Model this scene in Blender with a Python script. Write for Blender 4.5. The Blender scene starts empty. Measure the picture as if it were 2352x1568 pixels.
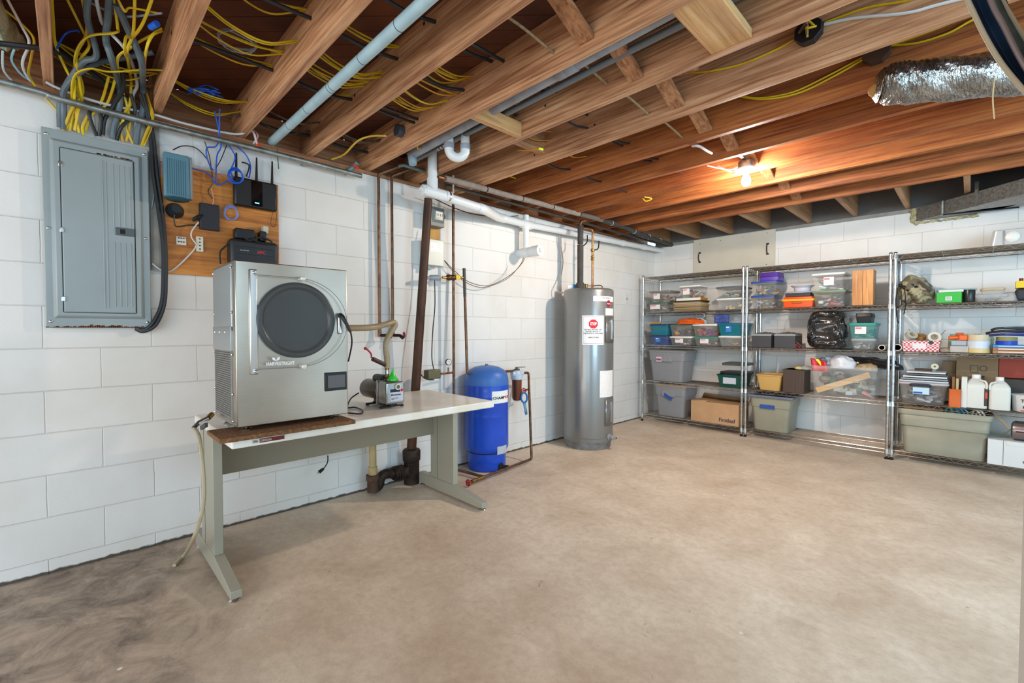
import bpy, math, random
from mathutils import Vector, Matrix
C = bpy.context.scene.collection
PI = math.pi
random.seed(7)

# ------------------------------------------------------------------ camera, world, lights, exposure
FPX, YAW, PITCH = 1039.13, -0.7943, -0.0257
CAM = Vector((3.098, 0.0833, 1.1754))
FW = Vector((math.sin(YAW) * math.cos(PITCH), math.cos(YAW) * math.cos(PITCH), math.sin(PITCH)))
RT = Vector((math.cos(YAW), -math.sin(YAW), 0.0))
UPV = RT.cross(FW)
cd = bpy.data.cameras.new('camera'); cam = bpy.data.objects.new('camera', cd); C.objects.link(cam)
cd.sensor_width = 36.0; cd.lens = 36.0 * FPX / 2352.0; cd.clip_start = 0.02; cd.clip_end = 60
cam.matrix_world = Matrix(((RT.x, UPV.x, -FW.x, CAM.x), (RT.y, UPV.y, -FW.y, CAM.y), (RT.z, UPV.z, -FW.z, CAM.z), (0, 0, 0, 1)))
bpy.context.scene.camera = cam

w = bpy.data.worlds.new('world'); bpy.context.scene.world = w; w.use_nodes = True
w.node_tree.nodes['Background'].inputs[0].default_value = (0.64, 0.88, 1.05, 1)
w.node_tree.nodes['Background'].inputs[1].default_value = 1.45

def lamp(name, kind, loc, energy, col, size, target=None, sy=None):
    ld = bpy.data.lights.new(name, kind); o = bpy.data.objects.new(name, ld); C.objects.link(o)
    o.location = loc; ld.energy = energy; ld.color = col
    if kind == 'AREA':
        ld.shape = 'RECTANGLE'; ld.size = size; ld.size_y = sy or size
    else:
        ld.shadow_soft_size = size
    if target is not None:
        o.rotation_euler = (Vector(target) - Vector(loc)).to_track_quat('-Z', 'Y').to_euler()
    return o
BULB = Vector((1.925, 3.62, 2.285)); BULB_EMIT = 1000   # the lit glass emits, with a spot added below for its downward light
lamp('near_cool_fill', 'AREA', (4.6, -2.2, 1.5), 42, (0.55, 0.80, 1.0), 2.2, (0.6, 2.6, 1.0), 2.0)  # soft cool fill added behind the camera, no real source known
lamp('right_cool_fill', 'AREA', (5.3, 1.7, 1.75), 80, (0.46, 0.76, 1.0), 1.6, (0.8, 5.4, 1.0), 1.0)  # unseen fill added at the right to lift the back wall
lamp('near_warm_fill', 'AREA', (1.8, -2.6, 1.1), 58, (1.0, 0.86, 0.76), 3.0, (1.8, 3.0, 1.5), 1.8)  # unseen warm fill added behind the camera to brighten the joists
sp = lamp('bulb_downlight', 'SPOT', (BULB.x, BULB.y, 2.205), 66, (1.0, 0.77, 0.55), 0.03, (BULB.x, BULB.y, 0)); sp.data.spot_size = math.radians(180); sp.data.spot_blend = 0.04
vs = bpy.context.scene.view_settings
bpy.context.scene.display_settings.display_device = 'sRGB'
vs.view_transform = 'Standard'; vs.look = 'None'; vs.gamma = 1.0; vs.use_curve_mapping = False
vs.exposure = 0.13

# ------------------------------------------------------------------ helpers
def at(u, v, x=None, y=None, z=None):
    """a pixel of the 2352x1568 frame as a point on the plane x=, y= or z="""
    d = FW + RT * ((u - 1176) / FPX) - UPV * ((v - 784) / FPX)
    if x is not None: t = (x - CAM.x) / d.x
    elif y is not None: t = (y - CAM.y) / d.y
    else: t = (z - CAM.z) / d.z
    return CAM + d * t
def pth(pts):
    """(u, v, k): on plane z=k when k>1.99, on plane x=k otherwise"""
    return [at(p[0], p[1], z=p[2]) if p[2] > 1.99 else at(p[0], p[1], x=p[2]) for p in pts]
def S(c):
    if isinstance(c, str):
        c = [int(c[i:i + 2], 16) / 255 for i in (0, 2, 4)]
    return tuple(((x / 12.92) if x <= 0.04045 else ((x + 0.055) / 1.055) ** 2.4) for x in c[:3]) + (1,)

_m = {}
def mat(name, col, rough=0.5, metal=0.0, col2=None, nscale=12.0, stretch=(1, 1, 1), bump=0.0, bscale=60.0, alpha=1.0, trans=0.0, emit=0.0, coat=0.0, lo=0.35, hi=0.65, detail=4.0, ior=1.45, spec=None, bstretch=None):
    if name in _m: return _m[name]
    m = bpy.data.materials.new(name); m.use_nodes = True
    nt = m.node_tree; b = nt.nodes['Principled BSDF']; L = nt.links.new
    b.inputs['Base Color'].default_value = S(col); b.inputs['Roughness'].default_value = rough; b.inputs['Metallic'].default_value = metal
    b.inputs['IOR'].default_value = ior
    if alpha < 1: b.inputs['Alpha'].default_value = alpha
    if trans: b.inputs['Transmission Weight'].default_value = trans
    if coat: b.inputs['Coat Weight'].default_value = coat
    if spec is not None: b.inputs['Specular IOR Level'].default_value = spec
    if emit:
        b.inputs['Emission Color'].default_value = S(col); b.inputs['Emission Strength'].default_value = emit
    if col2 or bump:
        tc = nt.nodes.new('ShaderNodeTexCoord'); mp = nt.nodes.new('ShaderNodeMapping'); L(tc.outputs['Object'], mp.inputs[0])
        mp.inputs['Scale'].default_value = stretch
    if col2:
        n = nt.nodes.new('ShaderNodeTexNoise'); n.inputs['Scale'].default_value = nscale; n.inputs['Detail'].default_value = detail
        r = nt.nodes.new('ShaderNodeValToRGB'); L(mp.outputs[0], n.inputs['Vector']); L(n.outputs['Fac'], r.inputs[0])
        r.color_ramp.elements[0].position = lo; r.color_ramp.elements[1].position = hi
        r.color_ramp.elements[0].color = S(col); r.color_ramp.elements[1].color = S(col2)
        L(r.outputs[0], b.inputs['Base Color'])
    if bump:
        n2 = nt.nodes.new('ShaderNodeTexNoise'); n2.inputs['Scale'].default_value = bscale; n2.inputs['Detail'].default_value = 3
        mp2 = nt.nodes.new('ShaderNodeMapping'); L(tc.outputs['Object'], mp2.inputs[0]); mp2.inputs['Scale'].default_value = bstretch or stretch
        bp = nt.nodes.new('ShaderNodeBump'); bp.inputs['Strength'].default_value = bump; bp.inputs['Distance'].default_value = 0.01
        L(mp2.outputs[0], n2.inputs['Vector']); L(n2.outputs['Fac'], bp.inputs['Height']); L(bp.outputs[0], b.inputs['Normal'])
    _m[name] = m
    return m
def flat(hexc, rough=0.55, metal=0.0): return mat('paint_%s_%d_%d' % (hexc, rough * 100, metal * 100), hexc, rough, metal)

class MB:
    def __init__(s): s.v = []; s.f = []; s.mi = []
    def add(s, vs_, fs, mi=0):
        n = len(s.v); s.v += [Vector(p) for p in vs_]
        for f in fs: s.f.append([i + n for i in f]); s.mi.append(mi)
        return s
    def box(s, a, b, mi=0):
        x0, y0, z0 = (min(a[i], b[i]) for i in range(3)); x1, y1, z1 = (max(a[i], b[i]) for i in range(3))
        return s.add([(x0, y0, z0), (x1, y0, z0), (x1, y1, z0), (x0, y1, z0), (x0, y0, z1), (x1, y0, z1), (x1, y1, z1), (x0, y1, z1)],
                     [(0, 3, 2, 1), (4, 5, 6, 7), (0, 1, 5, 4), (1, 2, 6, 5), (2, 3, 7, 6), (3, 0, 4, 7)], mi)
    def bar(s, p, q, wd, ht, up=(0, 0, 1), mi=0):
        p = Vector(p); q = Vector(q); d = (q - p).normalized(); u = Vector(up); r = d.cross(u)
        if r.length < 1e-4: r = d.cross(Vector((1, 0, 0)))
        r.normalize(); u = r.cross(d).normalized(); r = r * wd / 2; u = u * ht / 2
        vs_ = [p - r - u, p + r - u, p + r + u, p - r + u, q - r - u, q + r - u, q + r + u, q - r + u]
        return s.add(vs_, [(3, 2, 1, 0), (4, 5, 6, 7), (0, 1, 5, 4), (1, 2, 6, 5), (2, 3, 7, 6), (3, 0, 4, 7)], mi)
    def frust(s, cx, cy, z0, z1, w0, d0, w1, d1, mi=0, closed=True, rc=0.0, n=3):
        """tapered box with rounded corners"""
        def ring(wd, dp, z):
            if rc <= 0: return [(cx - wd / 2, cy - dp / 2, z), (cx + wd / 2, cy - dp / 2, z), (cx + wd / 2, cy + dp / 2, z), (cx - wd / 2, cy + dp / 2, z)]
            o = []
            for sx, sy, a0 in ((1, -1, -PI / 2), (1, 1, 0), (-1, 1, PI / 2), (-1, -1, PI)):
                for k in range(n + 1):
                    a = a0 + k * PI / 2 / n
                    o.append((cx + sx * (wd / 2 - rc) + rc * math.cos(a), cy + sy * (dp / 2 - rc) + rc * math.sin(a), z))
            return o
        r0, r1 = ring(w0, d0, z0), ring(w1, d1, z1); k = len(r0)
        fs = [(i, (i + 1) % k, k + (i + 1) % k, k + i) for i in range(k)] + [tuple(reversed(range(k)))]
        if closed: fs.append(tuple(range(k, 2 * k)))
        return s.add(r0 + r1, fs, mi)
    def cyl(s, p, q, r0, r1=None, seg=16, mi=0, cap=True):
        p = Vector(p); q = Vector(q); r1 = r0 if r1 is None else r1
        d = (q - p).normalized(); a = d.cross(Vector((0, 0, 1)))
        if a.length < 1e-3: a = Vector((1, 0, 0))
        a.normalize(); b = d.cross(a)
        vs_ = []
        for c, r in ((p, r0), (q, r1)):
            for i in range(seg):
                t = 2 * PI * i / seg; vs_.append(c + (a * math.cos(t) + b * math.sin(t)) * r)
        fs = [(i, (i + 1) % seg, seg + (i + 1) % seg, seg + i) for i in range(seg)]
        if cap: fs += [tuple(reversed(range(seg))), tuple(range(seg, 2 * seg))]
        return s.add(vs_, fs, mi)
    def lathe(s, o, axis, prof, seg=28, mi=0, squash=None):
        o = Vector(o); d = Vector(axis).normalized(); a = d.cross(Vector((0, 0, 1)))
        if a.length < 1e-3: a = Vector((1, 0, 0))
        a.normalize(); b = d.cross(a); vs_ = []; fs = []; n = len(prof)
        for r, h in prof:
            for i in range(seg):
                t = 2 * PI * i / seg; vs_.append(o + d * h + (a * math.cos(t) + b * math.sin(t)) * max(r, 1e-4))
        for j in range(n - 1):
            for i in range(seg):
                fs.append((j * seg + i, j * seg + (i + 1) % seg, (j + 1) * seg + (i + 1) % seg, (j + 1) * seg + i))
        fs.append(tuple(reversed(range(seg)))); fs.append(tuple(range((n - 1) * seg, n * seg)))
        return s.add(vs_, fs, mi)
    def ball(s, c, r, mi=0, seg=14, sc=(1, 1, 1)):
        vs_ = []; fs = []; c = Vector(c); n = seg // 2
        for j in range(1, n):
            ph = PI * j / n
            for i in range(seg):
                t = 2 * PI * i / seg
                vs_.append(c + Vector((math.sin(ph) * math.cos(t) * sc[0], math.sin(ph) * math.sin(t) * sc[1], -math.cos(ph) * sc[2])) * r)
        for j in range(n - 2):
            for i in range(seg): fs.append((j * seg + i, j * seg + (i + 1) % seg, (j + 1) * seg + (i + 1) % seg, (j + 1) * seg + i))
        vs_ += [c - Vector((0, 0, r * sc[2])), c + Vector((0, 0, r * sc[2]))]
        k = (n - 1) * seg
        for i in range(seg):
            fs.append((i, k, (i + 1) % seg)); fs.append(((n - 2) * seg + i, (n - 2) * seg + (i + 1) % seg, k + 1))
        return s.add(vs_, fs, mi)
    def tube(s, pts, r, seg=8, mi=0, smooth=6, rf=None, sq=1.0):
        P = [Vector(p) for p in pts]
        if smooth and len(P) > 2:
            Q = []
            for i in range(len(P) - 1):
                a, b, c, d = P[max(i - 1, 0)], P[i], P[i + 1], P[min(i + 2, len(P) - 1)]
                for k in range(smooth):
                    t = k / smooth
                    Q.append(0.5 * ((2 * b) + (c - a) * t + (2 * a - 5 * b + 4 * c - d) * t * t + (3 * b - a - 3 * c + d) * t ** 3))
            Q.append(P[-1]); P = Q
        n = len(P); vs_ = []; fs = []; up = None
        for i in range(n):
            d = (P[min(i + 1, n - 1)] - P[max(i - 1, 0)]);
            if d.length < 1e-9: d = Vector((0, 0, 1))
            d.normalize()
            if up is None:
                up = d.cross(Vector((0.3, 0.2, 1)));
                if up.length < 1e-3: up = d.cross(Vector((1, 0, 0)))
            up = (up - d * up.dot(d));
            if up.length < 1e-6: up = d.orthogonal()
            up.normalize(); q = d.cross(up)
            rr = r * (rf(i / (n - 1)) if rf else 1)
            for k in range(seg):
                t = 2 * PI * k / seg; vs_.append(P[i] + (up * math.cos(t) + q * math.sin(t) * sq) * rr)
        for i in range(n - 1):
            for k in range(seg): fs.append((i * seg + k, i * seg + (k + 1) % seg, (i + 1) * seg + (k + 1) % seg, (i + 1) * seg + k))
        fs.append(tuple(reversed(range(seg)))); fs.append(tuple(range((n - 1) * seg, n * seg)))
        return s.add(vs_, fs, mi)
    def prism(s, poly, d, mi=0):
        """poly: 3d points, extruded by vector d"""
        n = len(poly); d = Vector(d); P = [Vector(p) for p in poly]
        return s.add(P + [p + d for p in P], [tuple(reversed(range(n))), tuple(range(n, 2 * n))] + [(i, (i + 1) % n, n + (i + 1) % n, n + i) for i in range(n)], mi)
    def quad(s, a, b, c, d, mi=0): return s.add([a, b, c, d], [(0, 1, 2, 3)], mi)
    def grid(s, fn, nu, nv, mi=0):
        vs_ = [fn(i / nu, j / nv) for j in range(nv + 1) for i in range(nu + 1)]
        fs = [(j * (nu + 1) + i, j * (nu + 1) + i + 1, (j + 1) * (nu + 1) + i + 1, (j + 1) * (nu + 1) + i) for j in range(nv) for i in range(nu)]
        return s.add(vs_, fs, mi)
    def build(s, name, m, parent=None, bevel=0.0, sharp=40, local=False, solid=0.0, bseg=2):
        me = bpy.data.meshes.new(name)
        off = Vector((0, 0, 0))
        base = None
        if parent is not None and not local:
            base = parent
            while base.parent is not None: base = base.parent
            off = Vector(base.location)
        me.from_pydata([tuple(p - off) for p in s.v], [], s.f); me.validate()
        ms = m if isinstance(m, (list, tuple)) else [m]
        for k in ms: me.materials.append(k)
        if len(ms) > 1 and len(me.polygons) == len(s.mi):
            for p, k in zip(me.polygons, s.mi): p.material_index = k
        for p in me.polygons: p.use_smooth = True
        import bmesh
        bm = bmesh.new(); bm.from_mesh(me); bmesh.ops.recalc_face_normals(bm, faces=bm.faces); bm.to_mesh(me); bm.free()
        me.set_sharp_from_angle(angle=math.radians(sharp))
        o = bpy.data.objects.new(name, me); C.objects.link(o)
        if parent is not None: o.parent = parent
        if solid:
            md = o.modifiers.new('solid', 'SOLIDIFY'); md.thickness = solid; md.offset = 0
        if bevel:
            md = o.modifiers.new('bevel', 'BEVEL'); md.width = bevel; md.segments = bseg; md.limit_method = 'ANGLE'; md.angle_limit = math.radians(35)
            md.harden_normals = False
        return o
def tag(o, label=None, cat=None, group=None, kind=None):
    if label: o['label'] = label
    if cat: o['category'] = cat
    if group: o['group'] = group
    if kind: o['kind'] = kind
    return o
def thing(name, label, cat, loc=(0, 0, 0), rz=0.0, group=None):
    o = bpy.data.objects.new(name, None); C.objects.link(o); o.location = loc; o.rotation_euler = (0, 0, rz); o.empty_display_size = 0.05
    return tag(o, label, cat, group)
def solo(mb, name, m, label, cat, group=None, **k): return tag(mb.build(name, m, **k), label, cat, group)
def struct(mb, name, m, **k): return tag(mb.build(name, m, **k), kind='structure')
def text(body, parent, origin, xd, yd, size, m, name='lettering', depth=0.0006, bold=0.0, align='LEFT', local=False, wrap=None, label=None, xs=1.0):
    """flat lettering; origin of the first baseline, xd reading direction, yd up direction"""
    cu = bpy.data.curves.new('t', 'FONT'); cu.body = body; cu.size = size; cu.extrude = depth; cu.offset = bold; cu.align_x = align; cu.resolution_u = 2
    o = bpy.data.objects.new('t', cu); C.objects.link(o)
    dg = bpy.context.evaluated_depsgraph_get(); me = bpy.data.meshes.new_from_object(o.evaluated_get(dg)); bpy.data.objects.remove(o)
    xd = Vector(xd).normalized(); yd = Vector(yd).normalized(); zd = xd.cross(yd)
    off = Vector((0, 0, 0))
    if parent is not None and not local:
        b = parent
        while b.parent is not None: b = b.parent
        off = Vector(b.location)
    o0 = Vector(origin) - off
    for v in me.vertices:
        c = v.co.copy(); c.x *= xs
        if wrap:  # wrap on a vertical cylinder: (cx, cy, r, angle0)
            a = wrap[3] + c.x / wrap[2]; rr = wrap[2] + c.z
            v.co = Vector((wrap[0] + rr * math.cos(a), wrap[1] + rr * math.sin(a), origin[2] + c.y)) - off
        else: v.co = o0 + xd * c.x + yd * c.y + zd * c.z
    me.materials.clear(); me.materials.append(m)
    ob = bpy.data.objects.new(name, me); C.objects.link(ob); ob.parent = parent
    if label: ob['label'] = label
    return ob

# ------------------------------------------------------------------ materials
WH = mat('white_block_paint', 'e9e6e1', 0.6)
def block_wall(name, axis, shift):
    m = bpy.data.materials.new(name); m.use_nodes = True; nt = m.node_tree; L = nt.links.new; b = nt.nodes['Principled BSDF']
    tc = nt.nodes.new('ShaderNodeTexCoord'); sp = nt.nodes.new('ShaderNodeSeparateXYZ'); L(tc.outputs['Object'], sp.inputs[0])
    ad = nt.nodes.new('ShaderNodeMath'); ad.operation = 'ADD'; ad.inputs[1].default_value = shift; L(sp.outputs[axis], ad.inputs[0])
    az = nt.nodes.new('ShaderNodeMath'); az.operation = 'ADD'; az.inputs[1].default_value = -0.07 + 0.2032 * 10; L(sp.outputs['Z'], az.inputs[0])
    cb = nt.nodes.new('ShaderNodeCombineXYZ'); L(ad.outputs[0], cb.inputs[0]); L(az.outputs[0], cb.inputs[1])
    wv = nt.nodes.new('ShaderNodeTexNoise'); wv.inputs['Scale'].default_value = 9; L(tc.outputs['Object'], wv.inputs['Vector'])
    mx = nt.nodes.new('ShaderNodeMixRGB'); mx.blend_type = 'LINEAR_LIGHT'; mx.inputs[0].default_value = 0.003; L(cb.outputs[0], mx.inputs[1]); L(wv.outputs['Color'], mx.inputs[2])
    br = nt.nodes.new('ShaderNodeTexBrick'); br.inputs['Scale'].default_value = 1; br.inputs['Brick Width'].default_value = 0.4064; br.inputs['Row Height'].default_value = 0.2032
    br.inputs['Mortar Size'].default_value = 0.0035; br.inputs['Mortar Smooth'].default_value = 0.75; br.offset = 0.5
    br.inputs['Color1'].default_value = S('e6e3de'); br.inputs['Color2'].default_value = S('e1ded9'); br.inputs['Mortar'].default_value = S('dad6cf')
    L(mx.outputs[0], br.inputs['Vector'])
    n1 = nt.nodes.new('ShaderNodeTexNoise'); n1.inputs['Scale'].default_value = 1.7; n1.inputs['Detail'].default_value = 5; L(tc.outputs['Object'], n1.inputs['Vector'])
    r1 = nt.nodes.new('ShaderNodeValToRGB'); L(n1.outputs['Fac'], r1.inputs[0]); r1.color_ramp.elements[0].color = (0.90, 0.88, 0.84, 1); r1.color_ramp.elements[1].color = (1, 1, 1, 1)
    r1.color_ramp.elements[0].position = 0.3; r1.color_ramp.elements[1].position = 0.55
    m2 = nt.nodes.new('ShaderNodeMixRGB'); m2.blend_type = 'MULTIPLY'; m2.inputs[0].default_value = 1; L(br.outputs['Color'], m2.inputs[1]); L(r1.outputs[0], m2.inputs[2])
    # dirt line at the very foot of the wall
    gz = nt.nodes.new('ShaderNodeMath'); gz.operation = 'SUBTRACT'; L(sp.outputs['Z'], gz.inputs[0])
    n3 = nt.nodes.new('ShaderNodeTexNoise'); n3.inputs['Scale'].default_value = 22; L(tc.outputs['Object'], n3.inputs['Vector'])
    sc = nt.nodes.new('ShaderNodeMath'); sc.operation = 'MULTIPLY'; sc.inputs[1].default_value = 0.022; L(n3.outputs['Fac'], sc.inputs[0]); L(sc.outputs[0], gz.inputs[1])
    r3 = nt.nodes.new('ShaderNodeValToRGB'); L(gz.outputs[0], r3.inputs[0]); r3.color_ramp.elements[0].color = (0.10, 0.085, 0.07, 1); r3.color_ramp.elements[1].color = (1, 1, 1, 1)
    r3.color_ramp.elements[0].position = 0.0; r3.color_ramp.elements[1].position = 0.006
    m3 = nt.nodes.new('ShaderNodeMixRGB'); m3.blend_type = 'MULTIPLY'; m3.inputs[0].default_value = 1; L(m2.outputs[0], m3.inputs[1]); L(r3.outputs[0], m3.inputs[2])
    L(m3.outputs[0], b.inputs['Base Color']); b.inputs['Roughness'].default_value = 0.55
    n2 = nt.nodes.new('ShaderNodeTexNoise'); n2.inputs['Scale'].default_value = 45; n2.inputs['Detail'].default_value = 4; L(tc.outputs['Object'], n2.inputs['Vector'])
    s1 = nt.nodes.new('ShaderNodeMath'); s1.operation = 'MULTIPLY'; s1.inputs[1].default_value = 0.22; L(n2.outputs['Fac'], s1.inputs[0])
    s2 = nt.nodes.new('ShaderNodeMath'); s2.operation = 'SUBTRACT'; L(s1.outputs[0], s2.inputs[0]); L(br.outputs['Fac'], s2.inputs[1])
    bp = nt.nodes.new('ShaderNodeBump'); bp.inputs['Strength'].default_value = 0.55; bp.inputs['Distance'].default_value = 0.006; L(s2.outputs[0], bp.inputs['Height']); L(bp.outputs[0], b.inputs['Normal'])
    return m
def concrete():
    m = bpy.data.materials.new('stained_shaded_concrete'); m.use_nodes = True; nt = m.node_tree; L = nt.links.new; b = nt.nodes['Principled BSDF']
    tc = nt.nodes.new('ShaderNodeTexCoord'); sp = nt.nodes.new('ShaderNodeSeparateXYZ'); L(tc.outputs['Object'], sp.inputs[0])
    def noise(sc, det=5, rg=0.6, dist=0.0):
        n = nt.nodes.new('ShaderNodeTexNoise'); n.inputs['Scale'].default_value = sc; n.inputs['Detail'].default_value = det; n.inputs['Roughness'].default_value = rg
        n.inputs['Distortion'].default_value = dist; L(tc.outputs['Object'], n.inputs['Vector']); return n
    def ramp(src, p0, c0, p1, c1):
        r = nt.nodes.new('ShaderNodeValToRGB'); L(src, r.inputs[0]); r.color_ramp.elements[0].position = p0; r.color_ramp.elements[1].position = p1
        r.color_ramp.elements[0].color = c0; r.color_ramp.elements[1].color = c1; return r
    base = ramp(noise(2.3, 8, 0.65, 0.4).outputs['Fac'], 0.3, S('c6b098'), 0.68, S('e6d5c0'))
    fine = ramp(noise(23, 9, 0.78).outputs['Fac'], 0.30, (0.78, 0.75, 0.72, 1), 0.58, (1, 1, 1, 1))
    mul = nt.nodes.new('ShaderNodeMixRGB'); mul.blend_type = 'MULTIPLY'; mul.inputs[0].default_value = 1; L(base.outputs[0], mul.inputs[1]); L(fine.outputs[0], mul.inputs[2])
    # old stain with the bench's shade painted in, towards wall and near floor
    # distance measure: d = x*0.55 + y*0.75 (small = stained and shaded corner)
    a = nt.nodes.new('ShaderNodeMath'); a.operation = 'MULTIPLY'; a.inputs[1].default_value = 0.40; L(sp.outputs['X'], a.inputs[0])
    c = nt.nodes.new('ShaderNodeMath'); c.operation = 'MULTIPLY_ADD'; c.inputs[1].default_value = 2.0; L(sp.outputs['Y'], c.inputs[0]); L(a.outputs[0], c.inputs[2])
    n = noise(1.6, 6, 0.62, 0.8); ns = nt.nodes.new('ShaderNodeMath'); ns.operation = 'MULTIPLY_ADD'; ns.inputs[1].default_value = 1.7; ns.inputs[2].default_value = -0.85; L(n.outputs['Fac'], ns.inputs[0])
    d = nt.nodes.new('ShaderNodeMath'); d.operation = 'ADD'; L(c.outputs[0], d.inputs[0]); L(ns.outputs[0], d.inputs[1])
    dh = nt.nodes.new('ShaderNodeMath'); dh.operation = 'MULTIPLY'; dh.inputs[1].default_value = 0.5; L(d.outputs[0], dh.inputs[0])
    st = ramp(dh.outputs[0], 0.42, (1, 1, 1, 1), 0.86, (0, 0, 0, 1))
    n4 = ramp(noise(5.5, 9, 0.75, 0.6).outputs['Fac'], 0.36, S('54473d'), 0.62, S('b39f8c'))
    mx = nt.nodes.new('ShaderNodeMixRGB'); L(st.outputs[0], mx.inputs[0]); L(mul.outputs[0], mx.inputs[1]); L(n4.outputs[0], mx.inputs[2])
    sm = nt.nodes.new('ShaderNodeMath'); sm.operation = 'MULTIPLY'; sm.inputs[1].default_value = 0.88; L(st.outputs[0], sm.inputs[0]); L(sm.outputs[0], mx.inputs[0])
    # scattered dark and light specks
    sp1 = ramp(noise(11, 3, 0.5, 1.5).outputs['Fac'], 0.70, (0, 0, 0, 1), 0.78, (1, 1, 1, 1))
    m2 = nt.nodes.new('ShaderNodeMixRGB'); m2.inputs[2].default_value = S('7a6450'); L(mx.outputs[0], m2.inputs[1])
    s5 = nt.nodes.new('ShaderNodeMath'); s5.operation = 'MULTIPLY'; s5.inputs[1].default_value = 0.55; L(sp1.outputs[0], s5.inputs[0]); L(s5.outputs[0], m2.inputs[0])
    vo = nt.nodes.new('ShaderNodeTexVoronoi'); vo.inputs['Scale'].default_value = 5.5; L(tc.outputs['Object'], vo.inputs['Vector'])
    wr = ramp(vo.outputs['Distance'], 0.035, (1, 1, 1, 1), 0.06, (0, 0, 0, 1))
    gate = ramp(noise(1.3, 2).outputs['Fac'], 0.5, (0, 0, 0, 1), 0.56, (1, 1, 1, 1))
    gm = nt.nodes.new('ShaderNodeMath'); gm.operation = 'MULTIPLY'; L(wr.outputs[0], gm.inputs[0]); L(gate.outputs[0], gm.inputs[1])
    m4 = nt.nodes.new('ShaderNodeMixRGB'); m4.inputs[2].default_value = S('e9e2d6'); L(m2.outputs[0], m4.inputs[1]); L(gm.outputs[0], m4.inputs[0])
    L(m4.outputs[0], b.inputs['Base Color']); b.inputs['Roughness'].default_value = 0.62
    bp = nt.nodes.new('ShaderNodeBump'); bp.inputs['Strength'].default_value = 0.25; bp.inputs['Distance'].default_value = 0.006; L(noise(28, 8, 0.7).outputs['Fac'], bp.inputs['Height']); L(bp.outputs[0], b.inputs['Normal'])
    return m
def wood(name, c1, c2, c3, axis=0, sc=1.0, rough=0.6, knots=True):
    if name in _m: return _m[name]
    m = bpy.data.materials.new(name); m.use_nodes = True; nt = m.node_tree; L = nt.links.new; b = nt.nodes['Principled BSDF']
    tc = nt.nodes.new('ShaderNodeTexCoord'); mp = nt.nodes.new('ShaderNodeMapping'); L(tc.outputs['Object'], mp.inputs[0])
    s = [30 * sc, 30 * sc, 30 * sc]; s[axis] = 1.1 * sc; mp.inputs['Scale'].default_value = s
    n = nt.nodes.new('ShaderNodeTexNoise'); n.inputs['Scale'].default_value = 2.2; n.inputs['Detail'].default_value = 6; n.inputs['Distortion'].default_value = 0.6; L(mp.outputs[0], n.inputs['Vector'])
    r = nt.nodes.new('ShaderNodeValToRGB'); L(n.outputs['Fac'], r.inputs[0]); e = r.color_ramp.elements
    e[0].position = 0.28; e[0].color = S(c1); e[1].position = 0.72; e[1].color = S(c3); k = e.new(0.5); k.color = S(c2)
    mp2 = nt.nodes.new('ShaderNodeMapping'); L(tc.outputs['Object'], mp2.inputs[0]); s2 = [7, 7, 7]; s2[axis] = 1.2; mp2.inputs['Scale'].default_value = s2
    n2 = nt.nodes.new('ShaderNodeTexNoise'); n2.inputs['Scale'].default_value = 1.0; n2.inputs['Detail'].default_value = 6; n2.inputs['Roughness'].default_value = 0.65; L(mp2.outputs[0], n2.inputs['Vector'])
    r2 = nt.nodes.new('ShaderNodeValToRGB'); L(n2.outputs['Fac'], r2.inputs[0]); r2.color_ramp.elements[0].position = 0.3; r2.color_ramp.elements[1].position = 0.65
    r2.color_ramp.elements[0].color = (0.50, 0.43, 0.40, 1); r2.color_ramp.elements[1].color = (1, 1, 1, 1)
    mu = nt.nodes.new('ShaderNodeMixRGB'); mu.blend_type = 'MULTIPLY'; mu.inputs[0].default_value = 1.0; L(r.outputs[0], mu.inputs[1]); L(r2.outputs[0], mu.inputs[2])
    L(mu.outputs[0], b.inputs['Base Color']); b.inputs['Roughness'].default_value = rough
    bp = nt.nodes.new('ShaderNodeBump'); bp.inputs['Strength'].default_value = 0.3; bp.inputs['Distance'].default_value = 0.004; L(n.outputs['Fac'], bp.inputs['Height']); L(bp.outputs[0], b.inputs['Normal'])
    _m[name] = m; return m
WALL_L = block_wall('painted_block_left', 'Y', 0.4064 * 20)
WALL_B = block_wall('painted_block_back', 'X', 0.4064 * 20 + 0.1)
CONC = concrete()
JOIST = wood('old_fir_joist', '965f3e', 'd9a072', 'f0c398', 0)
JOISTY = wood('old_fir_cross', '8a5638', 'bd8357', 'd19d72', 1)
JOISTF = wood('bulb_tinted_joist', '7c3d1c', 'b2662f', 'c67f42', 0)  # far joists: the bulb's warm tint put into a darker wood colour
PLANK = wood('subfloor_plank', '6a3a22', '86502f', '9c6440', 0, 0.7)
NEWPINE = wood('new_pine', 'b8834f', 'd7a36a', 'e2b780', 1, 0.8)
PLY = wood('orange_ply', 'a9601f', 'd68834', 'e6a04a', 1, 0.7, 0.5)
OAK = wood('oak_box', 'a8652c', 'd18f4c', 'e0a562', 2, 1.6, 0.45)
STEEL = mat('brushed_steel', 'bdb1a3', 0.30, 1.0, 'a99d8f', 2.2, (1, 1, 1), 0.03, 260, bstretch=(1, 0.06, 1))
STEEL2 = mat('bright_steel', 'd8d8d6', 0.2, 1.0)
CHROME = mat('chrome_wire', 'cfd0d2', 0.2, 1.0, 'b4b2ae', 30)
CHROMED = mat('dull_wire', 'a09a92', 0.35, 0.9)
GALV = mat('galvanised', 'a9aba8', 0.42, 0.85, '83867f', 22, bump=0.03)
COPPER = mat('tarnished_copper', '5f4334', 0.42, 0.75, '87634a', 18)
COPPERL = mat('clean_copper', 'b07a55', 0.35, 0.9, '8c5f42', 25)
VERDI = mat('verdigris_copper', '7d6a52', 0.6, 0.4, '6d9490', 45)
BRASS = mat('brass', 'b08a48', 0.35, 0.9, '7c5f35', 30)
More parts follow.
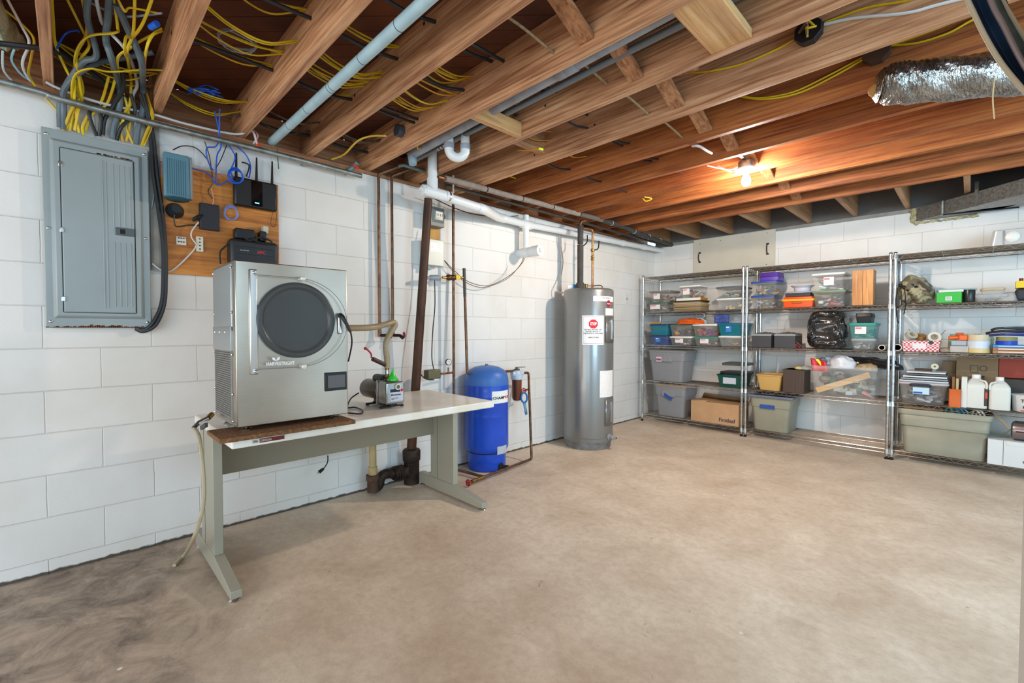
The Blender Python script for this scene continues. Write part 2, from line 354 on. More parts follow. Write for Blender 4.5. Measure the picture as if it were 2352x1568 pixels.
IRON = mat('rusty_iron', '1b1410', 0.6, 0.3, '3a291d', 26, bump=0.5, bscale=70)
RUSTP = mat('brown_steel_pipe', '5a3a28', 0.55, 0.4, '3c281d', 14, (1, 1, 0.3))
PVC = mat('white_pvc', 'e6e6e3', 0.32, coat=0.2)
PVCG = mat('shaded_pvc', 'a8acb4', 0.45, 0, '8d9099', 9)  # grey pvc with the bluish cast of shadow put into its colour
PVCB = mat('bluish_pvc', 'b4cfd6', 0.4, 0, 'a2bfc8', 7)
BLK = mat('black_plastic', '1c1c1d', 0.42)
BLKM = mat('black_matte', '171514', 0.75)
GRYP = mat('grey_enamel', '9aa3a3', 0.4, 0.1, '929b9b', 3)
GRYD = mat('dark_grey_enamel', '7c8585', 0.42, 0.1)
RUST = mat('rust', '4c2c1a', 0.85, 0, '7a4a2a', 60)
YEL = mat('yellow_cable', 'd9bd1c', 0.42, 0, 'c79b14', 8)
YELD = mat('amber_cable', 'c48d1a', 0.45)
BKC = mat('black_cable', '242628', 0.42)
GRC = mat('grey_cable', '67757b', 0.45, 0, '4b565c', 6)
WHC = mat('white_cable', 'cfd3d3', 0.4)
BRC = mat('cloth_cable', '6b5a48', 0.8, 0, '463a30', 40)
BLC = mat('blue_cable', '1257c4', 0.4)
ORC = mat('orange_red_wire', 'e0431c', 0.5)
RED = mat('red_paint', 'b3202b', 0.4)
WHP = mat('white_sticker', 'ecebe8', 0.5)
TAPE = mat('blue_painter_tape', '2d4f96', 0.7)
CARD = mat('cardboard', 'bd9268', 0.8, 0, 'c69c73', 6)
CARDD = mat('dark_cardboard', '8a7052', 0.85)
FOIL = mat('crinkled_foil', 'b9b7b4', 0.3, 1.0, '8f8a84', 9, bump=1.0, bscale=60, bstretch=(2.2, .7, .7))
FOAMG = mat('grey_pipe_foam', '9a8b7e', 0.85, 0, '8b7c70', 20)
FOAMB = mat('black_pipe_foam', '3e3b38', 0.85, 0, '4c4844', 12, bump=0.15)
CLEARP = mat('clear_plastic', 'e6e6e2', 0.12, 0, alpha=0.17, spec=0.6)
CLEARC = mat('cloudy_plastic', 'dcdcd4', 0.3, 0, alpha=0.42)
CLEARG = mat('clear_grey_plastic', 'b4b0a6', 0.2, 0, alpha=0.24)
CLEART = mat('clear_teal_plastic', '1b7f93', 0.2, 0, alpha=0.72)
CLEARGR = mat('clear_green_plastic', '63a79a', 0.2, 0, alpha=0.45)
CLEARB = mat('clear_blue_plastic', '5b6fae', 0.2, 0, alpha=0.45)
TOTEG = mat('grey_tote', '8e8d8f', 0.4, 0, '868587', 90)
TOTET = mat('tan_lid', 'a89680', 0.45)
TOTEO = mat('olive_tote', '9b9681', 0.42, 0, '8f8a76', 4)
TOTEB = mat('slate_lid', '6b7383', 0.42)
BENCH = mat('bench_laminate', 'f3f0e8', 0.3, 0, 'e8dfcc', 5, coat=0.2)
BENCHF = mat('bench_paint', 'd0cfc8', 0.4)
LEGM = mat('bench_leg_paint', '9d9a8a', 0.45)
LEGB = mat('bench_leg_paint_cool', '9d9a8a', 0.45)
TRASH = mat('black_bag_film', '1b1a19', 0.16, 0, '2c2927', 7, bump=0.8, bscale=14, coat=0.5)

# ------------------------------------------------------------------ the room
YB = 5.893; ZW = 2.30; JB = 2.335; JT = 2.57
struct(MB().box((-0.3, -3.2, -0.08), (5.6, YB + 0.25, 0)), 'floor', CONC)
struct(MB().box((-0.2, -3.2, 0), (0, YB + 0.2, ZW)), 'wall_left', WALL_L)
struct(MB().box((0, YB, 0), (5.6, YB + 0.2, ZW)), 'wall_back', WALL_B)
# end of a partition right beside the photographer
struct(MB().box((3.178, 1.0, 0), (3.30, 1.5, JB)), 'wall_right', mat('partition_paint', 'cfd0cb', 0.5), bevel=0.012)
mb = MB()
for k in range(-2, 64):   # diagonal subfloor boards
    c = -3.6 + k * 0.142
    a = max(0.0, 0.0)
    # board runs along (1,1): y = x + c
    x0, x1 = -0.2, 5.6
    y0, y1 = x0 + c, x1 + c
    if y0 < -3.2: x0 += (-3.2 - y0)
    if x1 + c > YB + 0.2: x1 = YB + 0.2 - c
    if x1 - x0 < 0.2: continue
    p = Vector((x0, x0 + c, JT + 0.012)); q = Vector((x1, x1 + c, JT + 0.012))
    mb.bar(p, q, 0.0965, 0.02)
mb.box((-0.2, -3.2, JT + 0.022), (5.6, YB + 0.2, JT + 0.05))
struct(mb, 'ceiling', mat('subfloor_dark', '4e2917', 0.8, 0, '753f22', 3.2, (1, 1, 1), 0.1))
struct(MB().box((-0.19, -3.2, ZW), (-0.02, YB + 0.1, JB)), 'trim_1', JOISTY)       # sill plate on the left wall
struct(MB().box((-0.2, -3.2, JB), (-0.165, YB + 0.1, JT)), 'trim_2', JOISTY)         # rim board left
struct(MB().box((0, YB + 0.01, ZW), (5.6, YB + 0.15, JB + 0.005)), 'trim_3', mat('grey_sill', '8b8781', 0.8, 0, '9c968c', 9))
struct(MB().box((0, YB + 0.02, JB + 0.005), (5.6, YB + 0.06, JT)), 'trim_4', mat('grey_rim', '66625e', 0.8, 0, '5b5855', 6))
JY = [0.041 + 0.4064 * i for i in range(-3, 13)]
for i, y in enumerate(JY):
    k = i - 3
    dz = 0.0
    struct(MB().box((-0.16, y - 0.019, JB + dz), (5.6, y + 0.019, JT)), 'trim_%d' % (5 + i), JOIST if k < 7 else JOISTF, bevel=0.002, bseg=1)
n = 5 + len(JY)
for i in range(10):       # short joists tying the last long one to the back wall
    x = 0.20 + 0.4064 * i
    struct(MB().box((x - 0.019, JY[-1] + 0.02, JB + 0.01), (x + 0.019, YB + 0.02, JT)), 'trim_%d' % (n + i), wood('blocking_pine', 'a9794f', 'c4966a', 'cfa67c', 1), bevel=0.002, bseg=1)
# mortar haunch at the foot of the left wall
def yj(i): return JY[i + 3]

# cross bridging between joists
BR = []
for i in range(3, 12):
    x = 1.955 + random.uniform(-0.015, 0.015)
    BR.append(MB().bar((x, yj(i) + 0.021, JT - 0.03), (x, yj(i + 1) - 0.021, JB + 0.045), 0.075, 0.019, up=(0, 0.3, 1)))
for k, b in enumerate(BR):
    solo(b, 'cross_bridging', JOISTY, 'slanting wood strip between joists, %s in the left row counting towards the back wall' % ['first', 'second', 'third', 'fourth', 'fifth', 'sixth', 'seventh', 'eighth', 'ninth'][k], 'bridging', 'bridging strips between the joists')
BR = []
for i in (5, 8, 9, 10):
    x = 2.035
    BR.append(MB().bar((x, yj(i) + 0.021, JB + 0.05), (x, yj(i + 1) - 0.021, JT - 0.03), 0.07, 0.019, up=(0, 0.3, 1)))
for k, b in enumerate(BR):
    solo(b, 'cross_bridging', JOISTY, 'slanting wood strip between joists, %s in the right row counting towards the back wall' % ['first', 'second', 'third', 'fourth'][k], 'bridging', 'bridging strips between the joists')
solo(MB().box((2.30, yj(4) + 0.02, JB + 0.005), (2.46, yj(5) - 0.02, JB + 0.043)), 'wood_block', NEWPINE, 'wide pale pine block between joists at the top edge of the photo, above two pipes', 'wood block', bevel=0.003)
solo(MB().box((1.14, yj(4) + 0.02, JB + 0.0), (1.178, yj(5) - 0.02, JB + 0.085)), 'wood_block', NEWPINE, 'pale new pine block carrying the grey pipes between two joists', 'wood block', bevel=0.003)
solo(MB().box((0.96, yj(5) + 0.02, JB + 0.06), (1.0, yj(6) - 0.02, JT)), 'wood_block', JOISTY, 'dark old wooden block high between the joists beside the white trap', 'wood block')

# ------------------------------------------------------------------ bulb and lampholder
t = thing('ceiling_light', 'bare lit bulb in a porcelain holder on a round metal box under the joists', 'ceiling light', (BULB.x, BULB.y, JB + 0.02))
MB().lathe((BULB.x, BULB.y, JB + 0.012), (0, 0, 1), [(0.052, 0), (0.054, 0.004), (0.054, 0.045), (0.05, 0.05)], 20).build('junction_box', GALV, t)
MB().lathe((BULB.x, BULB.y, JB + 0.012), (0, 0, -1), [(0.056, -0.001), (0.056, 0.006), (0.03, 0.014), (0.024, 0.03), (0.022, 0.034)], 24).build('lamp_holder', mat('porcelain', 'efefe9', 0.25), t)
MB().lathe((BULB.x, BULB.y, JB - 0.02), (0, 0, -1), [(0.013, 0), (0.015, 0.014), (0.026, 0.034), (0.0305, 0.058), (0.028, 0.078), (0.018, 0.092), (0.004, 0.097)], 20).build('bulb', mat('lit_bulb', 'fff8f2', 0.3, emit=BULB_EMIT), t)
for k, (dx, dy) in enumerate(((-0.22, -0.06), (-0.2, 0.0), (-0.17, 0.05))):
    MB().tube([(BULB.x - 0.05, BULB.y + dy * 0.4, JB + 0.03), (BULB.x - 0.10, BULB.y + dy, JB + 0.012), (BULB.x + dx, BULB.y + dy * 2.5, JB + 0.05 + 0.03 * k)], 0.005, 8).build('cable', WHC, t)
MB().bar((BULB.x, yj(8) + 0.02, JB + 0.075), (BULB.x, yj(9) - 0.02, JB + 0.075), 0.02, 0.02).build('mounting_bar', GALV, t)

# ------------------------------------------------------------------ electrical panel
XP = 0.045
def WP(u, v, x=0.0): return at(u, v, x=x)
pa, pb, pc = 0.012, 0.402, (1.186, 2.124)
t = thing('breaker_panel', 'large grey breaker panel with closed door and rust along its bottom edge', 'electrical panel', (0, 0.2, pc[0]))
y0, y1, z0, z1 = pa, pb, pc[0], pc[1]
MB().box((0, y0 + 0.012, z0 + 0.012), (XP - 0.012, y1 - 0.012, z1 - 0.012)).build('enclosure', GRYD, t)
mb = MB()
mb.box((XP - 0.014, y0, z0), (XP - 0.004, y1, z1))
mb.frust(0, 0, 0, 1, 1, 1, 1, 1) if False else None
# raised centre of the trim
def rim(x0, x1, a, b, c, d, e):
    """bevelled raised field on the plane x"""
    A = [(x0, a, c), (x0, b, c), (x0, b, d), (x0, a, d)]; B = [(x1, a + e, c + e), (x1, b - e, c + e), (x1, b - e, d - e), (x1, a + e, d - e)]
    return A + B, [(0, 1, 5, 4), (1, 2, 6, 5), (2, 3, 7, 6), (3, 0, 4, 7), (4, 5, 6, 7)]
v_, f_ = rim(XP - 0.004, XP + 0.010, y0 + 0.026, y1 - 0.026, z0 + 0.045, z1 - 0.045, 0.013); mb.add(v_, f_)
cov = mb.build('cover', GRYP, t, bevel=0.003)
dy0, dy1, dz0, dz1 = y0 + 0.062, y1 - 0.062, z0 + 0.075, z1 - 0.085
v_, f_ = rim(XP + 0.010, XP + 0.0135, dy0, dy1, dz0, dz1, 0.003)
dr = MB().add(v_, f_)
for yy in (0.55, 0.60, 0.70, 0.78, 0.86, 0.94):
    for (za, zb) in ((0.04, 0.46), (0.56, 0.96)) if yy > 0.62 else ((0.03, 0.97),):
        yv = dy0 + (dy1 - dy0) * yy
        dr.box((XP + 0.013, yv - 0.003, dz0 + (dz1 - dz0) * za), (XP + 0.0155, yv + 0.003, dz0 + (dz1 - dz0) * zb))
d = dr.build('door', GRYP, t, bevel=0.0015)
ly = dy0 + (dy1 - dy0) * 0.86; lz = z0 + 0.52 * (z1 - z0)
MB().box((XP + 0.0125, ly - 0.038, lz - 0.02), (XP + 0.019, ly + 0.036, lz + 0.02)).build('latch', flat('555c5e'), d, bevel=0.002)
MB().box((XP + 0.0185, ly - 0.02, lz - 0.012), (XP + 0.0195, ly, lz + 0.012)).build('latch_recess', BLKM, d)
for fz in (0.08, 0.5, 0.9):
    zz = dz0 + (dz1 - dz0) * fz
    MB().box((XP + 0.010, dy0 - 0.008, zz - 0.012), (XP + 0.018, dy0 + 0.006, zz + 0.012)).build('hinge', STEEL2, d, bevel=0.002)
gap = MB()
for (a, b) in (((dy0 - 0.0035, dz0), (dy0 - 0.0005, dz1)), ((dy1 + 0.0005, dz0), (dy1 + 0.0035, dz1)), ((dy0, dz1 + 0.0005), (dy1, dz1 + 0.003)), ((dy0, dz0 - 0.003), (dy1, dz0 - 0.0005))):
    gap.box((XP + 0.0095, a[0], a[1]), (XP + 0.0108, b[0], b[1]))
gap.build('door_gap', BLKM, cov)
for (yy, zz) in ((y0 + 0.016, z1 - 0.03), (y1 - 0.016, z1 - 0.03), (y0 + 0.016, (z0 + z1) / 2), (y1 - 0.016, (z0 + z1) / 2), (y0 + 0.016, z0 + 0.03), (y1 - 0.016, z0 + 0.03)):
    MB().ball((XP - 0.003, yy, zz), 0.007, sc=(0.6, 1, 1), seg=10).build('screw', STEEL2, cov)
r_ = MB()
for k in range(46):
    f = k / 45.0; a = random.uniform(0.004, 0.012) * (1.5 if 0.3 < f < 0.7 else 0.7)
    yy = y0 + 0.004 + (y1 - y0 - 0.008) * f
    r_.box((XP - 0.0045, yy - 0.005, z0), (XP - 0.0032, yy + 0.006, z0 + a))
for k in range(14):
    yy = random.uniform(dy0 + 0.12, dy1 - 0.02)
    r_.box((XP + 0.0098, yy, dz1 + 0.004), (XP + 0.0108, yy + random.uniform(0.006, 0.02), dz1 + random.uniform(0.006, 0.011)))
r_.build('rust_stain', RUST, cov, sharp=20)

# conduit along the top of the left wall
cp = [at(-60, 176, x=0.035), at(0, 187, x=0.035), at(100, 213, x=0.03), at(140, 226, x=0.03), at(350, 283, x=0.03), at(620, 350, x=0.03), at(780, 391, x=0.03), at(830, 404, x=0.03)]
cp = [Vector((0.078, p.y, p.z)) for p in [at(u, v, x=0.078) for u, v in ((-60, 173), (0, 187), (100, 214), (140, 228), (350, 283), (620, 350), (780, 391), (830, 404))]]
t = thing('conduit', 'long galvanised conduit running along the top of the left wall', 'conduit', cp[0])
MB().tube(cp, 0.0165, 12).build('pipe', GALV, t)
for yy in (0.3, 0.75, 1.2):
    MB().box((0.0, yy - 0.012, 2.245), (0.08, yy + 0.012, 2.25)).build('strap', GALV, t)
MB().tube([at(790, 398, x=0.04), at(812, 383, x=0.06), at(822, 372, x=0.09)], 0.017, 12).build('valve_body', VERDI, t)
MB().bar(at(811, 379, x=0.09), at(824, 387, x=0.09), 0.018, 0.012).build('valve_handle', flat('e02a20'), t, bevel=0.003)

# grey board behind the fuse cables, plastic sheet
solo(MB().box((0.0, 0.41, 1.497), (0.012, 0.455, 2.26)), 'backing_board', mat('weathered_board', '8f8d86', 0.8, 0, 'a39d92', 12), 'narrow weathered board on the wall between the breaker panel and the orange board', 'board')
sheet = MB().grid(lambda a, b: Vector((0.016 + 0.012 * math.sin(9 * a + 4 * b) * math.sin(7 * b + 2 * a) + 0.006 * math.sin(31 * a + 17 * b), 0.44 + 0.62 * a, 2.00 + 0.25 * b)), 50, 24)
solo(sheet, 'plastic_sheet', mat('poly_film', 'dfe9ef', 0.15, alpha=0.22, spec=0.8, bump=0.9, bscale=22, col2='d3dfe8', nscale=8), 'creased clear plastic sheet hanging on the wall above the router', 'plastic sheet')

# orange mounting board and network gear
t = thing('mounting_board', 'orange-brown plywood board on the wall carrying the network equipment', 'board', (0, 0.75, 1.48))
MB().box((0.0, 0.455, 1.483), (0.02, 1.045, 2.085)).build('board_panel', PLY, t, bevel=0.001)

def fbox(name, m, parent, u0, v0, u1, v1, x0, x1, bevel=0.003):
    a = at(u0, v0, x=x1); b = at(u1, v1, x=x1)
    return MB().box((x0, a.y, a.z), (x1, b.y, b.z)).build(name, m, parent, bevel=bevel)
# modem: tall vented box on a round foot, standing off the board
a = at(376, 345, x=0.14); b = at(440, 460, x=0.14)
t = thing('modem', 'tall teal-grey vented modem standing on a round foot on the orange board', 'modem', (0.08, (a.y + b.y) / 2, b.z))
my0, my1, mz0, mz1 = a.y, a.y + 0.112, b.z + 0.005, a.z
TEALG = mat('modem_shell', '56808f', 0.4)
bd = MB().box((0.095, my0, mz0), (0.132, my1, mz1)).build('housing', TEALG, t, bevel=0.006)
g = MB()
for i in range(9):
    for j in range(30):
        g.box((0.1315, my0 + 0.014 + i * 0.0095, mz0 + 0.014 + j * 0.0062), (0.1328, my0 + 0.017 + i * 0.0095, mz0 + 0.0178 + j * 0.0062))
g.build('vent_holes', flat('24404c'), bd)
MB().box((0.095, my1, mz0 + 0.002), (0.13, my1 + 0.012, mz1 - 0.004)).build('back_plate', flat('7d8488'), bd, bevel=0.002)
for k in range(4): MB().box((0.102, my1 + 0.011, mz1 - 0.078 - k * 0.016), (0.124, my1 + 0.0135, mz1 - 0.066 - k * 0.016)).build('network_port', flat('d8b21a'), bd)
MB().box((0.108, my1 + 0.011, mz1 - 0.064), (0.118, my1 + 0.0136, mz1 - 0.058)).build('status_light', mat('led_red', 'ff3a20', emit=4), bd)
MB().lathe((0.112, (my0 + my1) / 2, mz0 - 0.002), (0, 0, -1), [(0.052, 0), (0.055, 0.006), (0.04, 0.012)], 24).build('collar', flat('2f5560'), t)
ft = at(402, 487, x=0.03)
MB().lathe((0.021, ft.y, ft.z + 0.008), (1, 0, 0), [(0.042, 0), (0.042, 0.006), (0.03, 0.022), (0.02, 0.06)], 24).build('foot', flat('14222a', 0.35), t)
# router
a = at(537, 402, x=0.06); b = at(641, 484, x=0.06)
t = thing('router', 'wide black router with raised antennas at the right end of the orange board', 'router', (0.02, (a.y + b.y) / 2, b.z))
rz0, rz1 = at(641, 487, x=.06).z, at(541, 403, x=.06).z
bd = MB().box((0.021, a.y, rz0), (0.062, a.y + 0.235, rz1)).build('housing', BLK, t, bevel=0.012)
MB().box((0.0615, a.y + 0.09, rz0 + 0.012), (0.0635, a.y + 0.15, rz1 - 0.01)).build('display', mat('gloss_black', '060607', 0.08), bd)
MB().box((0.0632, a.y + 0.108, rz0 + 0.028), (0.0638, a.y + 0.132, rz0 + 0.034)).build('status_light', mat('led_blue', '6fc0ff', emit=3), bd)
for yy in (0.018, 0.126, 0.213):
    MB().cyl((0.034, a.y + yy, rz1 - 0.012), (0.034, a.y + yy + 0.003, rz1 + 0.142), 0.0085, 0.0045, 10).build('antenna', BLK, t)
# black box in the middle
a = at(459, 464, x=0.055); b = at(507, 533, x=0.055)
t = tag(MB().box((0.02, a.y, b.z + 0.006), (0.055, b.y - 0.004, a.z)).build('network_switch', flat('26262b', 0.5), bevel=0.003), 'flat black box mounted upright in the middle of the orange board', 'network box')
# surface jack and terminal strip
a = at(405, 542, x=0.03)
t = thing('surface_jack', 'small square open telephone jack low on the orange board', 'jack', (0.02, a.y, a.z))
MB().box((0.02, a.y, a.z - 0.045), (0.03, a.y + 0.045, a.z)).build('base', flat('d8d4c6'), t, bevel=0.002)
for k in range(6): MB().box((0.03, a.y + 0.006 + 0.012 * (k % 3), a.z - 0.012 - 0.02 * (k // 3)), (0.034, a.y + 0.012 + 0.012 * (k % 3), a.z - 0.005 - 0.02 * (k // 3))).build('terminal', flat('5a4a38'), t)
a = at(450, 542, x=0.03)
t = thing('terminal_strip', 'cream four-hole terminal block low on the orange board', 'terminal block', (0.02, a.y, a.z))
MB().box((0.02, a.y, a.z - 0.085), (0.036, a.y + 0.034, a.z)).build('base', flat('d9d3bb'), t, bevel=0.003)
for k in range(4): MB().cyl((0.035, a.y + 0.017, a.z - 0.014 - 0.019 * k), (0.037, a.y + 0.017, a.z - 0.014 - 0.019 * k), 0.004, seg=10).build('socket', BLKM, t)
# battery backup
a = at(528, 545, x=0.11); b = at(648, 602, x=0.11)
t = thing('battery_backup', 'black battery backup unit with red lettering behind the top of the steel dryer', 'battery backup', (0.02, (a.y + b.y) / 2, 1.47))
uy0, uy1, uz1 = a.y, a.y + 0.26, at(600, 553, x=.11).z; uz0 = uz1 - 0.15
bd = MB().box((0.021, uy0, uz0), (0.11, uy1, uz1)).build('housing', flat('242426', 0.45), t, bevel=0.022, bseg=4)
MB().box((0.109, uy0 + 0.03, uz0 + 0.062), (0.1115, uy1 - 0.035, uz0 + 0.105)).build('front_strip', flat('0e0e10', 0.3), bd, bevel=0.006)
text('APC', bd, (0.112, uy0 + 0.14, uz0 + 0.072), (0, 1, 0), (0, 0, 1), 0.024, flat('c4262a'), bold=0.0008)
text('Back-UPS 550', bd, (0.112, uy0 + 0.05, uz0 + 0.08), (0, 1, 0), (0, 0, 1), 0.008, flat('cfcfd2'))
for k, (dy, w_, h_) in enumerate(((0.03, 0.10, 0.06), (0.16, 0.034, 0.06))):
    q = thing('power_adapter', ['long black power adapter plugged in on top of the battery backup', 'small black cube charger on top of the battery backup, right of the long adapter'][k], 'power adapter', (0.05, uy0 + dy, uz1))
    MB().box((0.04, uy0 + dy, uz1 + 0.001), (0.105, uy0 + dy + w_, uz1 + h_)).build('housing', flat('17181b', 0.4), q, bevel=0.005)
q = thing('plug', 'cream plug-in transformer at the lower right of the orange board', 'plug', (0.05, uy1 - 0.065, uz1 + 0.04))
MB().box((0.03, uy1 - 0.075, uz1 + 0.055), (0.075, uy1 - 0.045, uz1 + 0.10)).build('housing', flat('c2bfae'), q, bevel=0.004)

# ------------------------------------------------------------------ cables around the panel
def cable(pts, m, r, label, group=None, name='electrical_cable', cat='cable', raw=False, seg=8, sq=1.0):
    P = pts if raw else pth(pts)
    return solo(MB().tube(P, r, seg, sq=sq), name, m, label, cat, group)
GY = 'yellow cables feeding the breaker panel'; LY = 'yellow cable dropping from between the joists into the top of the grey breaker panel'
Zp = 2.13
yel = [
 [(258, -20, 2.5), (270, 60, 2.45), (265, 75, 2.42), (200, 85, 2.40), (172, 130, 2.37), (178, 190, .10), (186, 240, .05), (150, 300, .03)],
 [(185, -20, 2.5), (200, 70, 2.45), (178, 118, 2.4), (176, 150, 2.36), (190, 210, .08), (165, 250, .06), (145, 300, .03)],
 [(150, -10, 2.5), (190, 70, 2.46), (205, 105, 2.41), (185, 135, 2.38), (172, 170, .2), (170, 235, .07), (160, 300, .03)],
 [(118, -10, 2.5), (122, 50, 2.46), (128, 105, 2.4), (152, 160, .2), (180, 215, .07), (175, 260, .05), (182, 305, .03)],
 [(310, -20, 2.5), (306, 75, 2.43), (292, 120, 2.38), (300, 180, .12), (305, 230, .06), (283, 270, .06), (305, 330, .03)],
 [(355, -20, 2.5), (330, 50, 2.45), (305, 85, 2.42), (290, 85, 2.40), (287, 120, 2.36), (300, 160, .15), (298, 240, .06), (278, 290, .05), (282, 325, .03)],
 [(372, 70, 2.47), (330, 90, 2.44), (300, 110, 2.40), (270, 135, 2.37), (276, 190, .12), (290, 236, .06), (298, 280, .05), (290, 325, .03)],
 [(372, 65, 2.46), (345, 85, 2.42), (333, 130, 2.38), (331, 190, .12), (340, 225, .07), (352, 268, .06), (338, 300, .06), (325, 335, .03)],
 [(370, 72, 2.45), (350, 82, 2.41), (335, 120, 2.37), (333, 180, .10), (338, 235, .06), (350, 280, .06), (330, 335, .03)],
 [(250, 175, .15), (232, 235, .05), (205, 262, .055), (190, 290, .05), (192, 310, .03)],
 [(266, 178, .15), (246, 238, .05), (212, 262, .055), (197, 300, .03)],
 [(180, 175, .2), (188, 235, .05), (180, 255, .06), (172, 300, .03)],
 [(362, 30, 2.48), (300, 18, 2.47), (286, 25, 2.45), (262, -20, 2.5)],
 [(395, 163, .4), (335, 160, .35), (255, 165, .3), (205, 158, .3), (170, 178, .2), (166, 240, .05), (172, 300, .03)],
]
ORD = ['first', 'second', 'third', 'fourth', 'fifth', 'sixth', 'seventh', 'eighth', 'ninth', 'tenth', 'eleventh', 'twelfth', 'thirteenth', 'fourteenth']
_ends = sorted(range(len(yel)), key=lambda k: (yel[k][-1][0], yel[k][0][0]))
for k, p in enumerate(yel): cable(p, YEL, 0.0058, 'yellow cable hanging down to the breaker panel, %s from the left at its lower end' % ORD[_ends.index(k)], GY, sq=0.7)
GB = 'thick black and grey cables feeding the breaker panel'; LB = 'thick dark service cable dropping from between the joists into the top of the grey breaker panel'
blk = [
 ([(252, -20, 2.5), (248, 40, 2.46), (243, 90, 2.42), (255, 130, 2.37), (272, 190, .12), (275, 240, .06), (262, 290, .04), (258, 318, .03)], GRC, .013),
 ([(205, -20, 2.5), (200, 40, 2.46), (222, 125, 2.39), (195, 140, 2.37), (172, 165, .2), (148, 205, .1), (138, 240, .05), (138, 292, .03)], GRC, .012),
 ([(268, 10, 2.48), (300, 80, 2.43), (325, 140, 2.37), (328, 190, .12), (330, 240, .06), (318, 290, .05), (312, 330, .03)], GRC, .014),
 ([(352, 120, .35), (300, 130, .3), (210, 150, .25), (150, 200, .12), (146, 250, .05), (146, 298, .03)], GRC, .012),
 ([(250, 120, .3), (285, 190, .15), (262, 240, .06), (240, 275, .05), (236, 310, .03)], BKC, .009),
 ([(215, 240, .05), (205, 265, .06), (222, 312, .03)], BKC, .008),
 ([(300, 215, .09), (310, 260, .06), (280, 290, .06), (268, 322, .03)], BKC, .008),
 ([(225, 240, .05), (232, 270, .06), (228, 312, .03)], BKC, .008),
]
_ends = sorted(range(len(blk)), key=lambda k: (blk[k][0][-1][0], blk[k][0][0][0]))
for k, (p, m_, r) in enumerate(blk): cable(p, m_, r, '%s dark cable entering the breaker panel, %s from the left at its lower end' % ('thick' if r > .01 else 'thin', ORD[_ends.index(k)]), GB)
cable([(-30, 96, .32), (0, 100, .3), (60, 107, .3), (128, 118, .28), (200, 160, .16), (260, 205, .08), (310, 240, .05), (345, 300, .04)], BKC, .011, 'long black cable crossing the leftmost joist and slanting down to the breaker panel')
cable([(-20, 5, 2.5), (20, 30, 2.48), (60, 65, 2.46), (78, 92, 2.42), (72, 130, .2), (66, 170, .08), (82, 198, .05)], YEL, .0065, 'yellow cable looping down left of the leftmost visible joist', 'loops left of the first joist', sq=.7)
cable([(15, -5, 2.5), (50, 60, 2.46), (67, 98, 2.4), (52, 140, .2), (56, 165, .12), (70, 186, .06)], WHC, .005, 'pale cable looping down behind the yellow one left of the leftmost visible joist')
cable([(32, 115, .3), (27, 140, .2), (50, 172, .1), (72, 186, .05)], flat('8fc3d2', .4), .004, 'thin light blue cable hanging above the left end of the conduit')
cable([(6, 118, .3), (8, 160, .12), (26, 184, .05)], flat('b8ccd4', .4), .004, 'thin pale grey cable hanging at the left edge of the photo above the conduit')
cable([(218, -20, 2.5), (228, 30, 2.48), (240, 60, 2.46), (285, 110, 2.40), (305, 150, .25), (315, 195, .1), (305, 222, .06), (312, 260, .05), (313, 330, .03)], WHC, .007, 'pale flat cable crossing diagonally down through the yellow cables above the panel')
cable([(190, -5, 2.5), (240, 22, 2.49), (290, 38, 2.47), (372, 30, 2.48)], flat('8d93ad', .4), .0045, 'thin lilac-grey cable crossing high above the breaker panel cables')
cable([(105, 188, .06), (140, 205, .05), (230, 236, .05), (350, 262, .05), (430, 285, .05), (540, 308, .05), (578, 300, .07), (590, 330, .05)], WHC, .006, 'long white cable lying along the top of the conduit over the router board')
cable([(130, 112, .35), (150, 78, 2.45), (175, 70, 2.46), (182, 74, 2.46)], BLC, .0035, 'thin blue wire arching beside the leftmost visible joist')
cable([(95, 214, .03), (132, 255, .02)], YEL, .004, 'short thin yellow cable slanting down the wall left of the breaker panel')
# heavy black cables beside the panel
for k in range(2):
    o = 0.016 * k
    P = [(322 + 6 * k, 215, .09), (338 + 5 * k, 270, .05), (347 + 7 * k, 330, .04), (352 + 9 * k, 400, .04), (362 + 9 * k, 470, .04), (374 + 6 * k, 560, .05), (375 + 6 * k, 640, .05), (370 + 7 * k, 700, .05), (350 + 8 * k, 742 + 3 * k, .05), (330, 757 + 4 * k, .04), (312, 752 + 3 * k, .03)]
    cable(P, BKC, .0095, ['inner of the two heavy black cables curving under the breaker panel', 'outer of the two heavy black cables curving under the breaker panel'][k])
# network wires
cable([(505, 250, .12), (500, 330, .05), (475, 340, .06), (478, 370, .05), (490, 392, .05)], BLC, .0038, 'blue network cable dropping from the joists to the middle of the orange board')
cable([(493, 255, .1), (508, 330, .05), (498, 360, .05), (496, 420, .045)], BLC, .0038, 'blue network cable hanging straight in front of the plastic sheet')
cable([(520, 322, .04), (560, 350, .05), (575, 380, .05), (572, 408, .05)], BLC, .0038, 'blue network cable arching to the back of the router')
cable([(520, 326, .04), (540, 360, .05), (530, 395, .05), (548, 420, .05)], BLC, .0038, 'blue network cable hanging left of the first router antenna')
cable([(440, 386, .13), (480, 400, .06), (500, 425, .05), (528, 412, .05)], BLC, .0035, 'thin blue network cable running from the modem ports across the board')
cable([(398, 344, .10), (420, 335, .05), (450, 340, .05), (475, 365, .045), (485, 390, .045)], BKC, .003, 'thin black wire arching from the top of the modem')
cable([(470, 325, .045), (480, 355, .05), (486, 390, .05), (488, 420, .05), (478, 440, .04), (492, 460, .04)], BRC, .003, 'thin brown wire hanging onto the orange board')
cable([(525, 322, .045), (508, 365, .05), (496, 385, .05)], BKC, .0025, 'thin dark wire slanting down across the plastic sheet')
cable([(555, 372, .05), (572, 380, .06), (566, 405, .06)], BKC, .0042, 'short black cord looping behind the router')
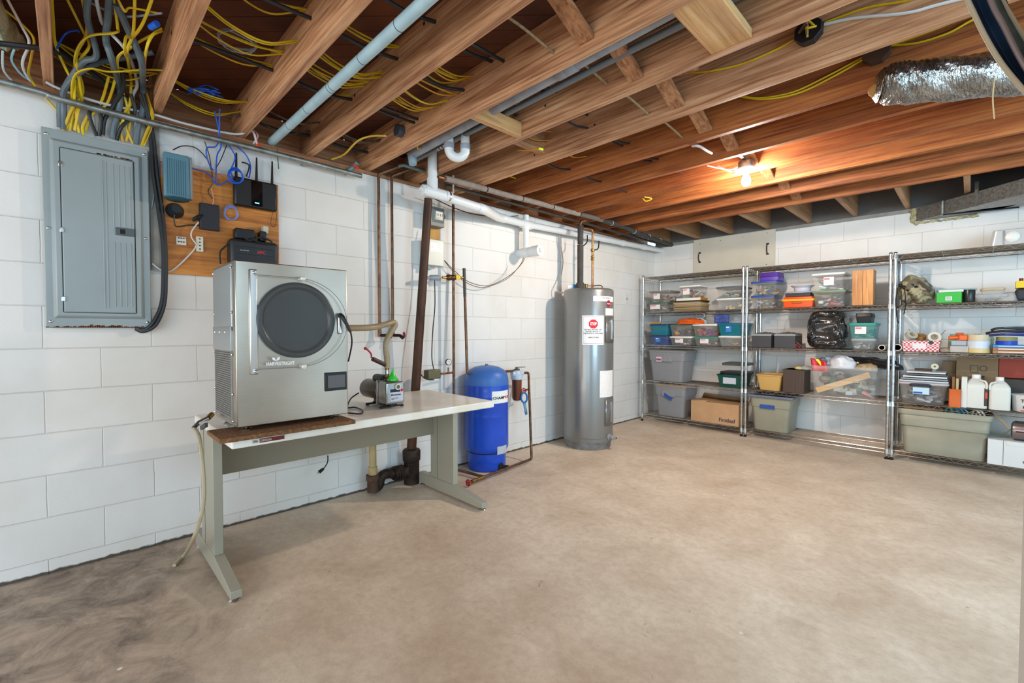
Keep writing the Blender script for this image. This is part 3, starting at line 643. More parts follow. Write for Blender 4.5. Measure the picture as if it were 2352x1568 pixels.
def coil(name, cen, r, n, m_, wr, label, x, tilt=0.25, cat='coil'):
    P = []
    for k in range(n * 14 + 1):
        a = 2 * PI * k / 14; rr = r * (1 + 0.10 * math.sin(k * 0.37))
        P.append(Vector((x + 0.004 * math.sin(k * .23) + 0.001 * (k / 14), cen.y + rr * math.cos(a), cen.z + rr * (1.15) * math.sin(a) + 0.004 * math.sin(k * .5))))
    return solo(MB().tube(P, wr, 6, smooth=0), name, m_, label, cat)
coil('coiled_cable', at(541, 405, x=.07), .036, 5, BLC, .003, 'coil of blue network cable hung at the left end of the router', .072)
coil('coiled_cable', at(532, 489, x=.04), .034, 4, mat('pale_blue_cable', '7d8ed6', .4), .0025, 'loose coil of pale blue cable under the router on the orange board', .03)
cable([(485, 432, .05), (490, 465, .05), (470, 485, .05), (460, 497, .05)], flat('cc9a7c', .5), .003, 'thin flesh coloured wire above the cable bundle on the orange board')
t = thing('cable_bundle', 'black cable bundle tied up in the middle of the orange board', 'cable bundle', (0.05, 0.60, 1.80))
p, q = at(443, 505, x=.05), at(468, 494, x=.05)
for k in range(5):
    MB().tube([p + Vector((0, 0, 0.003 * k - 0.006)), (p + q) / 2 + Vector((0.006 * (k % 2), 0, 0.004 * k - 0.004)), q + Vector((0, 0, 0.003 * k - 0.006))], .005, 6).build('cord', flat('132023', .5), t)
MB().cyl((p + q) / 2 - (q - p) * .15, (p + q) / 2 + (q - p) * .15, .012, seg=12).build('tie', BLKM, t)
cable([(456, 510, .05), (441, 530, .05), (440, 545, .045), (452, 562, .04)], WHC, .0035, 'pale wire hanging from the cable bundle to the terminal block')
cable([(452, 562, .035), (440, 580, .035), (400, 618, .03), (375, 622, .03), (350, 605, .03)], WHC, .0038, 'white wire sagging from the terminal block to the breaker panel')
cable([(404, 478, .05), (400, 500, .05), (405, 520, .04), (430, 517, .03), (460, 517, .03)], BKC, .0035, 'black cord from the modem foot curving across the board')
cable([(366, 368, .02), (358, 420, .02), (348, 480, .02)], flat('8fb0b6', .4), .003, 'thin grey-green wire running down beside the heavy black cables')
cable([(525, 560, .08), (515, 568, .08), (505, 580, .07), (506, 606, .06)], BKC, .005, 'black cord dropping from the left side of the battery backup')
cable([(626, 488, .03), (622, 515, .03), (632, 518, .03), (636, 488, .03)], BKC, .0016, 'thin black loop of wire hanging under the right end of the router')
cable([(560, 545, .12), (575, 552, .12), (600, 545, .12), (625, 556, .115), (608, 560, .115), (575, 548, .115)], BKC, .0055, 'tangled black cord lying in front of the power adapters')
cable([(640, 320, .05), (637, 340, .04), (640, 388, .03)], flat('1e5a38', .5), .0028, 'thin green wire hanging below the conduit right of the router')
t = thing('marking_flag', 'orange-red ribbon tied to the conduit above the router', 'ribbon', at(590, 320, x=.05))
MB().grid(lambda a, b: at(580 + 12 * b + 8 * a, 302 + 46 * b, x=.052 + .006 * math.sin(6 * b + a)), 3, 10).build('ribbon', flat('ff4a22', .5), t, solid=0.001)
cable([(583, 300, .05), (592, 312, .05), (582, 330, .05)], WHC, .005, 'short white cable loop tied with the orange-red ribbon')
t = thing('tie_bundle', 'tangle of blue plastic ties resting on cables between the first two joists', 'tie bundle', at(470, 215, z=2.42))
for k in range(16):
    a = at(430 + random.uniform(0, 25), 205 + random.uniform(-8, 12), z=2.42); b = at(478 + random.uniform(0, 35), 213 + random.uniform(-8, 14), z=2.42)
    MB().tube([a, (a + b) / 2 + Vector((0, 0, random.uniform(0, .03))), b], .0032, 5).build('tie', BLC, t)
t = thing('tape_wrap', 'blue tape wrapped round a yellow cable above the breaker panel', 'tape', at(353, 58, z=2.44))
MB().cyl(at(346, 63, z=2.44), at(361, 54, z=2.44), .012, seg=10).build('wrap', mat('blue_tape', '1b63d8', .6), t)
# coil of thin grey wire in the bay right of the second joist
P = []
cc = at(545, 95, z=2.47)
for k in range(60):
    a = 2 * PI * k / 14; P.append(cc + Vector((.075 * math.cos(a) * (1 + .1 * math.sin(k)), .075 * math.sin(a), .01 * math.sin(k * .7))))
solo(MB().tube(P, .003, 5, smooth=0), 'coiled_wire', flat('8f9098', .5), 'loose coil of thin grey wire up in the bay between the second and third joists', 'coil')
# insulation batt at the top left corner
ins = MB().grid(lambda a, b: at(-60 + 125 * a * (0.25 + 0.75 * b), -40 + 150 * b, z=2.50 - 0.10 * math.sin(PI * min(1, a * 1.02)) * (0.6 + .4 * b)) + Vector((0, 0, .008 * math.sin(40 * a) * math.sin(33 * b))), 24, 24)
solo(ins, 'insulation_batt', mat('glass_wool', '8f8a68', .95, 0, 'b9c4b0', 9, bump=1, bscale=50), 'pale green-brown insulation batt stuffed above the joists at the top left corner', 'insulation', solid=.02)

# ------------------------------------------------------------------ cables running through the joists
rr = random.Random(3)
def through(u, v, iy, i0, i1, m_, r, label, group, n=1, sag=.05, rise=0.0, name='electrical_cable', drift=0.0):
    """n cables crossing the bays from joist i0 to i1; (u, v) is where they enter joist iy on its near side"""
    p0 = at(u, v, y=yj(iy) - .019)
    p0.z = min(max(p0.z, JB + .04), JT - .03)
    for k in range(n):
        P = []; ox = (k - (n - 1) / 2) * r * 2.3; oz = rr.uniform(-.004, .004)
        for i in range(i0, i1 + 1):
            x = p0.x + drift * (i - iy) + ox * 0.5
            P.append(Vector((x, yj(i) - .02, p0.z + oz))); P.append(Vector((x, yj(i) + .02, p0.z + oz)))
            if i < i1:
                s = sag * rr.uniform(.5, 1.3); sx = rr.uniform(-.03, .03) + ox * 1.5
                P.append(Vector((x + sx * .7, yj(i) + .13, max(p0.z - s * .8, JB - .01)))); P.append(Vector((x + sx, yj(i) + .26, max(p0.z - s, JB - .01))))
        cable(P, m_, r, label, group, raw=True, sq=.7 if m_ in (YEL, YELD) else 1, name=name)
GY2 = 'yellow cables threaded through the joists'
YB_ = ['middle', 'fourth-from-top', 'upper', 'lower', 'lowest', 'upper', 'middle', 'lowest', 'upper', 'middle', 'lowest', 'topmost']
for kk, (u, v, iy, i0, i1, n) in enumerate(((650, 122, 2, 1, 3, 3), (624, 150, 2, 1, 3, 2), (682, 95, 2, 1, 3, 2), (570, 235, 2, 0, 2, 3), (553, 256, 2, 0, 2, 2),
                              (915, 108, 3, 2, 4, 3), (878, 165, 3, 2, 4, 2), (846, 187, 3, 2, 4, 2), (1085, 176, 4, 3, 5, 2), (1052, 218, 4, 3, 4, 2), (1012, 243, 4, 3, 4, 2), (703, 15, 2, 1, 2, 3))):
    through(u, v, iy, i0, i1, YEL if iy < 4 else YELD, .0055, 'yellow cable in the %s bundle through the %s visible joist' % (YB_[kk], ORD[iy]), GY2 + ', bundle ' + YB_[kk], n)
for kk, (u, v, iy, i0, i1) in enumerate(((808, 227, 3, 1, 5), (913, 135, 3, 1, 5), (1000, 50, 3, 1, 5), (1252, 92, 5, 3, 6), (712, 312, 3, 2, 4), (960, 273, 4, 3, 5))):
    through(u, v, iy, i0, i1, BKC, .0085, 'straight black cable across the joist bays, ' + ('halfway along the light blue pipe', 'by the upper half of the light blue pipe', 'near the top end of the light blue pipe', 'near the top centre of the photo', 'by the lower end of the light blue pipe', 'above the dark grey junction box')[kk], 'black cables threaded through the joists', 1, .015)
for (u, v, iy, i0, i1) in ((735, 282, 3, 2, 4), (712, 300, 3, 2, 4), (553, 265, 2, 0, 2), (874, 322, 4, 3, 5)):
    through(u, v, iy, i0, i1, BRC, .006, 'old brown cloth covered cable sagging across the joist bays near the left wall', 'cloth covered cables near the left wall', 1, .05)
# far bays
for (u, v, iy, i0, i1, n) in ((1350, 343, 7, 5, 8, 1), (1265, 322, 6, 5, 7, 1), (1430, 375, 8, 7, 9, 1)):
    through(u, v, iy, i0, i1, YELD, .005, 'amber cable crossing the middle joist bays', 'amber cables in the middle bays', n, .04)
for (u, v, iy, i0, i1) in ((1350, 295, 6, 5, 8), (1445, 330, 7, 6, 10), (1310, 390, 7, 6, 9)):
    through(u, v, iy, i0, i1, BKC, .007, 'dark cable crossing the middle joist bays', 'dark cables in the middle bays', 1, .02)
LK = 'stiff pale armoured cable slanting across a joist bay'
for (a, b) in (((1132, 30, 3.2), (1272, 122, 0)), ((1430, 215, 0), (1491, 263, 0)), ((1510, 275, 0), (1566, 314, 0))): pass
for k, (i, u, v) in enumerate(((4, 1272, 122), (5, 1394, 193), (6, 1490, 263), (7, 1566, 315))):
    q = at(u, v, y=yj(i) + .0 if i == 4 else yj(i) - .019); q = at(u, v, y=yj(i) - .019)
    p = Vector((q.x - .03, yj(i - 1) + .019, q.z + .05))
    solo(MB().tube([p, (p + q) / 2 + Vector((0, 0, .01)), q], .0062, 8), 'armoured_cable', mat('armour', 'a38a66', .6, .2, '8a7252', 60), LK + ', %s from the top edge' % ORD[k], 'cable', 'slanting pale cables between the joists')
# yellow cables lying along the far joist faces
def along(pts, i, m_, r, label, group=None):
    P = [at(u, v, y=yj(i) - .03) for (u, v) in pts]; return cable(P, m_, r, label, group, raw=True, sq=.7)
along([(1558, 168), (1620, 165), (1700, 148), (1780, 115), (1822, 92)], 6, YEL, .006, 'yellow cable looping along a joist up to the open black junction box')
along([(1895, 52), (1990, 18), (2080, 2), (2150, -20)], 6, YEL, .006, 'yellow cable leaving the open black junction box towards the top edge')
along([(1893, 56), (1960, 42), (2080, 30), (2150, 12), (2230, -8)], 6, WHC, .0075, 'flat white cable leaving the open black junction box towards the top edge')
along([(1680, 214), (1740, 225), (1820, 212), (1900, 175), (1985, 130)], 7, YEL, .006, 'upper of two yellow cables sagging along a joist to the brown junction box')
along([(1684, 219), (1750, 228), (1830, 215), (1910, 178), (1985, 135)], 7, YEL, .006, 'lower of two yellow cables sagging along a joist to the brown junction box')
along([(2048, 103), (2140, 70), (2232, 32), (2300, 0)], 7, YEL, .006, 'upper of two yellow cables leaving the brown junction box on its right')
along([(2048, 105), (2110, 98), (2180, 75), (2235, 45), (2310, 15)], 7, YEL, .006, 'lower of two yellow cables leaving the brown junction box on its right')
cable([(885, 312, .9), (850, 313, .7), (820, 325, .5), (790, 355, .2), (762, 366, .05)], YEL, .006, 'yellow cable running from the grey junction box down to the wall top', sq=.7)
cable([(975, 315, .5), (978, 330, .45), (962, 342, .5), (958, 335, .55)], YEL, .005, 'short yellow cable loop hanging below the joist left of the white trap')
cable([(1170, 405, .3), (1210, 412, .35), (1255, 378, .6)], YEL, .0055, 'yellow cable curving under the joists above the white drain pipe')
cable([(1190, 345, 2.40), (1210, 345, 2.37), (1240, 342, 2.345)], YELD, .005, 'amber cable stub hanging in the bay right of the white trap')
solo(MB().cyl(at(1238, 341, z=2.345), at(1247, 343, z=2.345), .008, seg=8), 'wire_nut', flat('f2ee1a'), 'bright yellow wire nut hanging right of the white trap', 'wire nut')
cable([(1476, 455, 2.33), (1484, 462, 2.30), (1497, 456, 2.32), (1480, 452, 2.33)], YEL, .005, 'small yellow wire loop hanging under the far joists')
cable([(1590, 335, 2.34), (1606, 336, 2.325), (1625, 347, 2.33), (1635, 352, 2.36)], flat('c9bcb8', .4), .008, 'short pale armoured cable hanging left of the ceiling light')
cable([(2291, 232, 2.2), (2289, 170, 2.22), (2285, 120, 2.32)], flat('c4a878', .8), .0018, 'thin string hanging past the foil duct') if False else None
p = at(2285, 110, z=2.335)
solo(MB().tube([p, p + Vector((.002, 0, -.10)), p + Vector((-.002, 0, -.2)), p + Vector((.004, 0, -.29))], .0022, 5), 'string', flat('c9ad80', .9), 'thin string hanging straight down in front of the foil duct', 'string')

# junction boxes
def jbox(u, v, i, r, label, m_, op=False):
    c = at(u, v, y=yj(i) - .045)
    t = thing('junction_box', label, 'junction box', c)
    A = [(c.x + r * math.cos(2 * PI * (k + .5) / 8) * (1.0 if k % 4 in (0, 3) else 1.0), yj(i) - .019, c.z + r * math.sin(2 * PI * (k + .5) / 8)) for k in range(8)]
    MB().prism(A, (0, -.042, 0)).build('box', m_, t, bevel=.002)
    if op:
        for k, cc in enumerate((YEL, BKC, flat('8a6a4a'), YEL)):
            a = 2 * PI * k / 4
            MB().tube([(c.x + r * .6 * math.cos(a), yj(i) - .062, c.z + r * .6 * math.sin(a)), (c.x, yj(i) - .078, c.z + .01 * k), (c.x - r * .5 * math.sin(a), yj(i) - .064, c.z + r * .5 * math.cos(a))], .005, 6).build('wire', cc, t)
    else:
        MB().prism([(p_[0], yj(i) - .061, p_[2]) for p_ in A], (0, -.002, 0)).build('cover', m_, t)
jbox(1857, 72, 6, .055, 'open round black junction box with loose wires on a joist face', flat('1d1c1b', .4), True)
jbox(2013, 118, 7, .057, 'brown octagonal junction box on a joist face near the foil duct', flat('4a3222', .6, .2))
jbox(916, 300, 4, .038, 'small dark grey junction box on a joist above the copper pipes', flat('515a66', .35, .4))

# ------------------------------------------------------------------ work bench
t = thing('work_bench', 'long grey laminate bench with T-shaped metal legs against the left wall', 'bench', (0.59, 1.285, 0))
tb0, tb1 = 0.555, 2.015
MB().box((0.215, tb0, 0.682), (0.972, tb1, 0.725)).build('bench_top', BENCH, t, bevel=0.008, bseg=3)
pl = MB().box((0.971, tb0 + 0.075, 0.693), (0.9735, tb0 + 0.205, 0.711)).build('name_plate', flat('d8d2c8', 0.3), t)
MB().box((0.9735, tb0 + 0.105, 0.6935), (0.9742, tb0 + 0.204, 0.7105)).build('plate_field', flat('6e1f26', 0.4), pl)
text('DESIGN', pl, (0.9743, tb0 + 0.108, 0.698), (0, 1, 0), (0, 0, 1), 0.0125, flat('cfb9b0'), bold=0.0003)
text('GG', pl, (0.9743, tb0 + 0.079, 0.698), (0, 1, 0), (0, 0, 1), 0.0125, flat('4c2024'), bold=0.0003)
MB().box((0.335, tb0 + 0.045, 0.415), (0.352, 1.976, 0.675)).build('modesty_panel', mat('bench_panel', '857c68', 0.5), t, bevel=0.002)
for ya, yb_ in ((0.562, 0.602), (1.976, 2.016)):
    MB().box((0.315, ya, 0.098), (0.59, yb_, 0.682)).build('leg_column', LEGM, t, bevel=0.003)
    A = [(0.165, ya - 0.003, 0.02), (0.165, ya - 0.003, 0.098), (0.60, ya - 0.003, 0.098), (0.90, ya - 0.003, 0.054), (0.90, ya - 0.003, 0.02)]
    ft = MB().prism(A, (0, yb_ - ya + 0.006, 0)).build('foot', LEGM, t, bevel=0.003)
    for xx in (0.19, 0.875):
        MB().lathe((xx, (ya + yb_) / 2, 0), (0, 0, 1), [(0.022, 0), (0.024, 0.006), (0.016, 0.014), (0.006, 0.016), (0.006, 0.024)], 18).build('levelling_glide', STEEL2, ft)
for yy in (0.5615, 1.9755):
    MB().box((0.40, yy - 0.001, 0.10), (0.404, yy + 0.001, 0.68)).build('column_seam', flat('6f6d62'), t)
solo(MB().box((0.80, 0.503, 0.7255), (1.032, 1.062, 0.744)), 'particle_board', mat('particle_board', '8d6238', 0.85, 0, '5e4330', 70, bump=0.4, bscale=120), 'brown particle board strip lying on the bench under the steel dryer', 'board', bevel=0.002)
solo(MB().box((0.46, 0.505, 0.7255), (0.63, 0.52, 0.728)), 'white_strip', WHP, 'white strip of tape on the left end of the bench', 'tape') if False else None

# ------------------------------------------------------------------ freeze dryer
dx0, dx1, dy0_, dy1_, dz0_, dz1_ = 0.56, 0.95, 0.582, 1.063, 0.764, 1.466
t = thing('freeze_dryer', 'stainless steel freeze dryer with a round dark door standing on the bench', 'freeze dryer', (0.76, 0.82, 0.744))
bd = MB().box((dx0, dy0_, dz0_), (dx1, dy1_, dz1_)).build('cabinet', STEEL, t, bevel=0.004)
# side panels
sd = MB().box((dx0 + 0.01, dy0_ - 0.003, 1.17), (dx1 - 0.055, dy0_ + 0.001, 1.455)).build('side_panel', mat('side_steel', 'd2d4d2', 0.33, 0.9), bd, bevel=0.001)
MB().box((dx0 + 0.01, dy0_ - 0.006, 1.085), (dx1 - 0.055, dy0_ + 0.001, 1.19)).build('side_hood', mat('side_steel2', 'b4b7b6', 0.36, 0.9), bd, bevel=0.001)
m_perf = MB()
MB().box((dx0 + 0.02, dy0_ - 0.002, 0.79), (dx1 - 0.06, dy0_ + 0.001, 1.10)).build('vent_screen', mat('perforated', '9d9b96', 0.45, 0.8, '8b8984', 60), bd)
for i in range(26):
    for j in range(30):
        xx = dx0 + 0.03 + i * 0.0108; zz = 0.80 + j * 0.0098
        m_perf.box((xx, dy0_ - 0.0028, zz), (xx + 0.0055, dy0_ - 0.0018, zz + 0.005))
m_perf.build('vent_holes', flat('55524c'), bd)
for zz in (1.44, 1.25, 1.07, 0.90, 0.785):
    for xx in (dx0 + 0.012, dx1 - 0.052):
        MB().ball((xx, dy0_ - 0.004, zz), 0.0065, seg=8, sc=(1, .5, 1)).build('screw', STEEL2, sd)
for xx in (0.61, 0.70, 0.80): MB().ball((xx, dy0_ - 0.007, 1.165), 0.0065, seg=8, sc=(1, .5, 1)).build('screw', STEEL2, sd)
# door: clear acrylic with rounded right side
cy, cz, R_ = 0.826, 1.219, 0.168
MB().lathe((dx1 + 0.0025, cy, cz), (1, 0, 0), [(R_ - 0.031, -0.0005), (R_ - 0.031, 0.001)], 48).build('chamber_shelf', mat('dark_chamber', '25292b', 0.6), t)
MB().lathe((dx1, cy, cz), (1, 0, 0), [(R_ + 0.002, 0.0), (R_ + 0.002, 0.012), (R_ - 0.004, 0.017), (R_ - 0.018, 0.017), (R_ - 0.024, 0.013), (R_ - 0.03, 0.006), (R_ - 0.03, 0.001)], 56).build('door_gasket', mat('gasket', '14181a', 0.3), t)
MB().lathe((dx1 + 0.0055, cy, cz), (1, 0, 0), [(R_ - 0.022, 0), (R_ - 0.022, 0.0008)], 48).build('door_glass', mat('door_inner', '33393b', 0.25, 0, alpha=0.35), t)
ya, zb, zt = 0.655, 1.008, 1.408; rr_ = (zt - zb) / 2; yc = 1.07 - rr_ + 0.012
P = [(dx1 + 0.019, ya, zb), (dx1 + 0.019, yc - 0.06, zb)]
for k in range(0, 25):
    a = -PI / 2 + PI * k / 24; P.append((dx1 + 0.019, yc - 0.06 + (rr_ + .045) * math.cos(a) * 0.93, (zb + zt) / 2 + rr_ * math.sin(a)))
P += [(dx1 + 0.019, ya, zt)]
dd = MB().prism(P, (0.011, 0, 0)).build('clear_door', mat('acrylic', 'f2f4f2', 0.05, alpha=0.03, spec=0.3), t, bevel=0.002)
edge = MB().tube([Vector(p) + Vector((0.0055, 0, 0)) for p in P], 0.0016, 5, smooth=0)
edge.build('door_edge', mat('acrylic_edge', '8f8b84', 0.2, 0.3), dd)
hb = MB().box((dx1 + 0.0015, 0.633, 0.985), (dx1 + 0.012, 0.664, 1.432)).build('hinge_bar', STEEL2, t, bevel=0.004)
for zz in (0.998, 1.418):
    MB().lathe((dx1 + 0.012, 0.652, zz), (1, 0, 0), [(0.008, 0), (0.008, 0.014), (0.005, 0.02)], 12).build('thumb_screw', STEEL2, hb)
for zz in (zt - 0.001, zb + 0.001):
    MB().lathe((dx1, 0.845, zz), (1, 0, 0), [(0.011, 0), (0.011, 0.034), (0.008, 0.036)], 14).build('door_stud', mat('clear_stud', 'e9e4da', 0.2, 0.3), t)
MB().box((dx1, 1.012, 1.155), (dx1 + 0.012, 1.034, 1.255)).build('latch_plate', STEEL2, t, bevel=0.006)
MB().tube([(dx1 + 0.014, 1.02, 1.245), (dx1 + 0.035, 1.024, 1.235), (dx1 + 0.045, 1.04, 1.20), (dx1 + 0.05, 1.055, 1.165)], 0.012, 10, rf=lambda f: 1.1 - 0.55 * f).build('door_handle', BLK, t)
scn = MB().box((dx1, 0.948, 0.884), (dx1 + 0.006, 1.056, 0.972)).build('control_screen', BLK, t, bevel=0.003)
MB().box((dx1 + 0.0055, 0.962, 0.898), (dx1 + 0.0068, 1.045, 0.958)).build('screen_glass', mat('off_screen', '5a5856', 0.12), scn)
text('HARVESTRIGHT', t, (dx1 + 0.031, 0.688, 1.022), (0, 1, 0), (0, 0, 1), 0.0205, flat('f4f4f0'), bold=0.0006, xs=0.80)
for s_ in (-1, 1):
    MB().prism([(dx1 + 0.031, 0.727, 1.040), (dx1 + 0.031, 0.727 + s_ * 0.014, 1.046), (dx1 + 0.031, 0.727 + s_ * 0.016, 1.058), (dx1 + 0.031, 0.727 + s_ * 0.005, 1.054)], (0.0006, 0, 0)).build('leaf_mark', flat('f4f4f0'), t)
for (xx, yy, zf) in ((0.915, 0.625, 0.744), (0.915, 1.015, 0.744), (0.60, 0.625, 0.725), (0.60, 1.015, 0.725)):
    MB().lathe((xx, yy, zf + 0.0005), (0, 0, 1), [(0.021, 0), (0.022, 0.006), (0.013, 0.011), (0.005, 0.013), (0.005, 0.767 - zf)], 20).build('levelling_foot', STEEL2, t)
cable([(802, 750, .97), (806, 765, .96), (808, 790, .93), (800, 830, .9)], BKC, .004, 'black cord hanging down the right side of the steel dryer')
# drain valve and hose at the left corner
t = thing('drain_valve', 'brass and chrome drain valve poking out at the lower left of the steel dryer', 'valve', (0.60, 0.55, 0.74))
p = at(487, 951, y=.56); q = at(478, 960, y=.54); r_ = at(455, 972, y=.50); s_ = at(445, 982, y=.49)
MB().cyl(p, q, .012, seg=12).build('brass_fitting', BRASS, t); MB().cyl(q, r_, .012, seg=12).build('barrel', STEEL2, t)
MB().cyl(r_, s_, .009, seg=10).build('elbow', BLK, t); MB().bar(at(463, 982, y=.5), at(474, 975, y=.5), .012, .018).build('lever', flat('3c3a40'), t)
cable([tuple(x) for x in (at(445, 982, y=.49), at(457, 1003, y=.49), at(465, 1060, y=.49), at(469, 1130, y=.49), at(463, 1180, y=.48), at(445, 1235, y=.45), at(425, 1272, z=.03), at(400, 1298, z=.01))], mat('clear_hose', 'b8aa8c', .35, alpha=.85), .0085, 'clear yellowish drain hose hanging off the left end of the bench to the floor', raw=True, name='drain_hose', cat='hose')

# ------------------------------------------------------------------ vacuum pump
t = thing('vacuum_pump', 'black and silver vacuum pump standing on the bench right of the steel dryer', 'vacuum pump', (0.62, 1.33, 0.725))
py = 1.39; pz = 0.845
mc = Vector((0.50, py - 0.005, 0.87))
MB().lathe((0.26, py, pz), (1, 0, 0), [(0.055, 0), (0.074, 0.012), (0.078, 0.02), (0.078, 0.285), (0.074, 0.295)], 36).build('motor', mat('motor_brown', '4a3e30', 0.3, 0.3), t)
MB().lathe((0.555, py, pz), (1, 0, 0), [(0.078, 0), (0.082, 0.006), (0.082, 0.03)], 36).build('motor_flange', mat('cast_grey', '96918a', 0.45, 0.6), t)
c2 = MB().tube([(0.40, py + 0.01, pz + 0.088), (0.42, py + 0.01, pz + 0.092), (0.52, py + 0.01, pz + 0.092), (0.535, py + 0.01, pz + 0.088)], 0.036, 16, smooth=2, rf=lambda f: 0.75 if f in (0, 1) else 1).build('capacitor_cover', BLK, t)
ALU = mat('polished_cast', 'a7a6a3', 0.22, 0.95, '8f8e8b', 12)
hd = MB().box((0.60, py - 0.085, pz - 0.085), (0.735, py + 0.075, pz + 0.088)).build('pump_head', ALU, t, bevel=0.014, bseg=4)
MB().box((0.585, py - 0.092, pz - 0.09), (0.605, py + 0.08, pz + 0.095)).build('head_flange', ALU, t, bevel=0.006)
lb = MB().box((0.7345, py - 0.05, pz - 0.062), (0.7362, py + 0.062, pz + 0.032)).build('pump_label', flat('c9c9d2', 0.4), t, bevel=0.001)
MB().box((0.7361, py - 0.05, pz + 0.008), (0.7367, py + 0.034, pz + 0.032)).build('label_band', flat('1d1c33'), lb)
MB().cyl((0.7361, py + 0.049, pz + 0.020), (0.7368, py + 0.049, pz + 0.020), 0.012, seg=18).build('label_dot', flat('c42633'), lb)
text('JBIndustries', lb, (0.7367, py - 0.046, pz - 0.018), (0, 1, 0), (0, 0, 1), 0.018, flat('25223a'), bold=0.0005)
text('DEEP VACUUM\nPUMP', lb, (0.7367, py - 0.042, pz - 0.042), (0, 1, 0), (0, 0, 1), 0.009, flat('3c3a4a'))
sg = MB().lathe((0.734, py + 0.012, pz + 0.048), (1, 0, 0), [(0.025, 0), (0.025, 0.012), (0.021, 0.014), (0.016, 0.014), (0.015, 0.008)], 24).build('sight_glass', mat('cream_ring', 'd6d3c6', 0.35), t)
MB().cyl((0.742, py + 0.012, pz + 0.048), (0.744, py + 0.012, pz + 0.048), 0.0145, seg=18).build('sight_window', flat('6a5c3a', 0.15), sg)
MB().box((0.68, py + 0.072, pz + 0.045), (0.70, py + 0.095, pz + 0.06)).build('oil_cap', flat('4f86b0'), t, bevel=0.004)
MB().tube([(0.60, py - 0.02, pz + 0.09), (0.62, py, pz + 0.112), (0.66, py + 0.03, pz + 0.112), (0.68, py + 0.05, pz + 0.09)], 0.007, 8).build('carry_handle', ALU, t)
bs = MB(); bs.bar((0.40, py, 0.741), (0.69, py, 0.741), 0.05, 0.018)
for xx in (0.44, 0.665): bs.bar((xx, py - 0.10, 0.738), (xx, py + 0.10, 0.738), 0.03, 0.013)
bs.box((0.43, py - 0.03, 0.745), (0.50, py + 0.03, 0.775)); bs.box((0.62, py - 0.03, 0.745), (0.70, py + 0.03, 0.765))
bb = bs.build('base', BLK, t, bevel=0.004)
for xx in (0.44, 0.665):
    for yy in (-0.09, 0.09): MB().cyl((xx, py + yy, 0.7255), (xx, py + yy, 0.738), 0.013, seg=12).build('rubber_foot', flat('20282a'), bb)
vx, vy = 0.545, py + 0.0
ft_ = MB(); ft_.cyl((0.615, py - 0.01, pz + 0.085), (0.615, py - 0.01, pz + 0.125), 0.016, seg=14)
ft_.build('inlet', flat('4a4034', .4, .5), t)
fx, fy = 0.615, py - 0.01
MB().lathe((fx, fy, pz + 0.120), (0, 0, 1), [(0.017, 0), (0.017, 0.02), (0.013, 0.022), (0.013, 0.05), (0.017, 0.052), (0.017, 0.078), (0.012, 0.08)], 16).build('brass_adapter', BRASS, t)
MB().lathe((fx, fy, pz + 0.142), (0, 0, 1), [(0.0165, 0), (0.0165, 0.03)], 8).build('fitting_nut', STEEL2, t)
t.scale = (0.74, 0.74, 0.74); t.location = (0.705, 1.376, 0.725)
def pump_at(x, y, z): return Vector((0.705 + (x - 0.62) * 0.74, 1.376 + (y - 1.33) * 0.74, 0.725 + (z - 0.725) * 0.74))
# funnel
solo(MB().lathe(pump_at(0.665, py + 0.01, pz + 0.09), (0, 0, 1), [(0.031, 0), (0.032, 0.006), (0.009, 0.045), (0.006, 0.052), (0.005, 0.07), (0.003, 0.07)], 28), 'funnel', mat('green_plastic', '33c832', 0.25, coat=0.3), 'bright green funnel upside down on top of the vacuum pump', 'funnel')
# suction hose
ht = Vector((fx, fy, pz + 0.20))
def ribbed(pts, r, m_, lab, nm='suction_hose'):
    t = thing(nm, lab, 'hose', pts[0])
    MB().tube(pts, r, 14, smooth=10).build('hose_wall', m_, t)
    Q = MB().tube(pts, r, 4, smooth=22).v; n_ = len(Q) // 4; P_ = [sum((Q[i * 4 + k] for k in range(4)), Vector()) / 4 for i in range(n_)]
    tot = 0; cs = []; rb = MB(); N = n_ * 3
    L_ = sum((P_[i + 1] - P_[i]).length for i in range(n_ - 1)); step = .0075; cur = 0; nxt = 0
    for i in range(n_ - 1):
        d_ = P_[i + 1] - P_[i]; l_ = d_.length
        while nxt <= cur + l_ and l_ > 0:
            c_ = P_[i] + d_ * ((nxt - cur) / l_); dn = d_.normalized()
            rb.cyl(c_ - dn * .0012, c_ + dn * .0012, r * 1.06, seg=12, cap=False); nxt += step
        cur += l_
    rb.build('hose_rib', flat('a08660', .4), t); return t
hx = pump_at(fx, fy, pz + .19)
hp = [Vector((0.80, 1.065, at(803, 753, x=.80).z)), at(850, 752, x=.78), at(885, 745, x=.72), at(902, 740, x=.70), at(908, 746, x=.70), at(898, 762, x=.70), at(886, 790, x=.70), hx + Vector((0, 0, .05)), hx]
ribbed(hp, .0165, mat('hose_film', 'c2ab86', .3, alpha=.8), 'clear ribbed vacuum hose looping from the steel dryer down to the pump')
t = thing('isolation_valve', 'brown valve stub with a red ball-ended lever beside the clear vacuum hose', 'valve', at(866, 830, x=.70))
MB().cyl(at(886, 838, x=.70), at(856, 824, x=.72), .0125, seg=14).build('body', flat('4a342a', .4), t)
MB().tube([at(853, 822, x=.73), at(852, 812, x=.73), at(841, 800, x=.73)], .0048, 8).build('lever', RED, t); MB().ball(at(839, 800, x=.73), .0085).build('knob', RED, t)
cable([tuple(x) for x in (at(824, 902, x=.45), at(806, 915, x=.5), at(798, 935, z=.735), at(815, 935, z=.732), at(832, 942, z=.732), at(828, 950, z=.732), at(800, 948, z=.732))], BKC, .0042, 'black power cord lying on the bench between the dryer and the pump', raw=True)
cable([(753, 1046, .2), (752, 1062, .18), (742, 1078, .17)], BKC, .0038, 'black cord hanging below the bench panel')
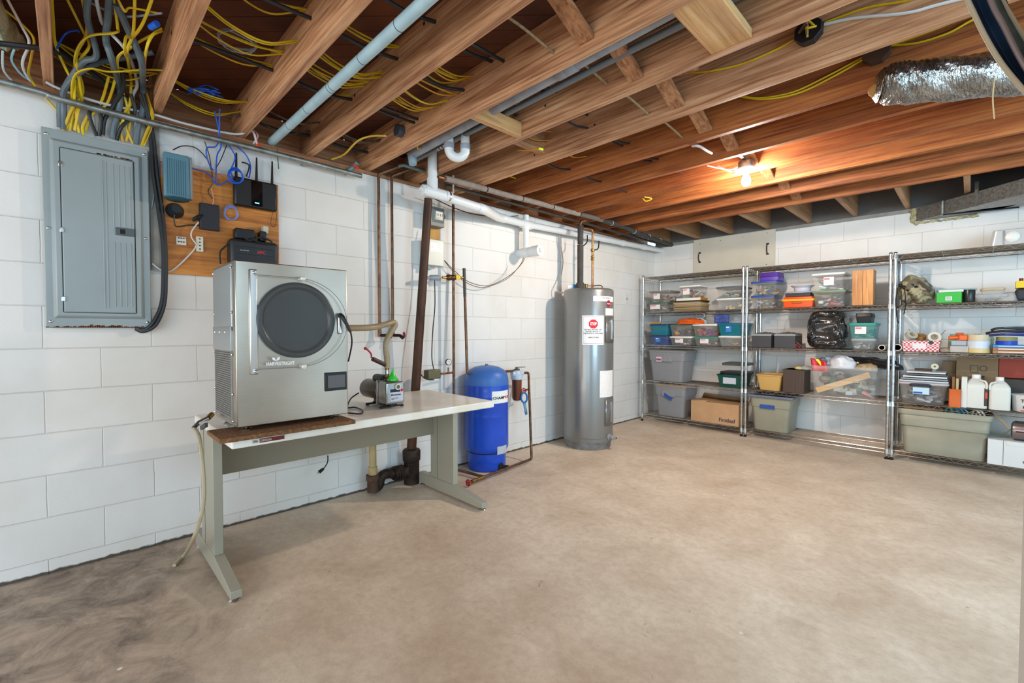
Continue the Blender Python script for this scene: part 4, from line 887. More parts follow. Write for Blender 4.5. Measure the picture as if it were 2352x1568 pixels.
t = thing('plug', 'black three-pin plug dangling below the bench panel', 'plug', at(738, 1080, x=.17))
MB().cyl(at(743, 1076, x=.17), at(733, 1084, x=.17), .0085, .012, seg=10).build('body', BLKM, t)
for k in range(3): MB().cyl(at(733 + k, 1082 + k, x=.17), at(728 + k, 1085 + k * 1.5, x=.17), .002, seg=6).build('pin', STEEL2, t)

# ------------------------------------------------------------------ copper pipes with hose taps
def pipe(pts, r, m_, name='pipe', parent=None, smooth=0, seg=12):
    return MB().tube(pts, r, seg, smooth=smooth).build(name, m_, parent)
def elbowed(mb, pts, r, rr_=0.02, seg=12, mi=0):
    """pipe with small rounded corners through the points"""
    P = [Vector(pts[0])]
    for i in range(1, len(pts) - 1):
        a, b, c = Vector(pts[i - 1]), Vector(pts[i]), Vector(pts[i + 1]); k = min(rr_, (a - b).length * .45, (c - b).length * .45)
        p = b + (a - b).normalized() * k; q = b + (c - b).normalized() * k
        for t_ in (0, .25, .5, .75, 1): P.append(p * (1 - t_) ** 2 + b * 2 * t_ * (1 - t_) + q * t_ * t_)
    P.append(Vector(pts[-1])); mb.tube(P, r, seg, smooth=0, mi=mi); return mb
def handwheel(c, axis, r, m_, parent, name='handwheel'):
    mb = MB(); c = Vector(c); d = Vector(axis).normalized(); a = d.orthogonal().normalized(); b = d.cross(a)
    P = [c + (a * math.cos(2 * PI * k / 24) + b * math.sin(2 * PI * k / 24)) * r * (1 + .10 * math.cos(12 * PI * k / 24)) for k in range(25)]
    mb.tube(P, r * .2, 8, smooth=0)
    for k in range(3):
        e = (a * math.cos(2 * PI * k / 6) + b * math.sin(2 * PI * k / 6)) * r; mb.bar(c - e, c + e, r * .22, r * .22, up=d)
    mb.cyl(c - d * r * .25, c + d * r * .25, r * .28, seg=10); return mb.build(name, m_, parent)
for k, (u, utop, lab, tip) in enumerate(((872, 875, 'left copper pipe of the pair dropping to a tap behind the clear hose', (915, 386)), (902, 902, 'right copper pipe of the pair, with a red wheel tap at its foot', (925, 396)))):
    X = .045
    pt = at(u, 770, x=X); y_ = pt.y
    top = Vector((X, y_, at(utop, 402 if k == 0 else 405, x=X).z))
    t = thing('supply_pipe', lab, 'pipe', (X, y_, pt.z))
    elbowed(MB(), [(X, y_, pt.z), top, top + Vector((.11 - .03 * k, .14, .075))], .0105).build('riser', COPPER, t)
    bend = top + Vector((.11 - .03 * k, .14, .075))
    q = bend + Vector((0, .34, -.005))
    elbowed(MB(), [bend - Vector((.02, .03, .012)), bend, q], .0125).build('overhead_run', VERDI, t)
    v0 = Vector((X, y_, pt.z))
    MB().cyl(v0 + Vector((0, 0, -.01)), v0 + Vector((0, 0, .04)), .014, seg=12).build('fitting', COPPER, t)
    tp = MB(); tp.cyl(v0, v0 + Vector((.05, .03, 0)), .011, seg=12); tp.cyl(v0 + Vector((.05, .03, 0)), v0 + Vector((.075, .045, -.02)), .012, .014, seg=12)
    tp.build('tap', IRON, t)
    handwheel(v0 + Vector((.062, .06, .005)), (1, .8, 0.1), .019, RED, t)

# ------------------------------------------------------------------ leaning brown pipe and cast iron drain
p0 = at(945, 1100, x=.075); p1 = at(984, 456, x=.27)
t = thing('waste_pipe', 'tall rusty brown pipe leaning against the wall beside the grey electrical boxes', 'pipe', (p0.x, p0.y, 0))
lean_top = Vector((p1.x, p1.y, p1.z)); lean_bot = Vector((.10, at(945, 1000, x=.10).y, .27))
MB().cyl(lean_bot, lean_top, .036, .030, seg=20).build('pipe', RUSTP, t)
t = thing('cast_iron_drain', 'black cast iron drain fitting with trap on the floor behind the bench', 'drain', (.1, lean_bot.y, 0))
c = Vector((.10, lean_bot.y, 0))
MB().lathe(c, (0, 0, 1), [(.058, 0), (.058, .17), (.066, .18), (.068, .25), (.06, .262), (.04, .262)], 24).build('hub', IRON, t)
tr = at(858, 1105, x=.12)
yt = tr.y
mb = MB(); mb.tube([(c.x, c.y - .05, .10), (c.x, c.y - .10, .105), (c.x, c.y - .16, .11)], .048, 18, smooth=3)
for k in range(4): mb.lathe((c.x, c.y - .085 - .02 * k, .105), (0, -1, 0), [(.05, -.006), (.056, 0), (.05, .006)], 20)
mb.tube([(c.x, c.y - .16, .11), (c.x, c.y - .22, .12), (c.x, c.y - .26, .10), (c.x, c.y - .275, .05), (c.x, c.y - .31, .035), (c.x + .005, yt + .02, .045), (c.x + .01, yt, .07)], .036, 18, smooth=6)
mb.build('trap', IRON, t)
MB().lathe((c.x + .01, yt, .02), (0, 0, 1), [(.04, 0), (.04, .08), (.047, .085), (.047, .12), (.036, .122)], 20).build('trap_hub', mat('brown_iron', '4b3327', .6, .3, '5e4333', 30, bump=.3), t)
t = thing('drain_pipe', 'yellowish old plastic pipe standing in the cast iron trap under the bench', 'pipe', (c.x + .01, yt, .13))
MB().lathe((c.x + .01, yt, .143), (0, 0, 1), [(.030, 0), (.032, .03), (.032, .055), (.026, .058), (.026, .54)], 20).build('pipe', mat('yellowed_pvc', 'b8a070', .5, 0, 'a48c5e', 9), t)

# ------------------------------------------------------------------ white PVC drain line
t = thing('pvc_drain_line', 'white plastic drain line with cleanout cap running under the joists along the left wall', 'drain pipe', (.3, 2.2, 2.1))
XA = .30
a = at(972, 436, x=XA); b = at(1105, 478, x=XA); v = at(993, 350, x=XA)
cl = at(1150, 500, x=.12); tee = at(1208, 515, x=.10); e = at(1527, 577, x=.10)
RP = .034
yA = a.y
MB().cyl((XA, yA + .01, a.z), (XA, b.y, b.z), RP, seg=24).build('pipe', PVC, t)
MB().cyl((XA, v.y, a.z), (XA, v.y, 2.56), RP, seg=24).build('riser', PVC, t)
mb = MB(); mb.cyl((XA, yA + .01, a.z), (XA, v.y + .10, a.z - .003), RP + .007, seg=24); mb.cyl((XA, v.y, a.z), (XA, v.y, a.z + .10), RP + .006, seg=24)
mb.lathe((XA, v.y + .11, a.z - .004), (0, 1, 0), [(RP + .004, 0), (RP + .008, .005), (RP + .008, .05), (RP + .004, .055)], 24)
mb.build('tee_fitting', PVC, t)
MB().lathe((XA, v.y + .13, a.z - .004), (0, 1, 0), [(RP + .0095, 0), (RP + .0095, .016)], 24).build('hose_clamp', STEEL2, t)
cp_ = MB().lathe((XA, yA + .012, a.z), (0, -1, 0), [(RP + .004, 0), (RP + .006, .004), (RP + .006, .018), (RP - .004, .022)], 8).build('cleanout_cap', PVC, t)
MB().box((XA - .013, yA - .03, a.z - .013), (XA + .013, yA - .008, a.z + .013)).build('cap_square', PVC, cp_, bevel=.002)
mb = MB(); P = [Vector((XA, b.y - .02, b.z)), Vector((XA, b.y + .03, b.z - .004)), Vector(((XA + cl.x) / 2, (b.y + cl.y) / 2, (b.z + cl.z) / 2)), Vector((cl.x, cl.y - .02, cl.z)), Vector((cl.x, cl.y + .05, cl.z))]
mb.tube(P, RP + .005, 20, smooth=5); mb.build('bend', PVC, t)
mb = MB(); mb.cyl((cl.x, cl.y + .03, cl.z), (.10, tee.y, tee.z), RP, seg=24); mb.cyl((.10, tee.y, tee.z), (.10, YB, e.z), RP - .003, seg=24)
mb.build('wall_run', PVC, t)
st = at(1212, 560, x=.10); stz = at(1212, 577, x=.16).z
mb = MB(); mb.cyl((.10, tee.y - .06, tee.z), (.10, tee.y + .07, tee.z - .001), RP + .008, seg=24); mb.cyl((.10, tee.y, tee.z + .085), (.10, tee.y, tee.z), RP * .85, seg=20)
mb.cyl((.10, tee.y, tee.z), (.10, tee.y, stz + .02), RP * .86, seg=20); mb.cyl((.10, tee.y, tee.z - .05), (.10, tee.y, tee.z), RP + .004, seg=20)
mb.build('branch_tee', PVC, t)
mb = MB(); mb.cyl((.0, tee.y, stz), (.25, tee.y, stz), .042, seg=26); mb.cyl((.19, tee.y, stz), (.285, tee.y, stz), .05, seg=26); mb.cyl((.05, tee.y, stz), (.15, tee.y, stz), .046, seg=26)
cb_ = mb.build('cleanout_body', PVC, t)
MB().box((.283, tee.y - .016, stz - .016), (.298, tee.y + .016, stz + .016)).build('cleanout_plug', flat('cfd6d2', .4), cb_, bevel=.002)
for yy in (4.1, 4.9, 5.4): MB().lathe((.10, yy, tee.z + (e.z - tee.z) * (yy - tee.y) / (YB - tee.y)), (0, 1, 0), [(RP + .002, 0), (RP + .002, .05)], 20).build('coupling', PVC, t)
for (yy, m_) in ((v.y + .04, 1), (v.y + .19, 0)):
    MB().box((XA - .001, yy - .008, a.z + RP), (XA + .001, yy + .008, JB + .02)).build('hanger_strap', GALV, t)
text('PVC  DWV  ASTM', t, (.10 + RP + .0012, tee.y - .17, tee.z - .002), (0, 1, 0), (0, 0, 1), .016, flat('7c7c80'))
# lower black foam and grey foam covered pipes along the wall top
t = thing('insulated_pipe', 'long foam-covered water pipe, grey then black, hung under the joists along the left wall', 'pipe', (.36, 3, 2.3))
s0 = at(1020, 409, x=.32); s1 = at(1385, 506, x=.32); s2 = at(1541, 562, x=.24)
n_ = 5
for k in range(n_):
    p = s0.lerp(s1, k / n_ + .006); q = s0.lerp(s1, (k + 1) / n_ - .002)
    MB().tube([p, (p + q) / 2 + Vector((0, 0, .002 * (-1) ** k)), q], .023, 14, smooth=2).build('foam_sleeve', FOAMG if k < 4 else mat('foam_mid', '6f655e', .85), t)
MB().cyl(s0 - (s1 - s0).normalized() * .05, s0 + (s1 - s0) * .02, .011, seg=12).build('bare_pipe', COPPERL, t)
MB().tube([s1 - Vector((0, .02, 0)), s1.lerp(s2, .3) + Vector((0, 0, .012)), s1.lerp(s2, .6) + Vector((0, 0, -.006)), Vector((s2.x, YB, s2.z))], .026, 14).build('black_sleeve', FOAMB, t)
for f in (.1, .4, .62, .8):
    c = s1.lerp(s2, f); MB().lathe(c + Vector((0, 0, .004)), (s2 - s1), [(.029, 0), (.029, .006)], 16).build('zip_tie', flat('b9b4aa'), t)
t = thing('water_pipe', 'thin dark water pipe running below the foam-covered pipe along the left wall', 'pipe', (.2, 3, 2.28))
l0 = at(1025, 425, x=.22); l1 = at(1538, 566, x=.18)
MB().cyl(l0, l1, .013, seg=12).build('pipe', flat('4a4038', .6, .3), t)

# pipes between the joists
t = thing('vent_pipe', 'long light blue plastic pipe hung below the joists in the upper left', 'pipe', at(625, 322, x=.02))
p = at(628, 322, x=.03); q = at(985, -5, y=p.y)
q.y = p.y
MB().cyl(p - (q - p).normalized() * .03, q + (q - p) * .25, .0245, seg=20).build('pipe', PVCB, t)
for f in (.17, .33, .505, .52, .70, .88): c = p.lerp(q, f); MB().cyl(c, c + (q - p).normalized() * .003, .0252, seg=20).build('seam', flat('22313a'), t)
t = thing('waste_pipe', 'thick lilac-grey plastic pipe running up between two joists in the centre', 'pipe', (.4, 1.80, 2.4))
yg = yj(4) + .15
p = at(930, 362, y=yg); q = at(1590, -5, y=yg)
p.x = max(p.x, .35); d_ = (q - p).normalized()
MB().cyl(p, q + d_ * 1.2, .033, seg=24).build('pipe', PVCG, t)
MB().lathe(p.lerp(q, .66), d_, [(.036, 0), (.038, .004), (.038, .05), (.036, .052), (.036, .056), (.038, .058), (.038, .11), (.036, .115)], 24).build('coupling', PVCG, t)
MB().cyl(p - d_ * .01, p + Vector((0, 0, -.075)), .033, .026, seg=20).build('elbow', mat('blue_grey_fitting', '94a9b8', .45), t)
t = thing('drain_pipe', 'thin dark grey pipe running beside the thick lilac-grey pipe between two joists', 'pipe', (.4, 1.9, 2.38))
yg2 = yj(4) + .26
p = at(940, 374, y=yg2); q = at(1640, 18, y=yg2); d_ = (q - p).normalized()
MB().cyl(p, q + d_ * 1.2, .0175, seg=16).build('pipe', flat('74797c', .35, .2), t)
for f in (.17, .185, .2): MB().lathe(p.lerp(q, f), d_, [(.021, 0), (.021, .008)], 14).build('clamp', STEEL2, t)
# white trap
t = thing('white_trap', 'white plastic drain trap curving down below the joists', 'trap', at(1050, 350, x=.75))
ctr = at(1050, 343, x=.75); rT = .052
dy = Vector((.55, .83, 0)).normalized()
P = [ctr - dy * rT + Vector((0, 0, .16))] + [ctr + dy * (-rT * math.cos(PI * k / 10)) - Vector((0, 0, rT * 1.0 * math.sin(PI * k / 10))) for k in range(11)] + [ctr + dy * rT + Vector((0, 0, .17))]
MB().tube(P, .029, 18, smooth=2).build('bend', PVC, t)
for s_ in (-1, 1): MB().cyl(ctr + dy * s_ * rT + Vector((0, 0, .0)), ctr + dy * s_ * rT + Vector((0, 0, .035)), .033, seg=20).build('collar', PVCG, t)

# ------------------------------------------------------------------ electrical boxes by the brown pipe
t = thing('backing_board', 'narrow yellow pine board behind the two grey electrical boxes', 'board', (.02, 2.05, 1.6))
MB().box((0.0, at(983, 500, x=.02).y, 1.72), (.022, at(1010, 500, x=.02).y, 2.14)).build('board', wood('board_pine', 'b98138', 'cf9846', 'd9a555', 2), t, bevel=.002)
def wallbox(u0, u1, v0, v1, depth, name, label, cat, m_):
    a = at(u0, v0, x=depth); b = at(u1, v1, x=depth); zc = at((u0 + u1) / 2, (v0), x=depth).z; z0 = at((u0 + u1) / 2, v1, x=depth).z
    t = thing(name, label, cat, (.022, (a.y + b.y) / 2, z0)); o = MB().box((.022, a.y, z0), (depth, b.y, zc)).build('housing', m_, t, bevel=.004)
    return t, o, a.y, b.y, z0, zc
DG = mat('grey_box', '6f7472', .45, .2)
t, o, ya, yb_, z0, z1 = wallbox(989, 1021, 476, 520, .11, 'outlet_box', 'weathered dark grey outlet box mounted above the pale grey box', 'electrical box', DG)
MB().frust(.0, .0, 0, 1, 1, 1, 1, 1) if False else None
v_, f_ = rim(.11, .125, ya + .012, yb_ - .006, z0 + .03, z1 - .012, .02); MB().add(v_, f_).build('cover', mat('grey_cover', '808582', .4, .3), t, bevel=.002)
MB().box((.124, ya + .04, z0 + .068), (.1275, yb_ - .03, z0 + .115)).build('outlet', flat('e2dccb'), t, bevel=.002)
for k in range(4): MB().box((.1272, ya + .047 + .016 * k, z0 + .078), (.1282, ya + .051 + .016 * k, z0 + .098)).build('slot', BLKM, t)
MB().tube([(.10, yb_, z1 - .04), (.10, yb_ + .012, z1 - .06), (.10, yb_, z1 - .08)], .004, 6).build('handle', BLKM, t)
t, o, ya, yb_, z0, z1 = wallbox(981, 1020, 550, 610, .10, 'disconnect_box', 'pale grey switch box with silver sticker, above the pipe union', 'electrical box', mat('pale_grey_box', 'b3b8b0', .4, .1))
MB().box((.10, ya + .03, z0 + .11), (.1008, yb_ - .008, z0 + .18)).build('silver_sticker', mat('silver_sticker', 'd0d0ce', .45, .3, 'a8a8a8', 60), t)
MB().cyl((.07, ya + .03, z0 - .035), (.07, ya + .03, z0), .012, seg=12).build('cable_gland', flat('8b979b', .4, .4), t)
cable([tuple(x) for x in (at(998, 632, x=.08), at(999, 700, x=.09), at(994, 760, x=.09), at(992, 820, x=.1), at(997, 850, x=.12))], BKC, .0045, 'black cord dropping straight from the pale grey switch box to the pressure switch', raw=True)
cable([tuple(x) for x in (at(984, 527, x=.07), at(981, 600, x=.09), at(978, 680, x=.09), at(970, 760, x=.10), at(961, 840, x=.10), at(975, 868, x=.12), at(997, 872, x=.13))], BKC, .0045, 'black cord hugging the rusty brown pipe and looping to the pressure switch', raw=True)
# valves between pipes
t = thing('check_valve', 'grey and brass valve assembly with a yellow tag between the upright pipes', 'valve', at(1020, 637, x=.10))
pts = [at(979, 638, x=.12), at(1000, 637, x=.12), at(1016, 637, x=.12), at(1025, 637, x=.12), at(1035, 637, x=.12), at(1046, 637, x=.12), at(1054, 638, x=.12), at(1065, 638, x=.12)]
MB().cyl(pts[0], pts[1], .013, seg=14).build('nipple', mat('grey_paint_pipe', '8d979c', .5), t)
MB().lathe(pts[0].lerp(pts[1], .35), pts[2] - pts[0], [(.014, 0), (.021, .01), (.021, .075), (.017, .09), (.013, .095)], 16).build('union', mat('grey_paint_pipe', '8d979c', .5), t)
MB().cyl(pts[2], pts[7], .010, seg=12).build('brass_nipple', BRASS, t)
MB().lathe(pts[3], pts[5] - pts[3], [(.012, 0), (.024, .012), (.027, .03), (.020, .045), (.024, .052), (.024, .08), (.016, .1)], 10).build('valve_body', mat('dark_brass', '64492c', .4, .8), t)
MB().box(pts[5] + Vector((.022, -.014, -.016)), pts[5] + Vector((.03, .03, .016))).build('yellow_tag', flat('e8c420'), t, bevel=.002)
# upright brown pipes
t = thing('riser_pipe', 'brown upright pipe rising from behind the bench to the white drain line', 'pipe', at(1042, 1060, x=.10))
p = at(1041, 462, x=.10); MB().cyl((.10, p.y, .05), (.10, p.y, 2.28), .0115, seg=14).build('pipe', COPPER, t)
yP = p.y
t = thing('filter_supply_pipe', 'brown pipe dropping right of the valve and turning to the water filter', 'pipe', at(1075, 860, x=.14))
FX = .17
fl = at(1187, 855, x=FX)
a0 = at(1066, 616, x=.12); a1 = at(1073, 858, x=FX); a2 = Vector((FX, fl.y - .045, at(1173, 852, x=FX).z))
elbowed(MB(), [a0, Vector((FX, a1.y, a1.z)), a2], .0115, .025).build('pipe', COPPER, t)
MB().cyl(a0, a0 + (a1 - a0) * .27, .0135, seg=12).build('threaded_end', flat('55504a', .5, .6), t)
# pressure switch and gauge
t = thing('pressure_switch', 'small olive-brown pressure switch with a round gauge on the riser pipe', 'pressure switch', at(998, 862, x=.12))
a = at(984, 850, x=.17); b = at(1013, 869, x=.17)
MB().box((.10, a.y, b.z), (.17, b.y, a.z)).build('housing', mat('switch_cover', '6a6447', .4, .3), t, bevel=.008)
ps = at(1013, 858, x=.12); MB().cyl(ps, (.10, yP, ps.z), .008, seg=10).build('nipple', COPPERL, t)
gz_ = Vector((.12, at(1030, 858, x=.12).y, ps.z))
MB().cyl(gz_, gz_ + Vector((0, 0, .045)), .007, seg=10).build('gauge_stem', COPPERL, t)
gc = at(1031, 831, x=.13)
g_ = MB().lathe(gc - Vector((.015, 0, 0)), (1, -.25, 0), [(.024, 0), (.026, .004), (.026, .02), (.023, .022)], 24).build('gauge_case', flat('3b3732', .3, .6), t)
MB().lathe(gc - Vector((.015, 0, 0)), (1, -.25, 0), [(.021, .0222), (.021, .0228)], 24).build('gauge_face', flat('e6e0d0'), g_)
MB().bar(gc + Vector((.0085, -.008, .008)), gc + Vector((.0085, .006, -.008)), .002, .0015).build('needle', BLKM, g_)
# low voltage wires
cable([tuple(x) for x in (at(1021, 598, x=.05), at(1040, 618, x=.06), at(1065, 640, x=.07), at(1090, 652, x=.08), at(1120, 656, x=.10), at(1150, 645, x=.12), at(1180, 625, x=.14), at(1200, 603, x=.16), at(1204, 592, x=.18))], BRC, .0028, 'upper of two thin brown wires sagging from the pale grey box to the white cleanout', raw=True)
cable([tuple(x) for x in (at(1020, 598, x=.045), at(1042, 625, x=.05), at(1070, 648, x=.06), at(1105, 660, x=.07), at(1140, 652, x=.09), at(1170, 636, x=.11), at(1195, 608, x=.14), at(1202, 592, x=.17))], BRC, .0028, 'lower of two thin brown wires sagging from the pale grey box to the white cleanout', raw=True)
cable([tuple(x) for x in (at(988, 452, x=.1), at(1010, 462, x=.08), at(1045, 478, x=.05), at(1090, 492, x=.04), at(1150, 498, x=.04), at(1190, 495, x=.04))], BKC, .004, 'dark cord strung along the wall just below the white drain line', raw=True)

# ------------------------------------------------------------------ blue pressure tank
TC = Vector((.196, 2.631, 0))
t = thing('pressure_tank', 'upright bright blue pressure tank on the floor beside the bench', 'pressure tank', TC)
BLUE = mat('tank_blue', '1450c8', .3, 0, '0f46b8', 5, coat=.3)
BLUE2 = mat('tank_blue_dusty', '3f6fb8', .42, 0, '3a68ae', 4)
mb = MB(); mb.lathe(TC + Vector((0, 0, .155)), (0, 0, 1), [(.150, -.01), (.170, .0), (.184, .03), (.186, .05), (.186, .30), (.1875, .305), (.184, .315), (.186, .322), (.184, .332), (.1865, .34), (.186, .46), (.1875, .465), (.186, .47), (.186, .56)], 48)
bd = mb.build('shell', BLUE, t)
MB().lathe(TC + Vector((0, 0, .155)), (0, 0, 1), [(.1865, .559), (.186, .60), (.176, .645), (.150, .68), (.10, .706), (.05, .716), (.0, .718)], 48).build('dome', BLUE2, t)
MB().lathe(TC, (0, 0, 1), [(.160, .004), (.163, .02), (.163, .15), (.155, .152)], 48).build('base_ring', BLUE, t)
MB().lathe(TC + Vector((0, 0, .148)), (0, 0, 1), [(.1655, 0), (.170, .004), (.166, .010)], 48).build('scuffed_seam', flat('161820', .8), t)
MB().cyl(TC + Vector((0, 0, .87)), TC + Vector((0, 0, .885)), .014, seg=12).build('air_valve', flat('6b7a86', .4), t)
MB().cyl(TC + Vector((.1, .04, .835)), TC + Vector((.1, .04, .862)), .005, seg=8).build('small_bolt', flat('6b7a86', .4), t)
def ang(u, c, r):   # angle of the visible cylinder point that lands on pixel column u
    best = None
    for k in range(720):
        a = 2 * PI * k / 720; p = Vector((c.x + r * math.cos(a), c.y + r * math.sin(a), 1.0)); d = p - CAM
        if (p - CAM).to_2d().dot(Vector((math.cos(a), math.sin(a)))) > 0: continue
        uu = 1176 + FPX * d.dot(RT) / d.dot(FW)
        if best is None or abs(uu - u) < best[0]: best = (abs(uu - u), a)
    return best[1] if best[1] < PI else best[1] - 2 * PI
def patch(c, r, a0, a1, z0, z1, m_, parent, name, n=14, label=None):
    mb = MB().grid(lambda a, b: Vector((c.x + r * math.cos(a0 + (a1 - a0) * a), c.y + r * math.sin(a0 + (a1 - a0) * a), z0 + (z1 - z0) * b)), n, 1)
    o = mb.build(name, m_, parent)
    if label: o['label'] = label
    return o
a0, a1 = ang(1130, TC, .1875), ang(1166, TC, .1875)
zt_, zb_ = at(1148, 897, x=TC.x + .17).z, at(1148, 925, x=TC.x + .17).z
pt_ = patch(TC, .1885, a0, a1, zb_, zt_, WHP, t, 'brand_label')
text('CHAMP', pt_, (0, 0, zb_ + .035), (0, 1, 0), (0, 0, 1), .030, flat('1c1c22'), bold=.001, wrap=(TC.x, TC.y, .1892, a0 + .025), xs=.8 * (a1 - a0) * .1885 / .125)
text('ION', pt_, (0, 0, zb_ + .035), (0, 1, 0), (0, 0, 1), .030, flat('d8301e'), bold=.001, wrap=(TC.x, TC.y, .1892, a0 + (a1 - a0) * .70), xs=.8 * (a1 - a0) * .1885 / .125)
patch(TC, .188, ang(1142, TC, .187), ang(1163, TC, .187), at(1150, 1041, x=TC.x + .17).z, at(1150, 1023, x=TC.x + .17).z, mat('data_sticker', 'cfd2d2', .5, 0, '9fa5ab', 160), t, 'data_sticker')
ha = ang(1150, TC, .163)
MB().lathe(TC + Vector((.155 * math.cos(ha), .155 * math.sin(ha), .035)), (math.cos(ha), math.sin(ha), 0), [(.032, 0), (.032, .012)], 20).build('pipe_opening', BLKM, t)

# ------------------------------------------------------------------ water filter and its pipes
t = thing('water_filter', 'wall water filter with pale head and brown see-through bowl, right of the blue tank', 'water filter', Vector((FX, fl.y, .8)))
hz = at(1187, 868, x=FX).z
MB().lathe((FX, fl.y, hz - .01), (0, 0, 1), [(.056, 0), (.058, .012), (.056, .035), (.042, .045), (.036, .075), (.026, .083)], 26).build('head', mat('pale_head', 'b9c8d6', .35), t)
MB().cyl((FX, fl.y - .065, hz + .045), (FX, fl.y + .075, hz + .042), .022, seg=16).build('ports', mat('pale_head', 'b9c8d6', .35), t)
MB().lathe((FX, fl.y, hz - .012), (0, 0, -1), [(.047, 0), (.046, .02), (.044, .17), (.036, .19), (.02, .197)], 26).build('bowl', mat('amber_bowl', '5c2e14', .12, 0, '7a3c17', 6, coat=.6), t)
MB().lathe((FX, fl.y, hz + .073), (0, 0, 1), [(.028, 0), (.028, .012), (.012, .016), (.012, .022)], 18).build('valve_cap', flat('4f4844', .4), t)
MB().bar((FX - .01, fl.y - .01, hz + .098), (FX + .035, fl.y + .075, hz + .1), .012, .006).build('bypass_lever', flat('3a3432', .4), t)
MB().cyl((FX, fl.y, hz + .09), (FX, fl.y, hz + .1), .01, seg=12).build('red_button', RED, t)
t = thing('filter_return_pipe', 'brown pipe from the filter down to the floor and back past the blue tank', 'pipe', (FX, fl.y + .15, 0))
b0 = Vector((FX, fl.y + .06, hz + .042)); b1y = at(1214, 860, x=FX).y; c1 = at(1221, 1055, z=.03)
fl2 = at(1083, 1106, z=.03)
bx = Vector((c1.x, c1.y, .03))
elbowed(MB(), [b0, Vector((FX, b1y, hz + .04)), Vector((bx.x, bx.y, .035)), Vector((fl2.x, fl2.y, .03))], .0115, .022).build('pipe', COPPER, t)
mb = MB(); mb.cyl(Vector((fl2.x, fl2.y, .03)).lerp(bx, .0), Vector((fl2.x, fl2.y, .03)).lerp(bx, .18), .014, seg=12); vb = mb.build('valve_body', BRASS, t)
dv = (Vector((fl2.x, fl2.y, 0)) - Vector((bx.x, bx.y, 0))).normalized()
handwheel(Vector((fl2.x, fl2.y, .031)) + dv * .035, dv, .022, RED, t)
MB().cyl(Vector((fl2.x, fl2.y, .031)), Vector((fl2.x, fl2.y, .031)) + dv * .035, .005, seg=8).build('valve_stem', BRASS, t)
tj = at(1112, 1095, z=.03); tk = at(1052, 1079, z=.03)
MB().cyl(tj, tk, .011, seg=12).build('tank_tee', COPPER, t)
MB().cyl(TC + Vector((.12 * math.cos(ha), .12 * math.sin(ha), .03)), at(1168, 1071, z=.03) , .012, seg=12).build('tank_stub', IRON, t)
v2 = at(1203, 897, x=FX + .04)
MB().cyl(Vector((FX, b1y + .01, at(1215, 893, x=FX).z)), v2, .009, seg=10).build('branch_tap', BRASS, t)
handwheel(v2, (1, -.6, 0), .0215, RED, t)
t = thing('filter_wrench', 'blue plastic ring wrench hanging from the red tap of the filter pipe', 'wrench', at(1205, 912, x=FX + .06))
X = FX + .055; wc = at(1204, 913, x=X); P = []
for k in range(33):
    a = 2 * PI * k / 32; P.append(wc + Vector((-.004 * math.sin(a), .039 * math.cos(a), .044 * math.sin(a))))
MB().tube(P, .0085, 8, smooth=0).build('ring', mat('wrench_blue', '1d6fb0', .35), t)
MB().bar(wc + Vector((0, .0, -.045)), at(1209, 952, x=X), .028, .010, up=(1, 0, 0)).build('handle', mat('wrench_blue2', '3f86ba', .35, 0, '86aec4', 50), t, bevel=.003)

# ------------------------------------------------------------------ water heater
HC = Vector((.358, 3.865, 0)); HR = .25
t = thing('water_heater', 'tall grey electric water heater with a red STOP notice near the back corner', 'water heater', HC)
HG = mat('heater_grey', '8a8986', .28, .55, '848380', 3, coat=.3)
hzt = 1.582
bd = MB().lathe(HC + Vector((0, 0, .075)), (0, 0, 1), [(HR - .006, 0), (HR, .003), (HR, hzt - .075 - .03), (HR - .004, hzt - .075 - .012), (HR - .018, hzt - .075), (HR - .03, hzt - .075 - .002), (.0, hzt - .075 - .002)], 64).build('jacket', HG, t)
MB().lathe(HC, (0, 0, 1), [(HR - .022, .001), (HR - .018, .03), (HR - .02, .055), (HR - .012, .06), (HR - .012, .078)], 56).build('base_ring', mat('base_grey', '8b8c8b', .6, .3, '77706a', 14), t)
MB().lathe(HC + Vector((0, 0, .112)), (0, 0, 1), [(HR + .0005, 0), (HR + .0025, .004), (HR + .0005, .008)], 56).build('lower_band', HG, t)
def hz_at(u, v, a): # height on the jacket at pixel v for jacket angle a
    x = HC.x + HR * math.cos(a); y = HC.y + HR * math.sin(a); d2 = (Vector((x, y, 0)) - Vector((CAM.x, CAM.y, 0)))
    d = FW + RT * ((u - 1176) / FPX) - UPV * ((v - 784) / FPX); k = (d2.x * d.x + d2.y * d.y) / (d.x ** 2 + d.y ** 2); return CAM.z + d.z * k
a0, a1 = ang(1337, HC, HR), ang(1386.5, HC, HR); am = (a0 + a1) / 2
z1, z0 = hz_at(1362, 724, am), hz_at(1362, 792, am)
nt_ = patch(HC, HR + .0012, a0, a1, z0, z1, WHP, t, 'stop_notice', label='white notice with a red STOP octagon')
fr = MB()
for (b0, b1, c0, c1) in ((.05, .95, .045, .055), (.05, .95, .945, .955), (.05, .057, .045, .955), (.943, .95, .045, .955)):
    fr.grid(lambda a, b: Vector((HC.x + (HR + .0018) * math.cos(a0 + (a1 - a0) * (b0 + (b1 - b0) * a)), HC.y + (HR + .0018) * math.sin(a0 + (a1 - a0) * (b0 + (b1 - b0) * a)), z0 + (z1 - z0) * (c0 + (c1 - c0) * b))), 10, 1)
fr.build('notice_border', flat('b98a88'), nt_)
wn = (a1 - a0) * HR; hn = z1 - z0; zc = z0 + hn * .71; oc = MB(); ro = wn * .215
NP = 8; pts_ = []
for k in range(NP):
    a = PI / 8 + k * PI / 4; pts_.append((ro * math.cos(a), ro * math.sin(a)))
